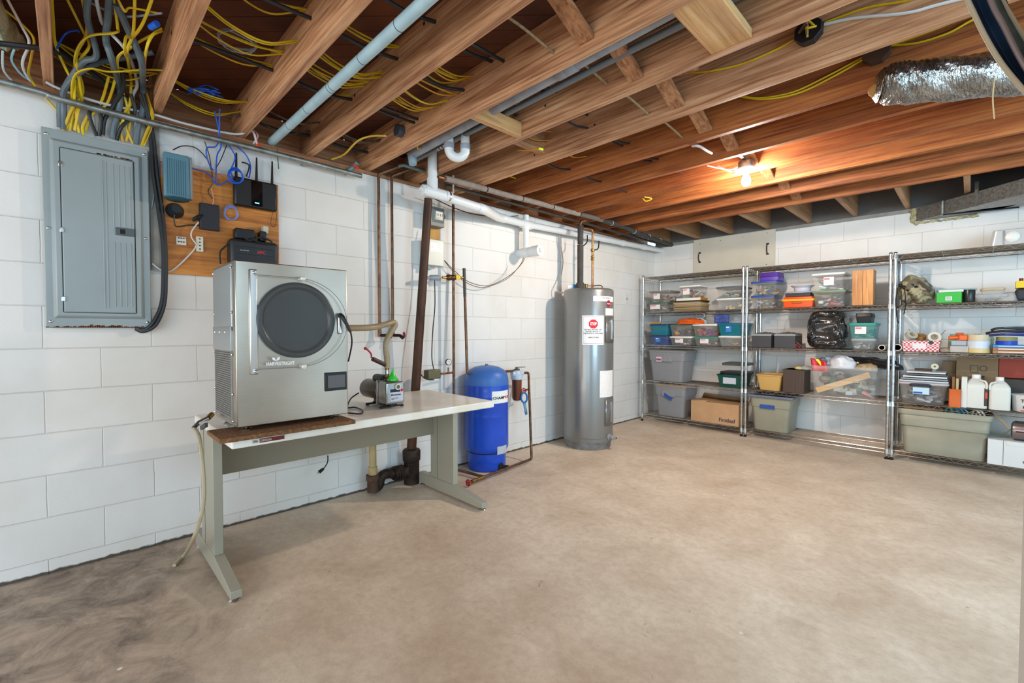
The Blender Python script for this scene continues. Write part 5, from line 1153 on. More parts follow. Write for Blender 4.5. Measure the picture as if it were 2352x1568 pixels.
def wrapc(cx_, z_, rr2): a = am + cx_ / HR; return Vector((HC.x + rr2 * math.cos(a), HC.y + rr2 * math.sin(a), z_))
oc.add([wrapc(0, zc, HR + .0022)] + [wrapc(p[0], zc + p[1], HR + .0022) for p in pts_], [(0, 1 + k, 1 + (k + 1) % 8) for k in range(8)])
oc.build('stop_octagon', flat('d31f2c'), nt_)
text('STOP', nt_, (0, 0, zc - ro * .26), (0, 1, 0), (0, 0, 1), ro * .82, flat('fbfbfb'), bold=.0012, align='CENTER', wrap=(HC.x, HC.y, HR + .003, am), xs=.68)
for k, (s_, sz) in enumerate((('DO NOT RETURN THIS', .085), ('WATER HEATER TO', .085), ('THE PLACE OF PURCHASE', .085), ('1-866-276-4566', .085))):
    text(s_, nt_, (0, 0, z0 + hn * (.50 - .065 * k - (.07 if k == 3 else 0))), (0, 1, 0), (0, 0, 1), wn * sz, flat('38363a'), bold=.0002, align='CENTER', wrap=(HC.x, HC.y, HR + .0018, am), xs=.9)
b0, b1 = ang(1379, HC, HR), ang(1408, HC, HR); b1 = ang(1407.5, HC, HR)
patch(HC, HR + .0012, ang(1378, HC, HR), b1, hz_at(1393, 912, ang(1393, HC, HR)), hz_at(1393, 851, ang(1393, HC, HR)), mat('energy_sticker', 'eceae6', .5, 0, 'cfcac6', 130, (1, 1, 2.6), lo=.5, hi=.62), t, 'instruction_sticker')
hb_ = patch(HC, HR + .0012, ang(1362, HC, HR), b1, hz_at(1390, 692, ang(1390, HC, HR)), hz_at(1390, 680, ang(1390, HC, HR)), flat('d9dadb', .3), t, 'brand_band')
text('PERFORMANCE', hb_, (0, 0, hz_at(1390, 685.5, ang(1390, HC, HR))), (0, 1, 0), (0, 0, 1), .017, flat('8d9196'), wrap=(HC.x, HC.y, HR + .0018, ang(1382, HC, HR)))
oa = ang(1397, HC, HR); oz = hz_at(1397, 697, oa)
ov = MB(); ov.add([Vector((HC.x + (HR + .0025) * math.cos(oa), HC.y + (HR + .0025) * math.sin(oa), oz))] + [Vector((HC.x + (HR + .0025) * math.cos(oa + .028 / HR * math.cos(2 * PI * k / 24)), HC.y + (HR + .0025) * math.sin(oa + .028 / HR * math.cos(2 * PI * k / 24)), oz + .034 * math.sin(2 * PI * k / 24))) for k in range(24)], [(0, 1 + k, 1 + (k + 1) % 24) for k in range(24)])
ob_ = ov.build('brand_badge', flat('9d1f2b', .3), t)
text('Rheem', ob_, (0, 0, oz - .007), (0, 1, 0), (0, 0, 1), .019, flat('f3e9e6'), wrap=(HC.x, HC.y, HR + .003, oa), align='CENTER', xs=.9)
patch(HC, HR + .0013, ang(1390, HC, HR), b1, hz_at(1399, 724, ang(1399, HC, HR)), hz_at(1399, 708, ang(1399, HC, HR)), flat('e9d9d4', .5), t, 'small_sticker')
for (v0_, v1_, nm) in ((727, 786, 'upper_access_panel'), (915, 976, 'lower_access_panel')):
    c0, c1 = ang(1390, HC, HR), ang(1407, HC, HR); zA, zB = hz_at(1399, v1_, (c0 + c1) / 2), hz_at(1399, v0_, (c0 + c1) / 2)
    mb = MB().grid(lambda a, b: Vector((HC.x + (HR + .006) * math.cos(c0 + (c1 - c0) * a), HC.y + (HR + .006) * math.sin(c0 + (c1 - c0) * a), zA + (zB - zA) * b)), 8, 1)
    o = mb.build(nm, HG, t, solid=.01)
    ca = c0 + (c1 - c0) * .6; MB().tube([(HC.x + (HR + .008) * math.cos(ca), HC.y + (HR + .008) * math.sin(ca), zA + .03), (HC.x + (HR + .013) * math.cos(ca), HC.y + (HR + .013) * math.sin(ca), (zA + zB) / 2), (HC.x + (HR + .008) * math.cos(ca), HC.y + (HR + .008) * math.sin(ca), zB - .03)], .018, 10).build('bulge', HG, o)
    MB().cyl((HC.x + (HR + .006) * math.cos(ca), HC.y + (HR + .006) * math.sin(ca), zA + .028), (HC.x + (HR + .022) * math.cos(ca), HC.y + (HR + .022) * math.sin(ca), zA + .028), .008, seg=10).build('screw', HG, o)
da = ang(1400, HC, HR); dz_ = hz_at(1402, 1003, da); dn = Vector((math.cos(da), math.sin(da), 0)); dp = Vector((HC.x, HC.y, dz_)) + dn * (HR - .005)
dvv = MB().lathe(dp, dn, [(.03, 0), (.03, .01), (.018, .012), (.016, .03), (.024, .032), (.024, .055), (.014, .058), (.014, .085)], 16).build('drain_valve', mat('grey_nylon', '9b9a98', .45), t)
MB().cyl(dp + dn * .084, dp + dn * .0865, .0095, seg=12).build('bore', BLKM, dvv)
pw = MB().cyl((HC.x + .01, HC.y - .10, hzt), (HC.x + .01, HC.y - .10, hzt + .001), .01)
hx_, hy_ = at(1333, 655, z=hzt).x, at(1333, 655, z=hzt).y
hx_, hy_ = .30, at(1333, 600, x=.30).y
MB().lathe((hx_, hy_, hzt - .002), (0, 0, 1), [(.040, 0), (.046, .008), (.044, .06), (.034, .075)], 18).build('pipe_boot', FOAMB, t)
zs_ = at(1333, 561, x=hx_).z; zt2 = at(1333, 518, x=hx_).z; ztop = at(1333, 497, x=hx_).z
MB().cyl((hx_, hy_, hzt + .05), (hx_, hy_, zs_ - .004), .030, .031, seg=20).build('hot_pipe_sleeve', FOAMB, t)
MB().cyl((hx_, hy_, zs_ + .008), (hx_, hy_, zt2), .029, seg=20).build('upper_sleeve', FOAMB, t)
elbowed(MB(), [(hx_, hy_, hzt), (hx_, hy_, 2.27), (hx_ + .02, hy_ + .06, 2.285)], .013, .03).build('hot_pipe', COPPERL, t)
cx2, cy2 = .30, at(1361, 600, x=.30).y
elbowed(MB(), [(cx2, cy2, hzt), (cx2, cy2, at(1361, 527, x=cx2).z), (cx2 - .04, cy2 - .11, at(1361, 527, x=cx2).z + .005)], .012, .02).build('cold_pipe', COPPERL, t)
zv = at(1361, 574, x=cx2).z
MB().lathe((cx2, cy2, zv - .02), (0, 0, 1), [(.013, 0), (.02, .005), (.02, .03), (.014, .035)], 10).build('shutoff_valve', BRASS, t)
MB().lathe((cx2, cy2, at(1361, 594, x=cx2).z - .02), (0, 0, 1), [(.013, 0), (.019, .004), (.019, .02), (.014, .024), (.018, .03), (.018, .05), (.013, .054)], 8).build('union', BRASS, t)
MB().tube([(cx2 + .02, cy2 + .012, zv), (cx2 + .03, cy2 + .05, zv + .015), (cx2 + .03, cy2 + .068, zv + .06), (cx2 + .03, cy2 + .068, zv + .10)], .006, 8).build('valve_lever', BLKM, t)
MB().tube([(hx_ + .02, hy_ + .03, zs_ - .01), (hx_ + .03, hy_ + .07, zs_ + .03), (hx_ + .03, hy_ + .075, zs_ + .10)], .006, 8).build('hot_valve_lever', BLKM, t)
MB().tube([(hx_ + .03, hy_ + .04, hzt + .04), (hx_ + .07, hy_ + .14, hzt + .045), (hx_ + .09, hy_ + .24, hzt + .05), (hx_ + .10, hy_ + .26, hzt + .0)], .006, 8).build('relief_tube', BRASS, t)
MB().lathe((hx_ + .035, hy_ + .055, hzt), (0, 0, 1), [(.014, 0), (.014, .05), (.02, .052), (.02, .058)], 12).build('relief_valve', BRASS, t)
t2 = thing('white_canister', 'small pale blue and white canister lying on top of the water heater', 'canister', (.16, 3.82, hzt))
MB().cyl((.17, 3.76, hzt + .032), (.25, 3.84, hzt + .032), .028, seg=18).build('body', flat('dfe6ea', .3), t2); MB().cyl((.21, 3.80, hzt + .032), (.235, 3.825, hzt + .032), .029, seg=18).build('band', flat('3f86c4', .3), t2)
cable([tuple(x) for x in (Vector((.05, at(1284, 520, x=.05).y, 2.25)), at(1287, 560, x=.05), at(1293, 600, x=.05), at(1287, 640, x=.06), at(1280, 660, x=.08), at(1284, 671, x=.10), at(1294, 672, x=.14))], flat('a09a8c', .5), .0055, 'grey cable curving down the wall to the top left edge of the water heater', raw=True)
# wall outlet by the heater
a = at(1441, 674, x=.01); b = at(1449, 698, x=.01)
t = thing('wall_outlet', 'white double outlet on the left wall between the water heater and the shelves', 'outlet', (.0, a.y, b.z))
zc = at(1441, 686, x=.01).z
MB().box((0, a.y - .035, zc - .058), (.008, a.y + .04, zc + .058)).build('cover_plate', flat('dcdbd6', .4), t, bevel=.002)
for k in (-1, 1): MB().box((.008, a.y - .005 + k * .014, zc - .012), (.011, a.y + .004 + k * .014, zc + .010)).build('socket', flat('8a6c44', .5), t)

# ------------------------------------------------------------------ access panel on the back wall
a = at(1593, 548, y=YB - .015); b = at(1780, 600, y=YB - .015)
t = thing('access_panel', 'beige board panel with two black pull handles high on the back wall', 'panel', ((a.x + b.x) / 2, YB, 1.8))
pz0, pz1 = 1.86, at(1593, 552, y=YB - .015).z
MB().box((a.x, YB - .014, pz0 - .08), (b.x, YB - .001, pz1)).build('board', mat('beige_board', 'cdc5b4', .6, 0, 'c6beac', 3), t, bevel=.002)
for uu, vv in ((1606, 591), (1762, 571)):
    c = at(uu, vv, y=YB - .03)
    MB().tube([(c.x, YB - .016, c.z + .055), (c.x, YB - .045, c.z + .035), (c.x, YB - .05, c.z), (c.x, YB - .045, c.z - .035), (c.x, YB - .016, c.z - .055)], .006, 8).build('handle', BLK, t)
    for s_ in (-1, 1): MB().box((c.x - .014, YB - .02, c.z + s_ * .058 - .009), (c.x + .014, YB - .012, c.z + s_ * .058 + .009)).build('handle_plate', BLK, t, bevel=.002)
for uu, vv in ((1608, 560), (1655, 552), (1706, 544), (1762, 535), (1760, 607)):
    c = at(uu, vv, y=YB - .015); MB().cyl((c.x, YB - .0165, c.z), (c.x, YB - .013, c.z), .005, seg=8).build('screw', BLKM, t)

# ------------------------------------------------------------------ metal duct, foil duct, hanging strip
t = thing('sheet_metal_duct', 'square galvanised duct coming out of the back wall at the upper right', 'duct', (3.0, 5.6, 2.2))
DUC = mat('duct_zinc', '9f9c97', .4, .75, '7d7a76', 55, bump=.05)
yf = YB - .002
P0 = at(2101, 509, y=YB); P1 = at(2250, 503, y=YB)
zb2 = at(2101, 509, y=YB).z; xl = P0.x; xr = xl + .46; zt2 = min(at(2101, 464, y=YB).z + .02, JB - .005)
q = at(2166, 492, z=zb2)
yk = q.y
A = [(xl, YB + .02, zb2), (xl, yk, zb2), (xl, yk, zt2), (xl, YB + .02, zt2)]
mb = MB()
xk = q.x
mb.add([(xl, YB, zb2), (xr, YB, zb2), (xk + .46, yk, zb2), (xk, yk, zb2), (xl, YB, zt2), (xr, YB, zt2), (xk + .46, yk, zt2), (xk, yk, zt2)], [(0, 3, 2, 1), (4, 5, 6, 7), (0, 1, 5, 4), (1, 2, 6, 5), (2, 3, 7, 6), (3, 0, 4, 7)])
mb.build('wall_collar', DUC, t, bevel=.002)
q2 = at(2352, 445, z=zb2); dd_ = (q2 - Vector((xk, yk, zb2))).normalized()
ex = Vector((xk, yk, zb2)) + dd_ * 1.8; sd_ = Vector((.46, .12, 0)); hh = Vector((0, 0, zt2 - zb2))
o0 = Vector((xk, yk, zb2))
mb = MB(); mb.add([o0, o0 + sd_, ex + sd_, ex, o0 + hh, o0 + sd_ + hh, ex + sd_ + hh, ex + hh], [(0, 3, 2, 1), (4, 5, 6, 7), (0, 1, 5, 4), (1, 2, 6, 5), (2, 3, 7, 6), (3, 0, 4, 7)])
mb.build('trunk', DUC, t, bevel=.002)
MB().bar(o0 + Vector((-.004, 0, 0)), o0 + hh + Vector((-.004, 0, 0)), .012, .03, up=(0, 1, 0)).build('seam', GALV, t)
MB().bar(o0 - Vector((0, 0, .003)), o0 + sd_ - Vector((0, 0, .003)), .012, .01).build('lower_seam', BLKM, t)
sp_ = o0 + dd_ * .28 - Vector((.003, .003, 0)); MB().bar(sp_ - Vector((0, 0, .004)), sp_ + hh + Vector((0, 0, .08)), .004, .028, up=dd_).build('hanger_strap', GALV, t)
fm = MB()
for k in range(24):
    c = Vector((xl - .012 + random.uniform(-.01, .01), YB - .006, zb2 + (zt2 - zb2) * k / 24)); fm.ball(c, random.uniform(.012, .022), seg=8)
for k in range(34):
    fm.ball(Vector((xl + .0128 * k, YB - .004, zb2 - .018 + random.uniform(-.006, .004))), random.uniform(.008, .016), seg=8)
fm.build('foam_seal', mat('spray_foam', 'cdbb8a', .9, 0, '8c8468', 30), t)
# foil duct
t = thing('foil_duct', 'crinkled foil-wrapped flexible duct hanging under the joists at the upper right', 'duct', at(2050, 200, z=2.22))
f0 = at(2022, 196, z=2.31); f1 = at(2120, 188, z=2.29); f2 = at(2352, 165, z=2.25); f3 = at(2352, 165, z=2.25) + (f2 - f1).normalized() * .6
def foil(a, b):
    P_ = [f0, f1, f2, f3]; L_ = a * 3; i = min(int(L_), 2); c = P_[i].lerp(P_[i + 1], L_ - i)
    r = .105 * (1 - .25 * max(0, 1 - a * 14)); th = 2 * PI * b
    d = (f2 - f0).normalized(); s_ = d.cross(Vector((0, 0, 1))).normalized()
    w_ = .0022 * math.sin(a * 190 + 3 * math.sin(th * 2)) + .004 * math.sin(a * 31 + th * 3) + .0022 * math.sin(th * 9 + a * 60)
    return c + (s_ * math.cos(th) + Vector((0, 0, 1)) * math.sin(th) * .8) * (r + w_)
mb = MB().grid(foil, 120, 40); mb.cyl(f0, f0 - (f1 - f0).normalized() * .02, .075, .05, seg=20)
mb.build('foil_sleeve', FOIL, t, sharp=80)
MB().ball(f0 - (f1 - f0).normalized() * .015 + Vector((0, 0, -.02)), .032, seg=12).build('insulation_end', mat('glasswool2', 'c48f4c', .9, 0, 'a87a44', 40), t)
# black hanging strip at the corner
t = thing('rubber_seal_strip', 'large curved black rubber strip with pale edges hanging at the top right corner', 'rubber strip', at(2300, 60, z=2.0))
def strip(L, k0, k1, m_, nm, dep):
    pts_a = [at(u, v, y=1.35 + dep) for (u, v) in L]
    mb = MB(); mb.tube(pts_a, k0, 10, sq=k1); return mb.build(nm, m_, t)
La = [(2208, -30), (2232, 20), (2262, 82), (2300, 145), (2345, 200), (2375, 232)]
Lb = [(2262, -30), (2283, 20), (2305, 60), (2330, 110), (2352, 150), (2385, 200)]
def face(L1, L2, d1, d2, m_, nm, bulge=.02):
    A_ = [at(u, v, y=1.35 + d1) for (u, v) in L1]; B_ = [at(u, v, y=1.35 + d2) for (u, v) in L2]
    def fn(a, b):
        x_ = a * (len(A_) - 1); i = min(int(x_), len(A_) - 2); f = x_ - i
        return A_[i].lerp(A_[i + 1], f).lerp(B_[i].lerp(B_[i + 1], f), b) + Vector((0, bulge * math.sin(PI * b), 0))
    return MB().grid(fn, 30, 10).build(nm, m_, t, solid=.004)
face(La, Lb, 0, 0.02, mat('rubber_sheet', '2b4766', .4, 0, '16202e', 6, coat=.2), 'front_sheet', .03)
face(Lb, [(2300, -30), (2325, 30), (2350, 75), (2375, 120), (2400, 160), (2420, 200)], .02, .08, mat('rubber_back', '2d3a3e', .7, 0, '4b5a58', 20), 'back_sheet', .02)
strip(La, .0042, 1, mat('strip_edge', 'b4a88f', .6), 'pale_edge', -.002)
strip(Lb, .0042, 1, mat('strip_rib', '8a7c7c', .3, .3), 'centre_rib', .0)
strip([(2286, -30), (2318, 30), (2348, 80), (2380, 125)], .004, 1, mat('strip_edge', 'b4a88f', .6), 'back_edge', .08)

# ------------------------------------------------------------------ wire shelving
YF = 5.387; YR = 5.845; LV = (.07, .505, .965, 1.385, 1.83)
XS = ((.112, 1.323), (1.362, 2.569), (2.602, 3.81))
def shelf_unit(x0, x1, label):
    t = thing('wire_shelving', label, 'shelving unit', ((x0 + x1) / 2, (YF + YR) / 2, 0))
    for x in (x0, x1):
        for y in (YF, YR):
            p = MB().cyl((x, y, .028), (x, y, 1.862), .0127, seg=14).build('post', CHROME, t)
            mb = MB().lathe((x, y, 1.86), (0, 0, 1), [(.0127, 0), (.014, .002), (.014, .008), (.008, .012)], 12); mb.build('cap', flat('2a2a2a', .4), p)
            MB().lathe((x, y, 0), (0, 0, 1), [(.016, 0), (.017, .012), (.010, .018), (.006, .03)], 12).build('foot', flat('1c1a19', .5), p)
    for z in LV:
        mb = MB(); r = .0032
        for y in (YF + .012, YR - .012):
            for zz in (z + .016, z - .016): mb.cyl((x0 + .01, y, zz), (x1 - .01, y, zz), r, seg=6)
            n_ = 15; st_ = (x1 - x0 - .06) / (2 * n_)
            P_ = [Vector((x0 + .03 + k * st_, y, z + (.015 if k % 2 else -.015))) for k in range(2 * n_ + 1)]
            mb.tube(P_, .0024, 5, smooth=0)
        for x in (x0 + .012, x1 - .012):
            for zz in (z + .016, z - .016): mb.cyl((x, YF + .01, zz), (x, YR - .01, zz), r, seg=6)
            P_ = [Vector((x, YF + .03 + k * .033, z + (.015 if k % 2 else -.015))) for k in range(13)]
            mb.tube(P_, .0024, 5, smooth=0)
        o = mb.build('shelf', CHROME, t)
        mb = MB()
        for k in range(17): yy = YF + .03 + k * (YR - YF - .06) / 16; mb.cyl((x0 + .01, yy, z + .014), (x1 - .01, yy, z + .014), .0019, seg=5, cap=False)
        for k in range(1, 4): xx = x0 + (x1 - x0) * k / 4; mb.cyl((xx, YF + .01, z + .009), (xx, YR - .01, z + .009), .003, seg=6)
        mb.build('wire_deck', CHROMED, o)
        for x in (x0, x1):
            for y in (YF, YR): MB().lathe((x, y, z - .02), (0, 0, 1), [(.018, 0), (.0155, .042)], 12).build('corner_sleeve', STEEL2, o)
    return t
shelf_unit(*XS[0], 'leftmost chrome wire shelving unit, in the corner beside the water heater')
shelf_unit(*XS[1], 'middle chrome wire shelving unit, with the wooden box on its upper shelf')
shelf_unit(*XS[2], 'rightmost chrome wire shelving unit, cut off by the right edge of the photo')

SH = {1: LV[0] + .0205, 2: LV[1] + .0205, 3: LV[2] + .0205, 4: LV[3] + .0205, 5: LV[4] + .0205}
rc_ = random.Random(11)
def xof(u, v, y): return at(u, v, y=y).x
def contents(parent, cx, cy, z0, w_, d_, h_, cols, n_=26):
    mb = MB(); ms = [flat(c, .5) for c in cols]
    for k in range(n_):
        x = cx + rc_.uniform(-.42, .42) * w_; y = cy + rc_.uniform(-.42, .42) * d_; z = z0 + rc_.uniform(.06, .8) * h_ * (1 if k % 2 else .6)
        s_ = rc_.uniform(.13, .26) * min(w_, h_ * 2)
        mi = rc_.randrange(len(ms))
        if rc_.random() < .5: mb.ball((x, y, z), s_ * .55, mi, 8, (1, 1, .7))
        else:
            a = rc_.uniform(0, PI); d = Vector((math.cos(a), math.sin(a) * .5, rc_.uniform(-.3, .5))) * s_
            mb.bar(Vector((x, y, z)) - d * .8, Vector((x, y, z)) + d * .8, s_ * .5, s_ * .35, mi=mi)
    lo, hi = Vector((cx - w_ / 2, cy - d_ / 2, z0 + .004)), Vector((cx + w_ / 2, cy + d_ / 2, z0 + h_))
    mb.v = [Vector((min(max(p.x, lo.x), hi.x), min(max(p.y, lo.y), hi.y), min(max(p.z, lo.z), hi.z))) for p in mb.v]
    return tag(mb.build('contents', ms, parent), kind='stuff')
def bin_(u0, u1, v0, v1, z, label, body, lid, cols=None, yf=5.43, dep=.30, lidm=None, sticker=None, cat='storage bin', name='storage_bin', nc=26, scol='e9e2e0', group=None):
    """lidded box: front face spans pixel columns u0..u1, lid top at v0, bottom on z"""
    x0, x1 = xof(u0, (v0 + v1) / 2, yf), xof(u1, (v0 + v1) / 2, yf); h = at((u0 + u1) / 2, v0, y=yf).z - z if v0 else v1
    cx, cy = (x0 + x1) / 2, yf + dep / 2; w_ = x1 - x0
    t = thing(name, label, cat, (cx, cy, z), group=group)
    mb = MB().frust(cx, cy, z, z + h - .018, w_ * .82, dep * .82, w_ * .94, dep * .94, rc=.02, closed=True)
    mb.frust(cx, cy, z + h - .032, z + h - .02, w_ * .96, dep * .96, w_ * .97, dep * .97, rc=.02, closed=False)
    mb.build('body', body, t)
    l_ = MB().frust(cx, cy, z + h - .02, z + h - .004, w_, dep, w_, dep, rc=.022); l_.frust(cx, cy, z + h - .004, z + h, w_ * .9, dep * .9, w_ * .88, dep * .88, rc=.02)
    l_.build('lid', lid, t)
    if cols: contents(t, cx, cy, z + .004, w_ * .76, dep * .76, h - .035, cols, nc)
    if sticker:
        a_, b_ = sticker; sx = x0 + w_ * a_; ww = w_ * b_
        yy = yf + dep * .035
        k = MB().quad((sx, yy - .002, z + h * .28), (sx + ww, yy - .002, z + h * .28), (sx + ww, yy - .006, z + h * .75), (sx, yy - .006, z + h * .75)).build('sticker', flat(scol, .5), t)
        MB().quad((sx + ww * .06, yy - .0065, z + h * .6), (sx + ww * .6, yy - .0065, z + h * .6), (sx + ww * .6, yy - .0075, z + h * .7), (sx + ww * .06, yy - .0075, z + h * .7)).build('sticker_stripe', flat('d97a86' if scol != '3f7fc4' else 'e9e9e9', .5), k)
    return t, z + h
GREENL = flat('4f6a55', .4); WHL = flat('dcdad2', .4); NAVL = flat('2c3f5c', .4); TEALL = flat('2b9184', .35); GRYL = flat('7d7a75', .4); BLUL = flat('23479c', .35); GRNL2 = flat('6f8a68', .4); TLID = flat('3f8070', .4)
MIX1 = ['a06a5a', '7a7468', 'c9bfae', '6a4a40']; MIX2 = ['c43d2a', 'e0902f', '2a3f9c', '8a9a3a', 'd9c7a0', '5a2a5a']; MIX3 = ['d23a64', '2f4fa6', 'dfe3e6', '7f9c52', 'a34a8a']; MIX4 = ['b58f9a', 'c9b8b8', '9a6a72', 'd9ccc6']; MIX5 = ['e3b53a', 'd9dfe4', '8fa6c4', 'b98a5a']
# unit 1, upper shelf
_, zz = bin_(1486, 1532, 694, 719, SH[4], 'low clear bin with a green lid at the left end of the upper corner shelf', CLEARG, GREENL, MIX1, sticker=(.15, .5))
bin_(1490, 1539, 667, 694, zz + .001, 'clear bin with a grey-brown lid stacked on the green-lidded bin in the corner', CLEARG, GRYL, MIX1, sticker=(.22, .3))
# papers
x0, x1 = xof(1547, 700, 5.42), xof(1609, 700, 5.42); zz = SH[4]; ph = [.012, .010, .014, .009, .012, .011, .013, .010, .012]
for k, h in enumerate(ph):
    dx = rc_.uniform(-.012, .012); dy = rc_.uniform(-.006, .01)
    solo(MB().box((x0 + dx, 5.425 + dy, zz + .0005), (x1 + dx, 5.425 + dy + .24, zz + h)), 'paper_folder', flat(rc_.choice(['b49a74', 'a58a64', 'c2aa84', '97805c']), .85), 'buff folder, %s from the bottom of the stack on the upper corner shelf' % ORD[k], 'folder', 'buff folders stacked on the upper corner shelf', bevel=.002); zz += h + .0005
solo(MB().box((x0, 5.43, zz + .0005), (x1 + .01, 5.66, zz + .016)), 'folder', flat('24201f', .6), 'black folder lying on top of the stack of buff folders', 'folder', bevel=.002); zz += .0165
t = thing('book', 'white-edged book with an orange spine on top of the black folder', 'book', (x0 + .1, 5.5, zz))
MB().box((x0 + .03, 5.43, zz + .0005), (x1 - .004, 5.62, zz + .03)).build('pages', flat('dedbd2', .7), t); MB().box((x1 - .005, 5.428, zz + .0005), (x1 + .0, 5.622, zz + .031)).build('cover', flat('c8791c', .5), t); zz += .0315
bin_(1558, 1607, 655, 684, zz, 'clear bin with a white lid standing on the book and folders', CLEARG, WHL, MIX2, sticker=(.22, .3), dep=.26)
_, zz = bin_(1643, 1704, 684, 713, SH[4], 'white-lidded clear bin with yellow contents at the right of the upper corner shelf', CLEARP, WHL, ['d9d4b8', 'e0b040', 'c9c7a8'], nc=14, dep=.34)
bin_(1643, 1704, 657, 684, zz + .001, 'clear bin of upright cases with a dark lid, on the yellow-filled bin', CLEARG, flat('545c68', .4), ['3f6a70', 'c8c4b4', '6a4a3a', '9fc0c4'], nc=22, dep=.36)
# unit 1, middle shelf
_, zz = bin_(1490, 1534, 770, 797, SH[3], 'bin with a dark blue-green lid at the left end below the teal bin', CLEARB, NAVL, ['5a5f7a', '7a8098', '3d4a78'], sticker=(.35, .25), scol='3f7fc4')
tt, z9 = bin_(1490, 1534, 744, 770, zz + .001, 'teal bin with a dark lid at the left end of the middle corner shelf', CLEART, NAVL, ['3fb4c8', '2a6a80'], nc=10)
t = thing('brush', 'wooden-handled brush lying on the dark lid of the teal bin', 'brush', (.3, 5.5, z9)); MB().tube([(.18, 5.45, z9 + .012), (.24, 5.46, z9 + .014), (.31, 5.47, z9 + .012)], .010, 8).build('handle', flat('c98e40', .5), t)
_, zz = bin_(1536, 1588, 772, 798, SH[3], 'clear bin with a white lid and pink contents below the bead-filled bin', CLEARG, WHL, MIX4, sticker=(.28, .35))
_, zb1 = bin_(1536, 1588, 745, 772, zz + .001, 'clear bin of red, orange and blue beads with a green lid', CLEARG, GREENL, MIX2, nc=46)
_, zz = bin_(1592, 1648, 773, 799, SH[3], 'clear bin with a green lid below the white-lidded bin of toys', CLEARG, TLID, MIX4, sticker=(.28, .35))
_, zb2_ = bin_(1588, 1646, 744, 772, zz + .001, 'clear bin with a white lid full of red, white and blue toys', CLEARG, WHL, MIX3, nc=46)
_, zz = bin_(1648, 1704, 771, 799, SH[3], 'clear bin with a white lid and yellow tool below the bright teal bin', CLEARP, WHL, MIX5, nc=18, dep=.34)
_, z9 = bin_(1646, 1704, 741, 771, zz + .001, 'bright teal bin with a blue sticker at the right of the middle corner shelf', CLEART, flat('1f5f7c', .4), ['4fc0d4', 'bfe0e4', '2f8ca0'], sticker=(.36, .22), scol='3f7fc4', dep=.38)
solo(MB().grid(lambda a, b: Vector((xof(1641, 720, 5.62) + (xof(1675, 720, 5.62) - xof(1641, 720, 5.62)) * a, 5.62 + .01 * math.sin(6 * a), z9 + .002 + .10 * b)), 8, 6), 'mesh_basket', mat('blue_mesh', '5d6fb4', .5, 0, '3f529c', 90), 'translucent blue basket standing on the bright teal bin', 'basket', solid=.03)
def blob(label, name, cat, m_, cx, cy, z, a_, b_, h_, seed=1, flatt=1.0, n_=(40, 20)):
    q = random.Random(seed); ks = [(q.uniform(2, 9), q.uniform(0, 6), q.uniform(2, 8), q.uniform(0, 6)) for _ in range(6)]
    def fn(u, v):
        th = 2 * PI * u; ph_ = PI / 2 * v
        n3 = sum(math.sin(k[0] * th * .6 + k[1] + 3 * v) * math.sin(k[2] * v * 1.5 + k[3] + th) for k in ks) / 6
        r = 1 + .22 * n3
        return Vector((cx + a_ * math.cos(th) * math.cos(ph_) ** .6 * r, cy + b_ * math.sin(th) * math.cos(ph_) ** .6 * r, z + .002 + h_ * math.sin(ph_) * (1 + .25 * n3)))
    mb = MB().grid(fn, *n_); return solo(mb, name, m_, label, cat, sharp=80)
xo = xof(1590, 740, 5.52)
blob('bright orange fabric heaped on the bead-filled and white-lidded bins', 'orange_fabric', 'fabric', mat('orange_cloth', 'e8641a', .6, 0, 'c94f10', 9, bump=.5, bscale=16), xof(1583, 740, 5.5), 5.52, zb1, .17, .11, .07, 4)
blob('white plastic bag bunched behind the orange fabric', 'plastic_bag', 'plastic bag', mat('white_film', 'dcdcdc', .25, alpha=.75), xof(1595, 735, 5.6), 5.62, zb1 + .0, .15, .08, .085, 9)
P = [at(1599, 728, y=5.6), at(1601, 720, y=5.6), at(1611, 719, y=5.6), at(1619, 724, y=5.6), at(1614, 730, y=5.6)]
solo(MB().tube(P, .0055, 6, sq=.4), 'bag_handle', mat('white_film', 'dcdcdc', .25, alpha=.75), 'looped plastic bag handle standing up behind the orange fabric', 'bag handle')

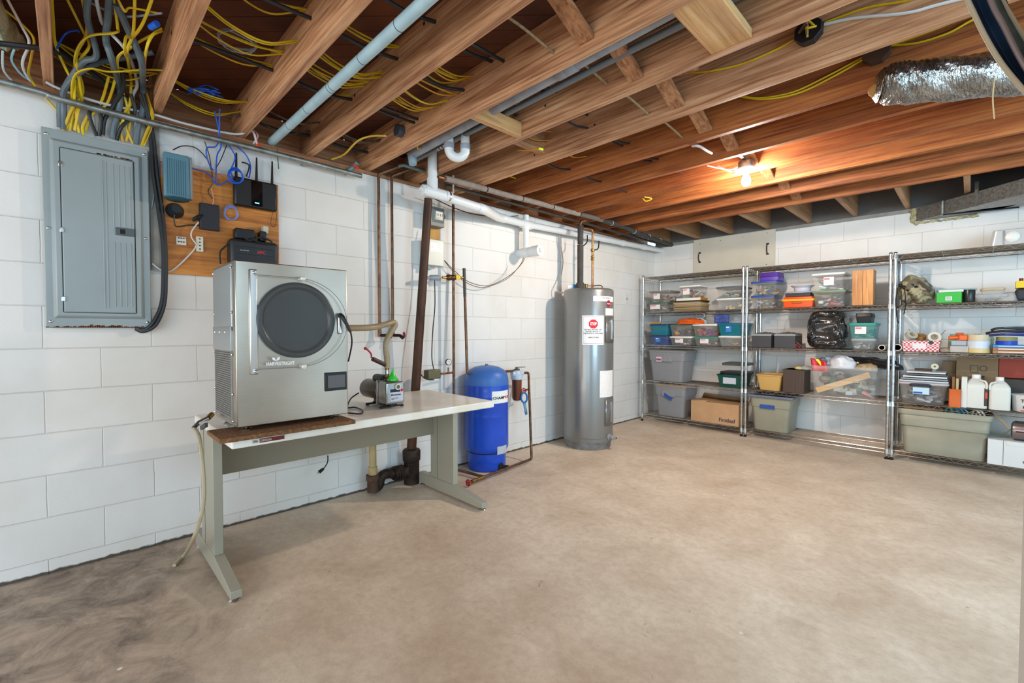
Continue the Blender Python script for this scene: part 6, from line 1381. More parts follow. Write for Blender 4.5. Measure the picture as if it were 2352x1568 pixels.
def tote(u0, u1, vb, z, label, m_, rimm, yf=5.42, dep=.40, vt=None, name='storage_tote', lid=True, notch=True):
    x0, x1 = xof(u0, vt, yf), xof(u1, vt, yf); h = at((u0 + u1) / 2, vt, y=yf).z - z; cx, cy = (x0 + x1) / 2, yf + dep / 2; w_ = x1 - x0
    t = thing(name, label, 'storage tote', (cx, cy, z))
    mb = MB().frust(cx, cy, z, z + h * .66, w_ * .80, dep * .80, w_ * .90, dep * .90, rc=.04, n=4, closed=False)
    mb.frust(cx, cy, z + h * .66, z + h * .93, w_ * .935, dep * .935, w_ * .97, dep * .97, rc=.04, n=4, closed=not not lid)
    bd = mb.build('body', m_, t)
    if notch:
        n_ = MB().prism([(cx - w_ * .24, yf + dep * .0, z + h * .62), (cx + w_ * .18, yf, z + h * .62), (cx + w_ * .12, yf, z + h * .82), (cx - w_ * .24, yf, z + h * .82)], (0, dep * .06, 0)).build('handle_recess', m_, bd, bevel=.008)
    if lid:
        l_ = MB().frust(cx, cy, z + h * .92, z + h * .97, w_ * 1.0, dep * 1.0, w_ * 1.02, dep * 1.02, rc=.045, n=4); l_.frust(cx, cy, z + h * .97, z + h, w_ * .98, dep * .98, w_ * .86, dep * .86, rc=.04, n=4)
        l_.build('lid', rimm, t)
    else:
        l_ = MB().tube([(cx + sx * (w_ / 2 - .03 * (1 - abs(cc))), cy + sy * dep / 2, z + h * .95) for sx, sy, cc in ((-.96, -1, 1), (-.5, -1, 1), (.5, -1, 1), (.96, -1, 1), (1, -.9, 1), (1, 0, 1), (1, .9, 1), (.96, 1, 1), (0, 1, 1), (-.96, 1, 1), (-1, .9, 1), (-1, 0, 1), (-1, -.9, 1), (-.96, -1, 1))], .015, 8, smooth=4)
        l_.build('rim', rimm, t)
    return t, (x0, x1, cx, cy, w_, h)
t, g = tote(1486, 1572, 879, SH[2], 'grey lidded tote with a small red and blue sticker on the corner unit', TOTEG, mat('grey_lid', '8d8b88', .45), vt=803)
x_ = g[0] + g[4] * .26; MB().box((x_, 5.4185, SH[2] + g[5] * .62), (x_ + .07, 5.4195, SH[2] + g[5] * .77)).build('sticker', flat('d8cfd4', .5), t)
MB().box((x_ + .004, 5.4175, SH[2] + g[5] * .655), (x_ + .066, 5.4183, SH[2] + g[5] * .72)).build('sticker_print', flat('a8405a', .5), t)
t, g = tote(1500, 1574, 961, SH[1], 'grey tote with a tan lid and blue tape on the bottom corner shelf', TOTEG, TOTET, vt=883)
x_ = g[0] + g[4] * .36; MB().add([(x_, 5.4188, SH[1] + g[5] * .74), (x_ + .10, 5.4188, SH[1] + g[5] * .60), (x_ + .10, 5.4188, SH[1] + g[5] * .50), (x_ - .002, 5.4188, SH[1] + g[5] * .62)], [(0, 1, 2, 3)]).build('tape', TAPE, t)
# cardboard box
x0, x1 = xof(1587, 950, 5.41), xof(1697, 950, 5.41); z1 = at(1587, 917, y=5.41).z - .01
t = thing('cardboard_box', 'brown cardboard box with black lettering on the bottom shelf of the corner unit', 'cardboard box', ((x0 + x1) / 2, 5.55, SH[1]))
bd = MB().box((x0, 5.41, SH[1]), (x1, 5.72, z1)).build('box', CARD, t, bevel=.002)
MB().add([(x0, 5.72, z1), (x1, 5.72, z1), (x1 - .02, 5.64, z1 + .05), (x0 + .05, 5.66, z1 + .075)], [(0, 1, 2, 3)]).build('rear_flap', CARDD, bd, solid=.004)
MB().add([(x0, 5.411, z1 + .001), (x0 + .17, 5.411, z1 + .001), (x0 + .17, 5.52, z1 + .012), (x0, 5.52, z1 + .012)], [(0, 1, 2, 3)]).build('front_flap', CARD, bd, solid=.004)
text('Firstleaf', bd, (x0 + (x1 - x0) * .60, 5.4092, SH[1] + .035), (1, 0, 0), (0, 0, 1), .062, flat('2a2440', .6), bold=.001, xs=.9)
# green basket
def basket(u0, u1, vt, z, label, m_, yf, dep, name='basket', open_=True, cat='basket', taper=.8):
    x0, x1 = xof(u0, vt, yf), xof(u1, vt, yf); h = at((u0 + u1) / 2, vt, y=yf).z - z; cx, cy = (x0 + x1) / 2, yf + dep / 2; w_ = x1 - x0
    t = thing(name, label, cat, (cx, cy, z))
    mb = MB().frust(cx, cy, z, z + h, w_ * taper, dep * taper, w_ * .95, dep * .95, rc=.02, closed=False); mb.frust(cx, cy, z + h - .014, z + h, w_ * .97, dep * .97, w_, dep, rc=.022, closed=False)
    mb.frust(cx, cy, z + .006, z + h, w_ * taper * .97, dep * taper * .97, w_ * .93, dep * .93, rc=.02, closed=False)
    mb.build('body', m_, t); return t, (x0, x1, cx, cy, w_, h)
t, g = basket(1644, 1706, 861, SH[2], 'dark green basket heaped with black objects on the corner unit', flat('0f4f42', .4), 5.40, .34)
MB().box((g[0] + .08, 5.402, SH[2] + .04), (g[0] + .22, 5.4045, SH[2] + .11)).build('sticker', flat('bfc4cc', .5), t)
for k, (a_, b_, c_) in enumerate((('black remote-like object heaped in the green basket', .04, .0), ('dark tray lying across the top of the green basket', .10, .03))):
    solo(MB().box((g[0] + .03 + .02 * k, 5.44, SH[2] + g[5] + .005 + b_ * k), (g[1] + .02, 5.70, SH[2] + g[5] + .035 + b_ * k)), 'tray' if k else 'black_tool', flat('26262a' if not k else '4a4c46', .4), a_, 'tray' if k else 'tool', bevel=.008)
# ---- unit 2, upper shelf
_, zz = bin_(1723, 1779, 678, 708, SH[4], 'clear bin with a blue lid and yellow tools at the left of the middle unit', CLEARG, BLUL, MIX5, dep=.32)
_, zz = bin_(1723, 1785, 645, 677, zz + .001, 'clear bin with a blue lid full of small figures, second in its stack', CLEARG, BLUL, ['c9ae8a', '3f7a3a', '2f4f9c', 'd98a3a', 'dcd2c4'], nc=46, dep=.32)
t = thing('purple_case', 'purple plastic case on top of the two blue-lidded bins', 'case', (1.55, 5.5, zz))
xa, xb = xof(1743, 640, 5.45), xof(1788, 640, 5.45)
MB().frust((xa + xb) / 2, 5.57, zz + .001, zz + .045, (xb - xa), .22, (xb - xa) * 1.0, .22, rc=.02).build('base', flat('5a3a9c', .35), t, bevel=.004)
MB().frust((xa + xb) / 2, 5.57, zz + .047, zz + .09, (xb - xa) * 1.0, .22, (xb - xa) * .94, .2, rc=.02).build('lid', flat('4f3190', .35), t, bevel=.004)
xa, xb = xof(1797, 690, 5.42), xof(1868, 690, 5.42); zt_ = at(1830, 681, y=5.42).z; zm = (SH[4] + zt_) / 2 + .01
t = thing('toolbox', 'orange toolbox with a yellow band in the middle of the upper shelf', 'toolbox', ((xa + xb) / 2, 5.5, SH[4]))
MB().frust((xa + xb) / 2, 5.52, SH[4], zm, (xb - xa) * .93, .19, (xb - xa) * .97, .2, rc=.01).build('base', flat('e2501f', .35), t, bevel=.004)
MB().frust((xa + xb) / 2, 5.52, zm, zm + .022, (xb - xa) * 1.02, .21, (xb - xa) * 1.02, .21, rc=.01).build('band', flat('efa818', .35), t, bevel=.003)
MB().frust((xa + xb) / 2, 5.52, zm + .022, zt_, (xb - xa) * .95, .19, (xb - xa) * .92, .18, rc=.01).build('lid', flat('e2501f', .35), t, bevel=.006)
MB().box(((xa + xb) / 2 - .05, 5.412, zm - .025), ((xa + xb) / 2 + .04, 5.418, zm - .004)).build('handle', flat('b84a1c', .4), t, bevel=.003)
t = thing('dark_box', 'dark box with a pale lid standing on the orange toolbox', 'box', ((xa + xb) / 2, 5.5, zt_))
MB().box((xa + .02, 5.44, zt_ + .001), (xb - .03, 5.60, zt_ + .038)).build('body', flat('2d2c33', .35), t, bevel=.004); MB().frust((xa + xb) / 2, 5.52, zt_ + .038, zt_ + .055, (xb - xa) * 1.0, .19, (xb - xa) * .8, .14, rc=.02).build('lid', flat('bcbcc2', .35), t)
solo(MB().lathe(((xa + xb) / 2 + .02, 5.52, zt_ + .0555), (0, 0, 1), [(.07, 0), (.075, .012), (.075, .035), (.105, .058), (.105, .064), (.07, .05), (.065, .02)], 26), 'bowl', flat('b9bac4', .3), 'grey-white rimmed bowl on the dark box above the orange toolbox', 'bowl')
_, zz = bin_(1863, 1943, 666, 702, SH[4], 'clear bin with an olive green lid at the centre of the upper shelf', CLEARG, GRNL2, ['cf4d5c', '8fb4d4', 'dfe3e4', '6a8a7a'], dep=.34, yf=5.42)
_, zz = bin_(1862, 1941, 626, 666, zz + .001, 'clear bin with a white lid and red-topped label stacked on the olive lid', CLEARP, WHL, ['9fd0c4', 'e0a0b0', 'dfe6ea', '7fb8ac'], dep=.34, yf=5.42, sticker=(.38, .3))
xa, xb = xof(1957, 660, 5.40), xof(2006, 660, 5.40); zt_ = at(1980, 620, y=5.40).z
t = thing('wooden_box', 'tall varnished wooden box standing on the upper shelf of the middle unit', 'wooden box', ((xa + xb) / 2, 5.5, SH[4]))
MB().box((xa, 5.40, SH[4]), ((xa + xb) / 2 - .0008, 5.56, zt_)).build('left_panel', OAK, t, bevel=.002); MB().box(((xa + xb) / 2 + .0008, 5.40, SH[4]), (xb, 5.56, zt_)).build('right_panel', OAK, t, bevel=.002)
# ---- unit 2, middle shelf
for k, (ua, ub, lab) in enumerate(((1726, 1771, 'left dark grey storage box with a pale top edge, behind the shelf posts'), (1778, 1826, 'right dark grey storage box with a pale top edge, next to the black bag'))):
    xa, xb = xof(ua, 785, 5.42), xof(ub, 785, 5.42); zt_ = at(ua + 20, 767, y=5.42).z
    t = thing('file_box', lab, 'box', ((xa + xb) / 2, 5.5, SH[3])); MB().box((xa, 5.42, SH[3]), (xb, 5.70, zt_ - .02)).build('body', flat('403f42', .45), t, bevel=.002)
    MB().box((xa, 5.418, zt_ - .019), (xb, 5.70, zt_)).build('top', flat('90969a', .5), t, bevel=.002)
    solo(MB().grid(lambda a, b: Vector((xa + (xb - xa) * a, 5.46 + .22 * b, zt_ + .004 + .018 * math.sin(PI * a) * math.sin(PI * b) + .003 * math.sin(20 * a + 9 * b))), 14, 10), 'paper_sheet', flat('6f6352', .8), 'crumpled brown paper lying on the ' + ('left' if not k else 'right') + ' dark grey storage box', 'paper', solid=.002)
xa, xb = xof(1849, 760, 5.41), xof(1942, 760, 5.41); zt_ = at(1895, 712, y=5.41).z; cx, cz_ = (xa + xb) / 2, (SH[3] + zt_) / 2
def bagf(u, v):
    # superellipsoid with wrinkles
    th = 2 * PI * u; ph_ = -PI / 2 + PI * v; f = lambda c, e: math.copysign(abs(c) ** e, c)
    x = f(math.cos(th), .35) * f(math.cos(ph_), .35); y = f(math.sin(th), .45) * f(math.cos(ph_), .35); z = f(math.sin(ph_), .55)
    w_ = .010 * math.sin(9 * x + 7 * z + 2 * y) + .006 * math.sin(23 * z - 14 * x) + .004 * math.sin(31 * x + 5)
    top = 1 - .12 * max(0, z) ** 2
    return Vector((cx + x * (xb - xa) / 2 * top + w_ * .5, 5.57 + y * .15 - w_ * 1.2, cz_ + z * (zt_ - SH[3] - .004) / 2))
solo(MB().grid(bagf, 96, 60), 'bagged_bundle', TRASH, 'large bundle wrapped in shiny black plastic on the middle unit', 'bag', sharp=85)
P = [at(1838, 798, y=5.43), at(1826, 790, y=5.42), at(1832, 803, y=5.42), at(1845, 800, y=5.42), at(1829, 785, y=5.43)]
cable([tuple(p) for p in P], flat('c43a3c', .5), .0022, 'tangled red string beside the black plastic bundle', raw=True)
_, zz = bin_(1953, 2012, 777, 806, SH[3], 'clear box with a pale lid below the teal-lidded bin', CLEARG, mat('pale_clear_lid', 'a9b4b8', .3, alpha=.75), ['8fa0ac', 'c9ced2'], dep=.26, yf=5.42)
_, zz = bin_(1947, 2013, 741, 775, zz + .001, 'clear green bin with a bright teal lid right of the black bundle', CLEARGR, TEALL, ['3f7fa4', 'b8c9c4', 'd9d2a8', '2f6a9c'], sticker=(.25, .4), dep=.30, yf=5.42, nc=40)
xa, xb = xof(1962, 728, 5.46), xof(1994, 728, 5.46)
t = thing('black_case', 'black lidded case on the bright teal lid', 'case', ((xa + xb) / 2, 5.5, zz)); MB().frust((xa + xb) / 2 + .02, 5.56, zz + .001, zz + .055, (xb - xa) * 1.0, .2, (xb - xa) * 1.1, .22, rc=.008).build('body', flat('232427', .4), t, bevel=.003)
MB().frust((xa + xb) / 2 + .02, 5.56, zz + .056, zz + .09, (xb - xa) * 1.2, .23, (xb - xa) * 1.1, .21, rc=.008).build('lid', flat('1f2022', .4), t, bevel=.003)
for k, (uu, r) in enumerate(((2026, .026), (2062, .03))):
    c = at(uu, 799, y=5.42); rl = MB()
    o = solo(MB().lathe((c.x, 5.40, SH[3] + r + .001), (0, 1, 0), [(r - .006, .0), (r, 0), (r, .25), (r - .006, .25), (r - .006, .0)], 20), 'tape_roll', flat('d9d2c2', .5), ['cream roll lying on its side at the right end of the middle unit', 'cream roll lying behind the first post of the right unit'][k], 'roll')
# ---- unit 2 lower shelves
t, g = basket(1734, 1797, 861, SH[2], 'tan plastic basin on the lower shelf of the middle unit', flat('cfa45e', .45), 5.41, .30, name='basin', cat='basin', taper=.74)
xa, xb = xof(1798, 870, 5.40), xof(1847, 870, 5.40); zt_ = at(1820, 849, y=5.40).z
t = thing('crate', 'dark brown plastic crate between the tan basin and the large clear bin', 'crate', ((xa + xb) / 2, 5.5, SH[2]))
MB().box((xa, 5.40, SH[2]), (xb, 5.66, zt_)).build('body', flat('4a3a30', .45), t, bevel=.004); MB().box((xa - .006, 5.395, zt_ - .012), (xb + .006, 5.665, zt_)).build('rim', flat('54443a', .45), t, bevel=.002)
for f in (.48, .66, .8): MB().box((xa + (xb - xa) * f, 5.396, SH[2]), (xa + (xb - xa) * f + .008, 5.40, zt_ - .012)).build('rib', flat('54443a', .45), t)
solo(MB().ball((xa + .12, 5.50, zt_ + .012), .038, sc=(1, 1, .55), seg=16), 'yellow_ball', flat('d9c27a', .4), 'pale yellow dome lying on top of the brown crate', 'ball')
blob('crumpled clear wrapping on top of the brown crate', 'plastic_wrap', 'plastic wrap', mat('film2', 'c9c8c0', .2, alpha=.5), xa + .16, 5.55, zt_, .09, .07, .035, 13)
xa, xb = xof(1860, 880, 5.40), xof(2017, 880, 5.40); zt_ = at(1935, 842, y=5.40).z; cx = (xa + xb) / 2; w_ = xb - xa; dp_ = .36; cy_ = 5.40 + dp_ / 2; hh_ = zt_ - SH[2]
t = thing('storage_bin', 'large open clear bin heaped with bags and a wooden board on the middle unit', 'storage bin', (cx, cy_, SH[2]))
mb = MB().frust(cx, cy_, SH[2], zt_, w_ * .9, dp_ * .88, w_ * .98, dp_ * .97, rc=.03, n=4, closed=False); mb.frust(cx, cy_, zt_ - .03, zt_, w_ * .985, dp_ * .98, w_ * 1.0, dp_, rc=.03, n=4, closed=False); mb.build('body', CLEARP, t)
contents(t, cx, cy_ + .03, SH[2] + .004, w_ * .84, dp_ * .7, hh_ * .9, ['c9bda4', '4f6a64', 'd98a8a', '8a7a60', 'c4ccd0', '6a5a50', 'd9cfc0'], 70)
solo(MB().bar((cx - w_ * .40, 5.435, SH[2] + .045), (cx + w_ * .38, 5.435, SH[2] + hh_ * .78), .035, .055, up=(0, 0, 1)), 'wooden_board', wood('pale_board', 'c99f68', 'ddb981', 'e5c793', 0), 'pale wooden board leaning inside the large open clear bin', 'board', bevel=.003)
t = thing('red_bag', 'red bag with a yellow tag sticking out of the large clear bin', 'bag', (cx - w_ * .35, 5.5, zt_))
rx = cx - w_ * .36
MB().grid(lambda a, b: Vector((rx - .06 + .13 * a - .02 * b, 5.45 + .02 * math.sin(5 * a), zt_ - .06 + .13 * b - .03 * a * b)), 8, 8).build('bag', flat('d3202a', .35), t, solid=.02)
MB().add([(rx - .04, 5.436, zt_ + .06), (rx - .015, 5.436, zt_ + .065), (rx + .03, 5.436, zt_ + .01), (rx + .005, 5.436, zt_ - .0)], [(0, 1, 2, 3)]).build('tag', flat('f0e22c', .4), t)
blob('white plastic bag peaking out of the large clear bin', 'plastic_bag', 'plastic bag', mat('white_film3', 'd5d6d9', .3, 0, 'c5c7cc', 14, bump=.6, bscale=20), cx - .02, 5.50, zt_ - .02, .11, .08, .11, 21)
blob('white and grey bag beside the red bag in the large clear bin', 'plastic_bag', 'plastic bag', mat('white_film4', 'c3c6cc', .3, 0, '50525a', 26, bump=.6, bscale=20), cx - .17, 5.53, zt_ - .02, .08, .07, .10, 22)
blob('crumpled black bag spread over the back of the large clear bin', 'plastic_bag', 'plastic bag', TRASH, cx + .12, 5.62, zt_ - .02, .30, .09, .10, 23)
blob('tan crumpled packing on the right of the large clear bin', 'packing_paper', 'paper', mat('tan_pack', 'b39c74', .8, 0, '8a744f', 30, bump=.5), cx + .17, 5.49, zt_ - .03, .09, .06, .06, 24)
t, g = tote(1719, 1818, 1000, SH[1], 'olive tote with slate rim and blue tape, bottom shelf of the middle unit', TOTEO, TOTEB, vt=908, dep=.42, lid=False, notch=False, yf=5.40)
x_ = g[0] + g[4] * .27; MB().box((x_, 5.4085, SH[1] + g[5] * .62), (x_ + .145, 5.412, SH[1] + g[5] * .73)).build('tape', TAPE, t)
solo(MB().box((g[2] - .17, 5.45, SH[1] + g[5] * .78), (g[2] + .16, 5.78, SH[1] + g[5] * .9)), 'dark_fabric', flat('2b2b33', .8), 'dark fabric filling the olive tote with the slate rim', 'fabric', bevel=.03)
# ---- unit 3 top
xa = xof(2272, 540, 5.50); zt_ = at(2300, 527, y=5.50).z
t = thing('light_fixture', 'grey metal lamp housing with round white knobs lying on the top of the right unit', 'light fixture', (xa + .3, 5.6, SH[5]))
bd = MB().frust(xa + .42, 5.60, SH[5], zt_, .84, .17, .80, .16, rc=.03, n=4).build('housing', mat('pale_enamel', 'c9cccb', .3, .2), t, bevel=.006)
for k in range(2):
    c = at(2326 + 48 * k, 539, y=5.51); MB().lathe((c.x, 5.518, (SH[5] + zt_) / 2 + .005), (0, -1, 0), [(.042, 0), (.042, .008), (.030, .016), (.012, .018)], 24).build('knob', flat('e4e2da', .35), t)
MB().box((xof(2303, 545, 5.51), 5.512, SH[5] + .01), (xof(2303, 545, 5.51) + .012, 5.52, zt_ - .01)).build('strip', STEEL2, t)
# ---- unit 3 shelf 4
xa, xb = xof(2058, 665, 5.43), xof(2146, 665, 5.43); CAMO = mat('camo_cloth', '6c6350', .8, 0, 'a59a78', 14, lo=.48, hi=.52)
def bagc(u, v):
    th = 2 * PI * u; ph_ = -PI / 2 + PI * v; x = math.copysign(abs(math.cos(th)) ** .7, math.cos(th)) * math.cos(ph_) ** .7 if math.cos(ph_) > 0 else 0
    y = math.sin(th) * max(math.cos(ph_), 0) ** .7; z = math.sin(ph_); w_ = .012 * math.sin(7 * x + 5 * z) + .008 * math.sin(13 * z - 9 * x)
    zz_ = z * (1 - .35 * max(0, x)) ; return Vector(((xa + xb) / 2 + x * (xb - xa) / 2, 5.57 + y * .15 + w_, SH[4] + .135 + w_ + zz_ * .13 - .05 * max(0, x)))
mb = MB().grid(bagc, 60, 36); mb.v = [Vector((p.x, p.y, max(p.z, SH[4] + .003))) for p in mb.v]
t = thing('camouflage_bag', 'brown camouflage bag with dark straps at the left of the right unit', 'bag', ((xa + xb) / 2, 5.57, SH[4]))
mb.build('bag', CAMO, t, sharp=85)
for k in range(5): MB().ball(at(2068 + 9 * k, 655 + 5 * (k % 3) , y=5.435), .016, seg=10).build('cord_ball', flat('15171a', .3), t)
for (L) in ([(2062, 660), (2058, 690), (2060, 730), (2064, 742)], [(2078, 665), (2080, 700), (2076, 722)], [(2070, 668), (2070, 695), (2072, 700)]):
    MB().tube([at(u, v, y=5.368) for u, v in L], .004, 6).build('strap', BLKM, t)
MB().tube([at(2108, 648, y=5.44), at(2122, 655, y=5.42), at(2140, 668, y=5.43)], .012, 8).build('buckle_strap', flat('4a4238', .6), t)
xa, xb = xof(2151, 678, 5.41), xof(2209, 678, 5.41); zt_ = at(2180, 671, y=5.41).z
t = thing('green_box', 'bright green cardboard box with a barcode on the right unit', 'box', ((xa + xb) / 2, 5.5, SH[4]))
bd = MB().box((xa, 5.41, SH[4]), (xb, 5.58, zt_)).build('box', flat('2fae38', .4), t, bevel=.002); k = MB().box((xa + (xb - xa) * .36, 5.4085, SH[4] + .02), (xa + (xb - xa) * .62, 5.41, SH[4] + .052)).build('barcode_label', flat('e8ebe8'), bd)
for j in range(9): MB().box((xa + (xb - xa) * (.38 + .024 * j), 5.4078, SH[4] + .024), (xa + (xb - xa) * (.388 + .024 * j), 5.4086, SH[4] + .048)).build('bar', BLKM, k)
solo(MB().box((xa + .01, 5.43, zt_ + .001), (xb + .01, 5.56, zt_ + .022)), 'white_packet', flat('dcdcd2', .6), 'white packet lying on the bright green box', 'packet', bevel=.004)
solo(MB().box((xa - .01, 5.60, SH[4] + .115), (xb + .09, 5.76, SH[4] + .128)), 'glass_tray', mat('aqua_tray', '9ec4c6', .2, alpha=.7), 'pale aqua tray lying behind and above the green box', 'tray')
solo(MB().box((xa + .0, 5.61, SH[4]), (xb + .05, 5.75, SH[4] + .114)), 'dark_carton', flat('5c5850', .6), 'dark carton behind the bright green box', 'carton', bevel=.003)
c = at(2226, 678, y=5.47); solo(MB().lathe((c.x, 5.47, SH[4]), (0, 0, 1), [(.036, 0), (.037, .003), (.037, .10), (.035, .105)], 22), 'black_can', flat('201f20', .3), 'black can right of the bright green box', 'can')
xa, xb = xof(2239, 682, 5.42), xof(2316, 682, 5.42)
t, zz = bin_(2239, 2316, 675, 690, SH[4], 'flat clear tray of lilac parts on the upper shelf of the right unit', CLEARP, mat('clear_lid', 'd8dcdc', .15, alpha=.35), ['8f8aa8', 'bdb8c8', '6f6a8a'], yf=5.42, dep=.2, nc=30)
tt, z9 = bin_(2252, 2310, 660, 675, zz + .001, 'small clear box with an amber lid on the flat clear tray', CLEARP, mat('amber_lid', 'c9b48a', .3, alpha=.8), None, yf=5.45, dep=.14)
xa = xof(2333, 668, 5.44); solo(MB().box((xa, 5.44, SH[4] + .10), (xa + .2, 5.56, SH[4] + .155)), 'yellow_box', flat('e2c31c', .4), 'yellow box with red lettering at the right edge of the photo', 'box', bevel=.002)
solo(MB().box((xa, 5.45, SH[4]), (xa + .22, 5.60, SH[4] + .098)), 'black_bundle', flat('2f3038', .6), 'dark bundle under the yellow box at the right edge', 'bundle', bevel=.02)
for k in range(4): solo(MB().cyl((xa + .03 + .03 * k, 5.5, SH[4] + .1555), (xa + .03 + .03 * k, 5.5, SH[4] + .18), .012, seg=10), 'wooden_peg', flat('7c2a24', .5), 'dark red peg standing on the yellow box, %s from the left' % ORD[k], 'peg', 'dark red pegs on the yellow box')
blob('clear crumpled bag beside the flat clear tray', 'plastic_bag', 'plastic bag', mat('film5', 'c6c6c2', .2, alpha=.5), xof(2330, 682, 5.5) - .03, 5.5, SH[4], .06, .06, .07, 31)
# ---- unit 3 shelf 3
xa, xb = xof(2072, 795, 5.41), xof(2159, 795, 5.41); zt_ = at(2115, 783, y=5.41).z
GING = bpy.data.materials.new('gingham'); GING.use_nodes = True; nt = GING.node_tree; b_ = nt.nodes['Principled BSDF']; ck = nt.nodes.new('ShaderNodeTexChecker'); ck.inputs['Scale'].default_value = 70; tc = nt.nodes.new('ShaderNodeTexCoord'); nt.links.new(tc.outputs['Object'], ck.inputs[0]); ck.inputs[1].default_value = S('c4414c'); ck.inputs[2].default_value = S('e9dcd8'); nt.links.new(ck.outputs[0], b_.inputs['Base Color'])
t = thing('gingham_box', 'red gingham open box with a white label full of tape rolls', 'box', ((xa + xb) / 2, 5.5, SH[3]))
mb = MB().frust((xa + xb) / 2, 5.51, SH[3], zt_, (xb - xa) * .94, .18, (xb - xa), .2, closed=False); mb.frust((xa + xb) / 2, 5.51, SH[3] + .003, zt_, (xb - xa) * .92, .17, (xb - xa) * .98, .19, closed=False); mb.build('box', GING, t)
lb_ = MB().quad((xa + (xb - xa) * .28, 5.4165, SH[3] + .025), (xa + (xb - xa) * .64, 5.4165, SH[3] + .025), (xa + (xb - xa) * .64, 5.4085, zt_ - .02), (xa + (xb - xa) * .28, 5.4085, zt_ - .02)).build('label', flat('e8dcdc'), t)
MB().cyl((xa + (xb - xa) * .77, 5.4150, SH[3] + .08), (xa + (xb - xa) * .77, 5.409, SH[3] + .08), .016, seg=16).build('rosette', flat('38363a'), t)
def roll(c, ax, r0, r1, w_, m_, label, group=None):
    ax = Vector(ax).normalized(); return solo(MB().lathe(c, ax, [(r0, 0), (r1, 0), (r1, w_), (r0, w_), (r0, 0)], 26), 'tape_roll', m_, label, 'tape roll', group)
roll(at(2090, 772, y=5.48), (.5, -.6, .5), .022, .042, .035, flat('b9b09c', .5), 'grey-beige tape roll leaning at the left of the gingham box')
roll(at(2143, 776, y=5.50), (.3, -1, .25), .026, .045, .04, flat('d8cdb8', .5), 'cream tape roll standing at the right of the gingham box')
roll(at(2112, 777, y=5.54), (.1, -.4, .9), .02, .045, .03, flat('a97a42', .5), 'brown tape roll at the back of the gingham box')
solo(MB().bar(at(2096, 772, y=5.56), at(2088, 756, y=5.56), .02, .004), 'wood_strip', flat('54483a', .6), 'dark strip leaning out of the left of the gingham box', 'strip'); solo(MB().bar(at(2156, 774, y=5.54), at(2172, 758, y=5.54), .024, .004), 'wood_strip', flat('5f5340', .6), 'dark strip leaning out of the right of the gingham box', 'strip')
c = at(2246, 800, y=5.46); x_ = c.x
zz = SH[3]
for k, (h, col, lab, r) in enumerate(((.034, 'd9bd7c', 'yellowish tape roll at the bottom of the stack of three', .075), (.062, 'ccd3da', 'pale blue-grey tape roll in the middle of the stack of three', .072), (.052, 'cdbb98', 'glossy cream tape roll on top of the stack of three', .070))):
    roll((x_, 5.48, zz + .0005), (0, 0, 1), .035, r, h, flat(col, .3), lab); zz += h + .0006
xa, xb = xof(2182, 800, 5.42), xof(2224, 800, 5.42)
solo(MB().box((xa, 5.42, SH[3]), (xb, 5.52, SH[3] + .055)), 'clear_case', mat('clear_case', 'd2c8be', .2, alpha=.6), 'small clear case below the orange tape gun', 'case', bevel=.003)
solo(MB().box((xa + .005, 5.43, SH[3] + .056), (xb - .01, 5.51, SH[3] + .10)), 'label_stack', flat('9fa7ad', .4), 'stack of grey discs between the clear case and the orange tape gun', 'stack', bevel=.008)
t = thing('tape_gun', 'orange tape gun lying on the grey discs', 'tape gun', (xa, 5.46, SH[3] + .1))
MB().tube([(xa - .01, 5.45, SH[3] + .122), (xa + .05, 5.46, SH[3] + .126)], .016, 12, smooth=0).build('handle', flat('e8641c', .35), t); MB().box((xa + .05, 5.43, SH[3] + .101), (xb - .005, 5.50, SH[3] + .148)).build('frame', flat('e8641c', .35), t, bevel=.008); MB().box((xa + .03, 5.51, SH[3] + .13), (xb - .03, 5.55, SH[3] + .165)).build('blade_guard', flat('c4501c', .35), t, bevel=.006)
for k in range(4):
    c = at(2188 + 28 * k, 790, y=5.62); solo(MB().lathe((c.x, 5.63, SH[3]), (0, 0, 1), [(.028, 0), (.03, .004), (.03, .12), (.02, .14), (.02, .155)], 18), 'jar', mat('green_glass', '7cc09a', .12, alpha=.5), 'green glass jar behind the tape rolls, %s from the left' % ORD[k], 'jar', 'green glass jars behind the tape rolls')
blob('crumpled brown netting between the gingham box and the clear case', 'netting', 'netting', mat('net', 'a89684', .8, 0, '7e6c5c', 40, bump=.5), xof(2172, 802, 5.45), 5.46, SH[3], .05, .04, .035, 41)
zz = SH[3]; xa = xof(2280, 803, 5.42)
for k, (h, col, lab) in enumerate(((.024, 'a9784c', 'brown-edged book at the bottom of the pile at the right edge'), (.024, '9c6a44', 'second brown-edged book in the pile at the right edge'), (.02, '2f86c8', 'bright blue book on top of the pile at the right edge'))):
    t = thing('book', lab, 'book', (xa, 5.5, zz)); MB().box((xa, 5.42, zz + .0005), (xa + .28, 5.62, zz + h)).build('cover', flat(col, .5), t, bevel=.001); MB().box((xa + .03, 5.4188, zz + h * .35), (xa + .2, 5.4195, zz + h * .65)).build('spine_text', flat('e6e2dc'), t); zz += h + .0005
roll((xof(2312, 790, 5.5), 5.51, zz + .0005), (0, 0, 1), .03, .062, .03, mat('blue_roll', '1d3fb4', .35), 'blue tape roll on the pile of books at the right edge')
roll((xof(2312, 790, 5.5), 5.51, zz + .031), (0, 0, 1), .03, .060, .03, flat('8c8646', .5), 'olive tape roll on top of the blue tape roll')
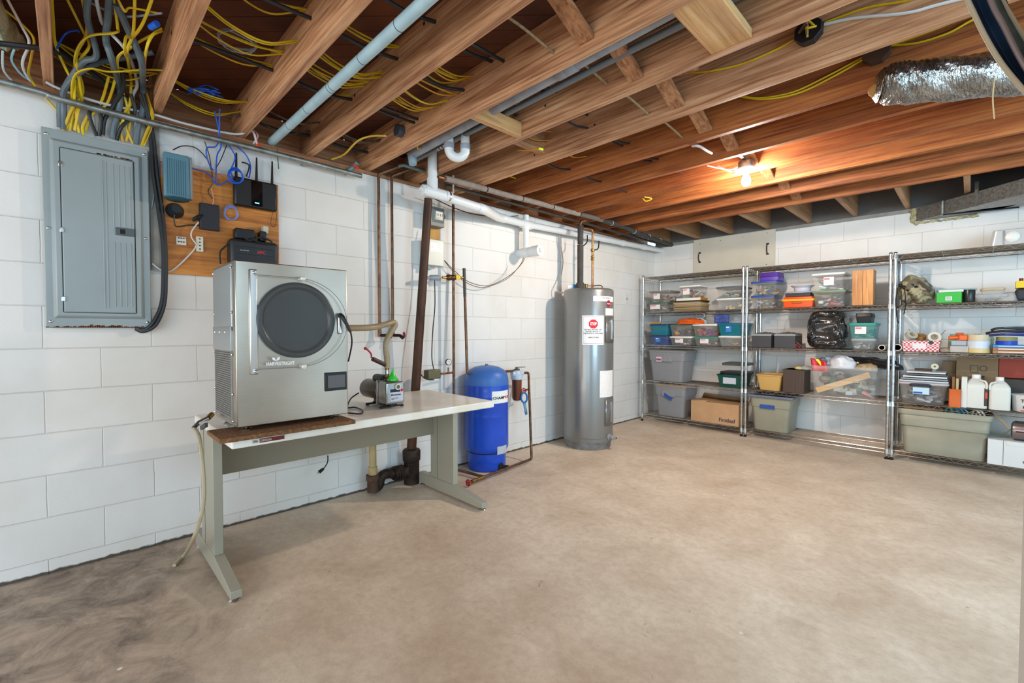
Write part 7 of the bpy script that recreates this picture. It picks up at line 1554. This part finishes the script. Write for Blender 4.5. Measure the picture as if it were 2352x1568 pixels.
for k in range(3):
    t = thing('clamp', ['lowest dark blue clamp lying over the books at the right edge', 'black clamp lying above the lowest blue clamp', 'topmost black clamp with a grey handle near the right edge'][k], 'clamp', (xa + .05, 5.5, zz + .09))
    z_ = zz + .075 + .026 * k
    MB().tube([(xa - .07 + .03 * k, 5.46 + .03 * k, z_ - .01), (xa + .05, 5.45 + .03 * k, z_ + .008), (xa + .26, 5.47 + .02 * k, z_)], .010, 8).build('jaw', flat(['2a2f66', '1d1e22', '26272b'][k], .35), t)
    MB().bar((xa + .06, 5.45 + .03 * k, z_ + .012), (xa + .2, 5.46 + .03 * k, z_ + .02), .02, .014).build('handle', flat(['33418c', '17181a', '6f7278'][k], .35), t, bevel=.003)
# ---- unit 3 shelf 2
t, zz = bin_(2061, 2180, 878, 928, SH[2], 'clear lidded bin with a dark handle and blue label on the right unit', CLEARG, mat('rosy_clear', 'cfc4c2', .3, alpha=.8), ['9c9ea6', 'd0d2d6', '6a6c78', 'c4a8a4'], yf=5.42, dep=.34, nc=40)
xa, xb = xof(2061, 900, 5.42), xof(2180, 900, 5.42); w_ = xb - xa
MB().tube([(xa + w_ * .27, 5.415, zz - .028), (xa + w_ * .32, 5.405, zz - .02), (xa + w_ * .6, 5.405, zz - .02), (xa + w_ * .65, 5.415, zz - .032)], .011, 8).build('handle', flat('2c303c', .4), t)
lb_ = MB().quad((xa + w_ * .31, 5.424, SH[2] + .085), (xa + w_ * .63, 5.424, SH[2] + .085), (xa + w_ * .63, 5.419, zz - .045), (xa + w_ * .31, 5.419, zz - .045)).build('label', flat('c3dbe8'), t); MB().quad((xa + w_ * .32, 5.4225, SH[2] + .09), (xa + w_ * .5, 5.4225, SH[2] + .09), (xa + w_ * .5, 5.4215, SH[2] + .105), (xa + w_ * .32, 5.4215, SH[2] + .105)).build('label_stripe', flat('2f5fa8'), lb_)
for k in range(5):
    x_ = xa + .01 + .012 * k; solo(MB().box((x_, 5.43 + .006 * k, zz + .001 + .019 * k), (xb - .005 - .005 * k, 5.70, zz + .014 + .019 * k)), 'picture_frame', flat(['c9cdd0', '8f979c', 'dcdedf', '5c5a58', 'cfd2d4'][k], .35), ['picture frame at the bottom of the pile on the clear lidded bin', 'second frame from the bottom of the pile on the clear lidded bin', 'middle frame of the pile on the clear lidded bin', 'dark frame second from the top of the pile', 'pale frame on top of the pile on the clear lidded bin'][k], 'picture frame', bevel=.002)
zf = zz + .001 + .019 * 4 + .014
t = thing('stapler', 'dark metal hand tool lying on the pile of frames', 'tool', (xa + .2, 5.5, zf)); MB().tube([(xa + w_ * .33, 5.50, zf + .016), (xa + w_ * .5, 5.49, zf + .018), (xa + w_ * .66, 5.50, zf + .014)], .011, 8).build('body', flat('5a4a3c', .4, .6), t)
roll((xa + w_ * .70, 5.50, zf + .045), (.3, -1, .2), .008, .026, .02, flat('c9bfa4', .5), 'small cream tape dispenser roll standing on the pile of frames')
solo(MB().lathe((xa + w_ * .70, 5.50, zf + .001), (0, 0, 1), [(.022, 0), (.018, .01), (.013, .022), (.016, .026)], 16), 'stand', flat('7c8078', .4), 'small grey stand under the cream roll on the pile of frames', 'stand')
xa, xb = xof(2180, 905, 5.40), xof(2207, 905, 5.40); zt_ = at(2190, 893, y=5.40).z
t = thing('tool_pouch', 'orange leather pouch holding flat papers, left of the white jugs', 'pouch', (xa, 5.45, SH[2]))
MB().frust((xa + xb) / 2, 5.45, SH[2], zt_, (xb - xa) * 1.02, .10, (xb - xa) * .98, .11, rc=.008, closed=False).build('pouch', flat('cf6428', .6), t, solid=.004)
for k in range(3): MB().box((xa + .015 + .022 * k, 5.43 + .02 * k, SH[2] + .01), (xa + .032 + .024 * k, 5.432 + .02 * k + .04, zt_ + .10 - .015 * k)).build('papers', flat(['8a5c34', 'cfb98c', '4a4038'][k], .7), t, bevel=.003)
solo(MB().box((xb + .002, 5.42, SH[2]), (xb + .036, 5.56, SH[2] + .255)), 'white_carton', flat('dcd9d0', .5), 'narrow white carton between the orange pouch and the first jug', 'carton', bevel=.002)
def jug(u0, u1, vt, lab, handle):
    xa, xb = xof(u0, 915, 5.42), xof(u1, 915, 5.42); w_ = (xb - xa); zt_ = at((u0 + u1) / 2, vt, y=5.42).z; h = zt_ - SH[2]; c = Vector(((xa + xb) / 2, 5.42 + w_ / 2, SH[2]))
    t = thing('jug', lab, 'jug', c); JM = mat('milky_plastic', 'dcdad0', .35, 0, 'd6d3c6', 4)
    sec = [(0, .92), (.02, 1), (.60, 1), (.70, .97), (.80, .74), (.88, .42), (.90, .36)]
    mb = MB()
    for i in range(len(sec) - 1): mb.frust(c.x, c.y, c.z + h * sec[i][0], c.z + h * sec[i + 1][0], w_ * sec[i][1], w_ * .92 * sec[i][1], w_ * sec[i + 1][1], w_ * .92 * sec[i + 1][1], rc=w_ * .13 * sec[i + 1][1] + .004, n=4)
    mb.build('bottle', JM, t, sharp=60)
    MB().lathe(c + Vector((0, 0, h * .895)), (0, 0, 1), [(w_ * .2, 0), (w_ * .2, h * .105)], 20).build('cap', flat('e8e6de', .4), t)
    s_ = handle; MB().tube([c + Vector((s_ * w_ * .16, -w_ * .36, h * .84)), c + Vector((s_ * w_ * .38, -w_ * .42, h * .82)), c + Vector((s_ * w_ * .46, -w_ * .44, h * .72)), c + Vector((s_ * w_ * .45, -w_ * .46, h * .60))], w_ * .055, 8).build('handle', JM, t)
    return t, c, w_, h
t, c, w_, h = jug(2215, 2268, 861, 'left of the two white plastic jugs, with a black and red label', 1)
MB().box((c.x + w_ * .36, c.y - w_ * .47, c.z + h * .10), (c.x + w_ * .503, c.y - w_ * .455, c.z + h * .62)).build('label', flat('3c2c2a', .4), t); MB().box((c.x + w_ * .40, c.y - w_ * .476, c.z + h * .32), (c.x + w_ * .505, c.y - w_ * .47, c.z + h * .5)).build('label_patch', flat('c9402c', .4), t)
jug(2271, 2322, 867, 'right of the two white plastic jugs, with an open side handle', -1)
xa = xof(2323, 920, 5.42); zt_ = at(2335, 910, y=5.42).z
t = thing('bucket', 'white lettered bucket cut off by the right edge of the photo', 'bucket', (xa + .12, 5.54, SH[2]))
bd = MB().lathe((xa + .125, 5.55, SH[2]), (0, 0, 1), [(.112, 0), (.122, zt_ - SH[2]), (.127, zt_ - SH[2]), (.127, zt_ - SH[2] + .008), (.118, zt_ - SH[2] + .01)], 40).build('body', flat('dfdedb', .4), t)
text('TRM', bd, (xa + .05, 5.4245, zt_ - .045), (1, 0, 0), (0, 0, 1), .032, flat('222228'), bold=.001)
text('PURPOSE', bd, (xa + .06, 5.4225, zt_ - .095), (1, 0, 0), (0, 0, 1), .032, flat('222228'), bold=.001)
MB().box((xa + .05, 5.4265, zt_ - .116), (xa + .2, 5.428, zt_ - .108)).build('red_rule', flat('b83a34'), bd)
xa, xb, xc = xof(2197, 850, 5.80), xof(2291, 850, 5.80), xof(2370, 850, 5.80)
t = thing('cardboard_box', 'large brown cardboard box with handling symbols behind the white jugs', 'cardboard box', ((xa + xb) / 2, 5.7, SH[2]))
bd = MB().box((xa, 5.66, SH[2]), (xof(2293, 850, 5.66), 5.83, SH[3] - .05)).build('box', CARDD, t, bevel=.002)
sx = xof(2236, 840, 5.66)
text('MADE IN', bd, (sx + .05, 5.6585, SH[3] - .20), (0, 0, -1), (1, 0, 0), .03, flat('2e2a26'), bold=.0006)
for k in range(2):
    MB().box((sx - .02, 5.6585, SH[3] - .18 - .10 * k), (sx + .03, 5.6592, SH[3] - .115 - .10 * k)).build('symbol', flat('4a4036'), bd); MB().box((sx - .014, 5.658, SH[3] - .174 - .10 * k), (sx + .024, 5.6586, SH[3] - .121 - .10 * k)).build('symbol_field', CARDD, bd)
cc_ = Vector((sx + .06, 5.6584, SH[3] - .14)); MB().tube([cc_ + Vector((.022 * math.cos(k * PI / 12), 0, .022 * math.sin(k * PI / 12))) for k in range(25)], .002, 5, smooth=0).build('round_symbol', flat('2e2a26'), bd)
xr = xof(2293, 850, 5.66) + .003
solo(MB().box((xr, 5.67, SH[2] + .25), (xr + .4, 5.82, SH[3] - .05)), 'red_board', flat('9c3a24', .6), 'red board standing behind the bucket at the right edge', 'board', bevel=.003)
solo(MB().box((xr, 5.62, SH[2] + .0), (xr + .4, 5.80, SH[2] + .245)), 'dark_case', flat('3a3630', .6), 'dark case below the red board at the right edge', 'case', bevel=.01)
solo(MB().box((xof(2164, 840, 5.7), 5.72, SH[2] + .12), (xa - .003, 5.80, SH[3] - .09)), 'cardboard_piece', CARDD, 'smaller brown cardboard piece left of the large box with symbols', 'cardboard', bevel=.002)
# ---- unit 3 shelf 1
xa, xb = xof(2060, 950, 5.40), xof(2284, 950, 5.40); zt_ = at(2160, 942, y=5.40).z; h = at(2062, 936, y=5.40).z - SH[1]; cx = (xa + xb) / 2; w_ = xb - xa
t = thing('storage_tote', 'wide olive tote full of hangers on the bottom shelf of the right unit', 'storage tote', (cx, 5.6, SH[1]))
mb = MB().frust(cx, 5.60, SH[1], SH[1] + h * .62, w_ * .84, .33, w_ * .89, .36, rc=.04, n=4, closed=False); mb.frust(cx, 5.60, SH[1] + h * .62, SH[1] + h * .93, w_ * .92, .375, w_ * .95, .39, rc=.04, n=4, closed=False); mb.frust(cx, 5.60, SH[1] + h * .88, SH[1] + h, w_ * .975, .40, w_ * 1.0, .41, rc=.045, n=4, closed=False)
mb.build('body', TOTEO, t, solid=.004)
solo(MB().box((cx - w_ * .42, 5.46, SH[1] + h * .7), (cx + w_ * .42, 5.76, SH[1] + h * .86)), 'dark_cloth', flat('16221f', .8), 'dark cloth filling the wide olive tote', 'fabric', bevel=.03)
solo(MB().bar((cx - w_ * .42, 5.43, SH[1] + h + .012), (cx - w_ * .0, 5.44, SH[1] + h + .008), .02, .022), 'wooden_rod', wood('rod', '8a6a44', 'a98457', 'b8946a', 0), 'wooden rod lying along the rim of the wide olive tote', 'rod', bevel=.003)
for k, (f, col, g_) in enumerate(((.06, '2f8c84', 0), (.12, '1c9aa8', 0), (.17, '2a8fd0', 0), (.21, '1c9aa8', 0), (.33, 'dcdccf', 1), (.37, 'e0e0d6', 1), (.46, '2a9a90', 0), (.50, 'd8dad4', 1))):
    x_ = cx + w_ * (f - .0); P = [(x_ - .03, 5.50, SH[1] + h * .87), (x_ - .015, 5.48, SH[1] + h + .02), (x_ + .008, 5.46, SH[1] + h + .026), (x_ + .03, 5.46, SH[1] + h - .02)]
    if x_ > xb - .04: continue
    solo(MB().tube(P, .006, 8), 'hanger', flat(col, .4), ('white' if g_ else 'blue' if col == '2a8fd0' else 'teal') + ' plastic hanger sticking out of the olive tote, %s from the left' % ORD[k], 'hanger', ('white' if g_ else 'teal and blue') + ' hangers in the wide olive tote')
xa = xof(2268, 1040, 5.395); zt_ = at(2275, 1008, y=5.395).z
t = thing('white_box', 'white cardboard box with printed lettering at the bottom right', 'cardboard box', (xa + .2, 5.5, SH[1]))
WB = mat('white_card', 'dddcd8', .6, 0, 'd8d7d3', 4)
bd = MB().box((xa, 5.395, SH[1]), (xa + .42, 5.70, zt_)).build('box', WB, t, bevel=.002)
MB().box((xa + .10, 5.392, zt_ - .035), (xa + .22, 5.3945, zt_ + .0)).build('tab', WB, bd, bevel=.002)
text('GRIMMWAY', bd, (xa + .19, 5.3935, SH[1] + .04), (1, 0, 0), (0, 0, 1), .030, flat('3a3634'), bold=.0008)
MB().box((xa + .085, 5.3935, SH[1] + .01), (xa + .088, 5.3948, zt_)).build('fold_line', flat('77736c'), bd)
MB().box((xa + .24, 5.3935, zt_ - .085), (xa + .4, 5.3945, zt_ - .075)).build('smudge', flat('86847f'), bd)
t = thing('motor', 'ribbed silver motor lying on the white box at the right edge', 'motor', (xa + .25, 5.5, zt_))
mp = at(2322, 1030, y=5.50); mb = MB().lathe((mp.x, 5.50, zt_ + .078), (1, -.1, 0), [(.055, 0), (.072, .01), (.075, .03), (.075, .22)], 30); mb.build('housing', mat('motor_steel', '9b8f8f', .3, .85), t)
for k in range(6): a = 2 * PI * k / 6; MB().cyl((mp.x + .02, 5.50 + .076 * math.cos(a), zt_ + .078 + .076 * math.sin(a)), (mp.x + .22, 5.48 + .076 * math.cos(a), zt_ + .078 + .076 * math.sin(a)), .006, seg=8).build('rib', flat('4b4444', .4, .6), t)
cable([tuple(x) for x in (at(2284, 952, y=5.44), at(2300, 965, y=5.42), at(2318, 984, y=5.42))], flat('a58a5c', .6), .006, 'short tan rod sticking out between the olive tote and the motor', raw=True, name='rod', cat='rod')
cable([tuple(x) for x in (at(2275, 990, y=5.44), at(2290, 993, y=5.43), at(2310, 994, y=5.43), at(2322, 985, y=5.43))], flat('5c6a58', .6), .004, 'thin green-grey cord lying beside the silver motor', raw=True)
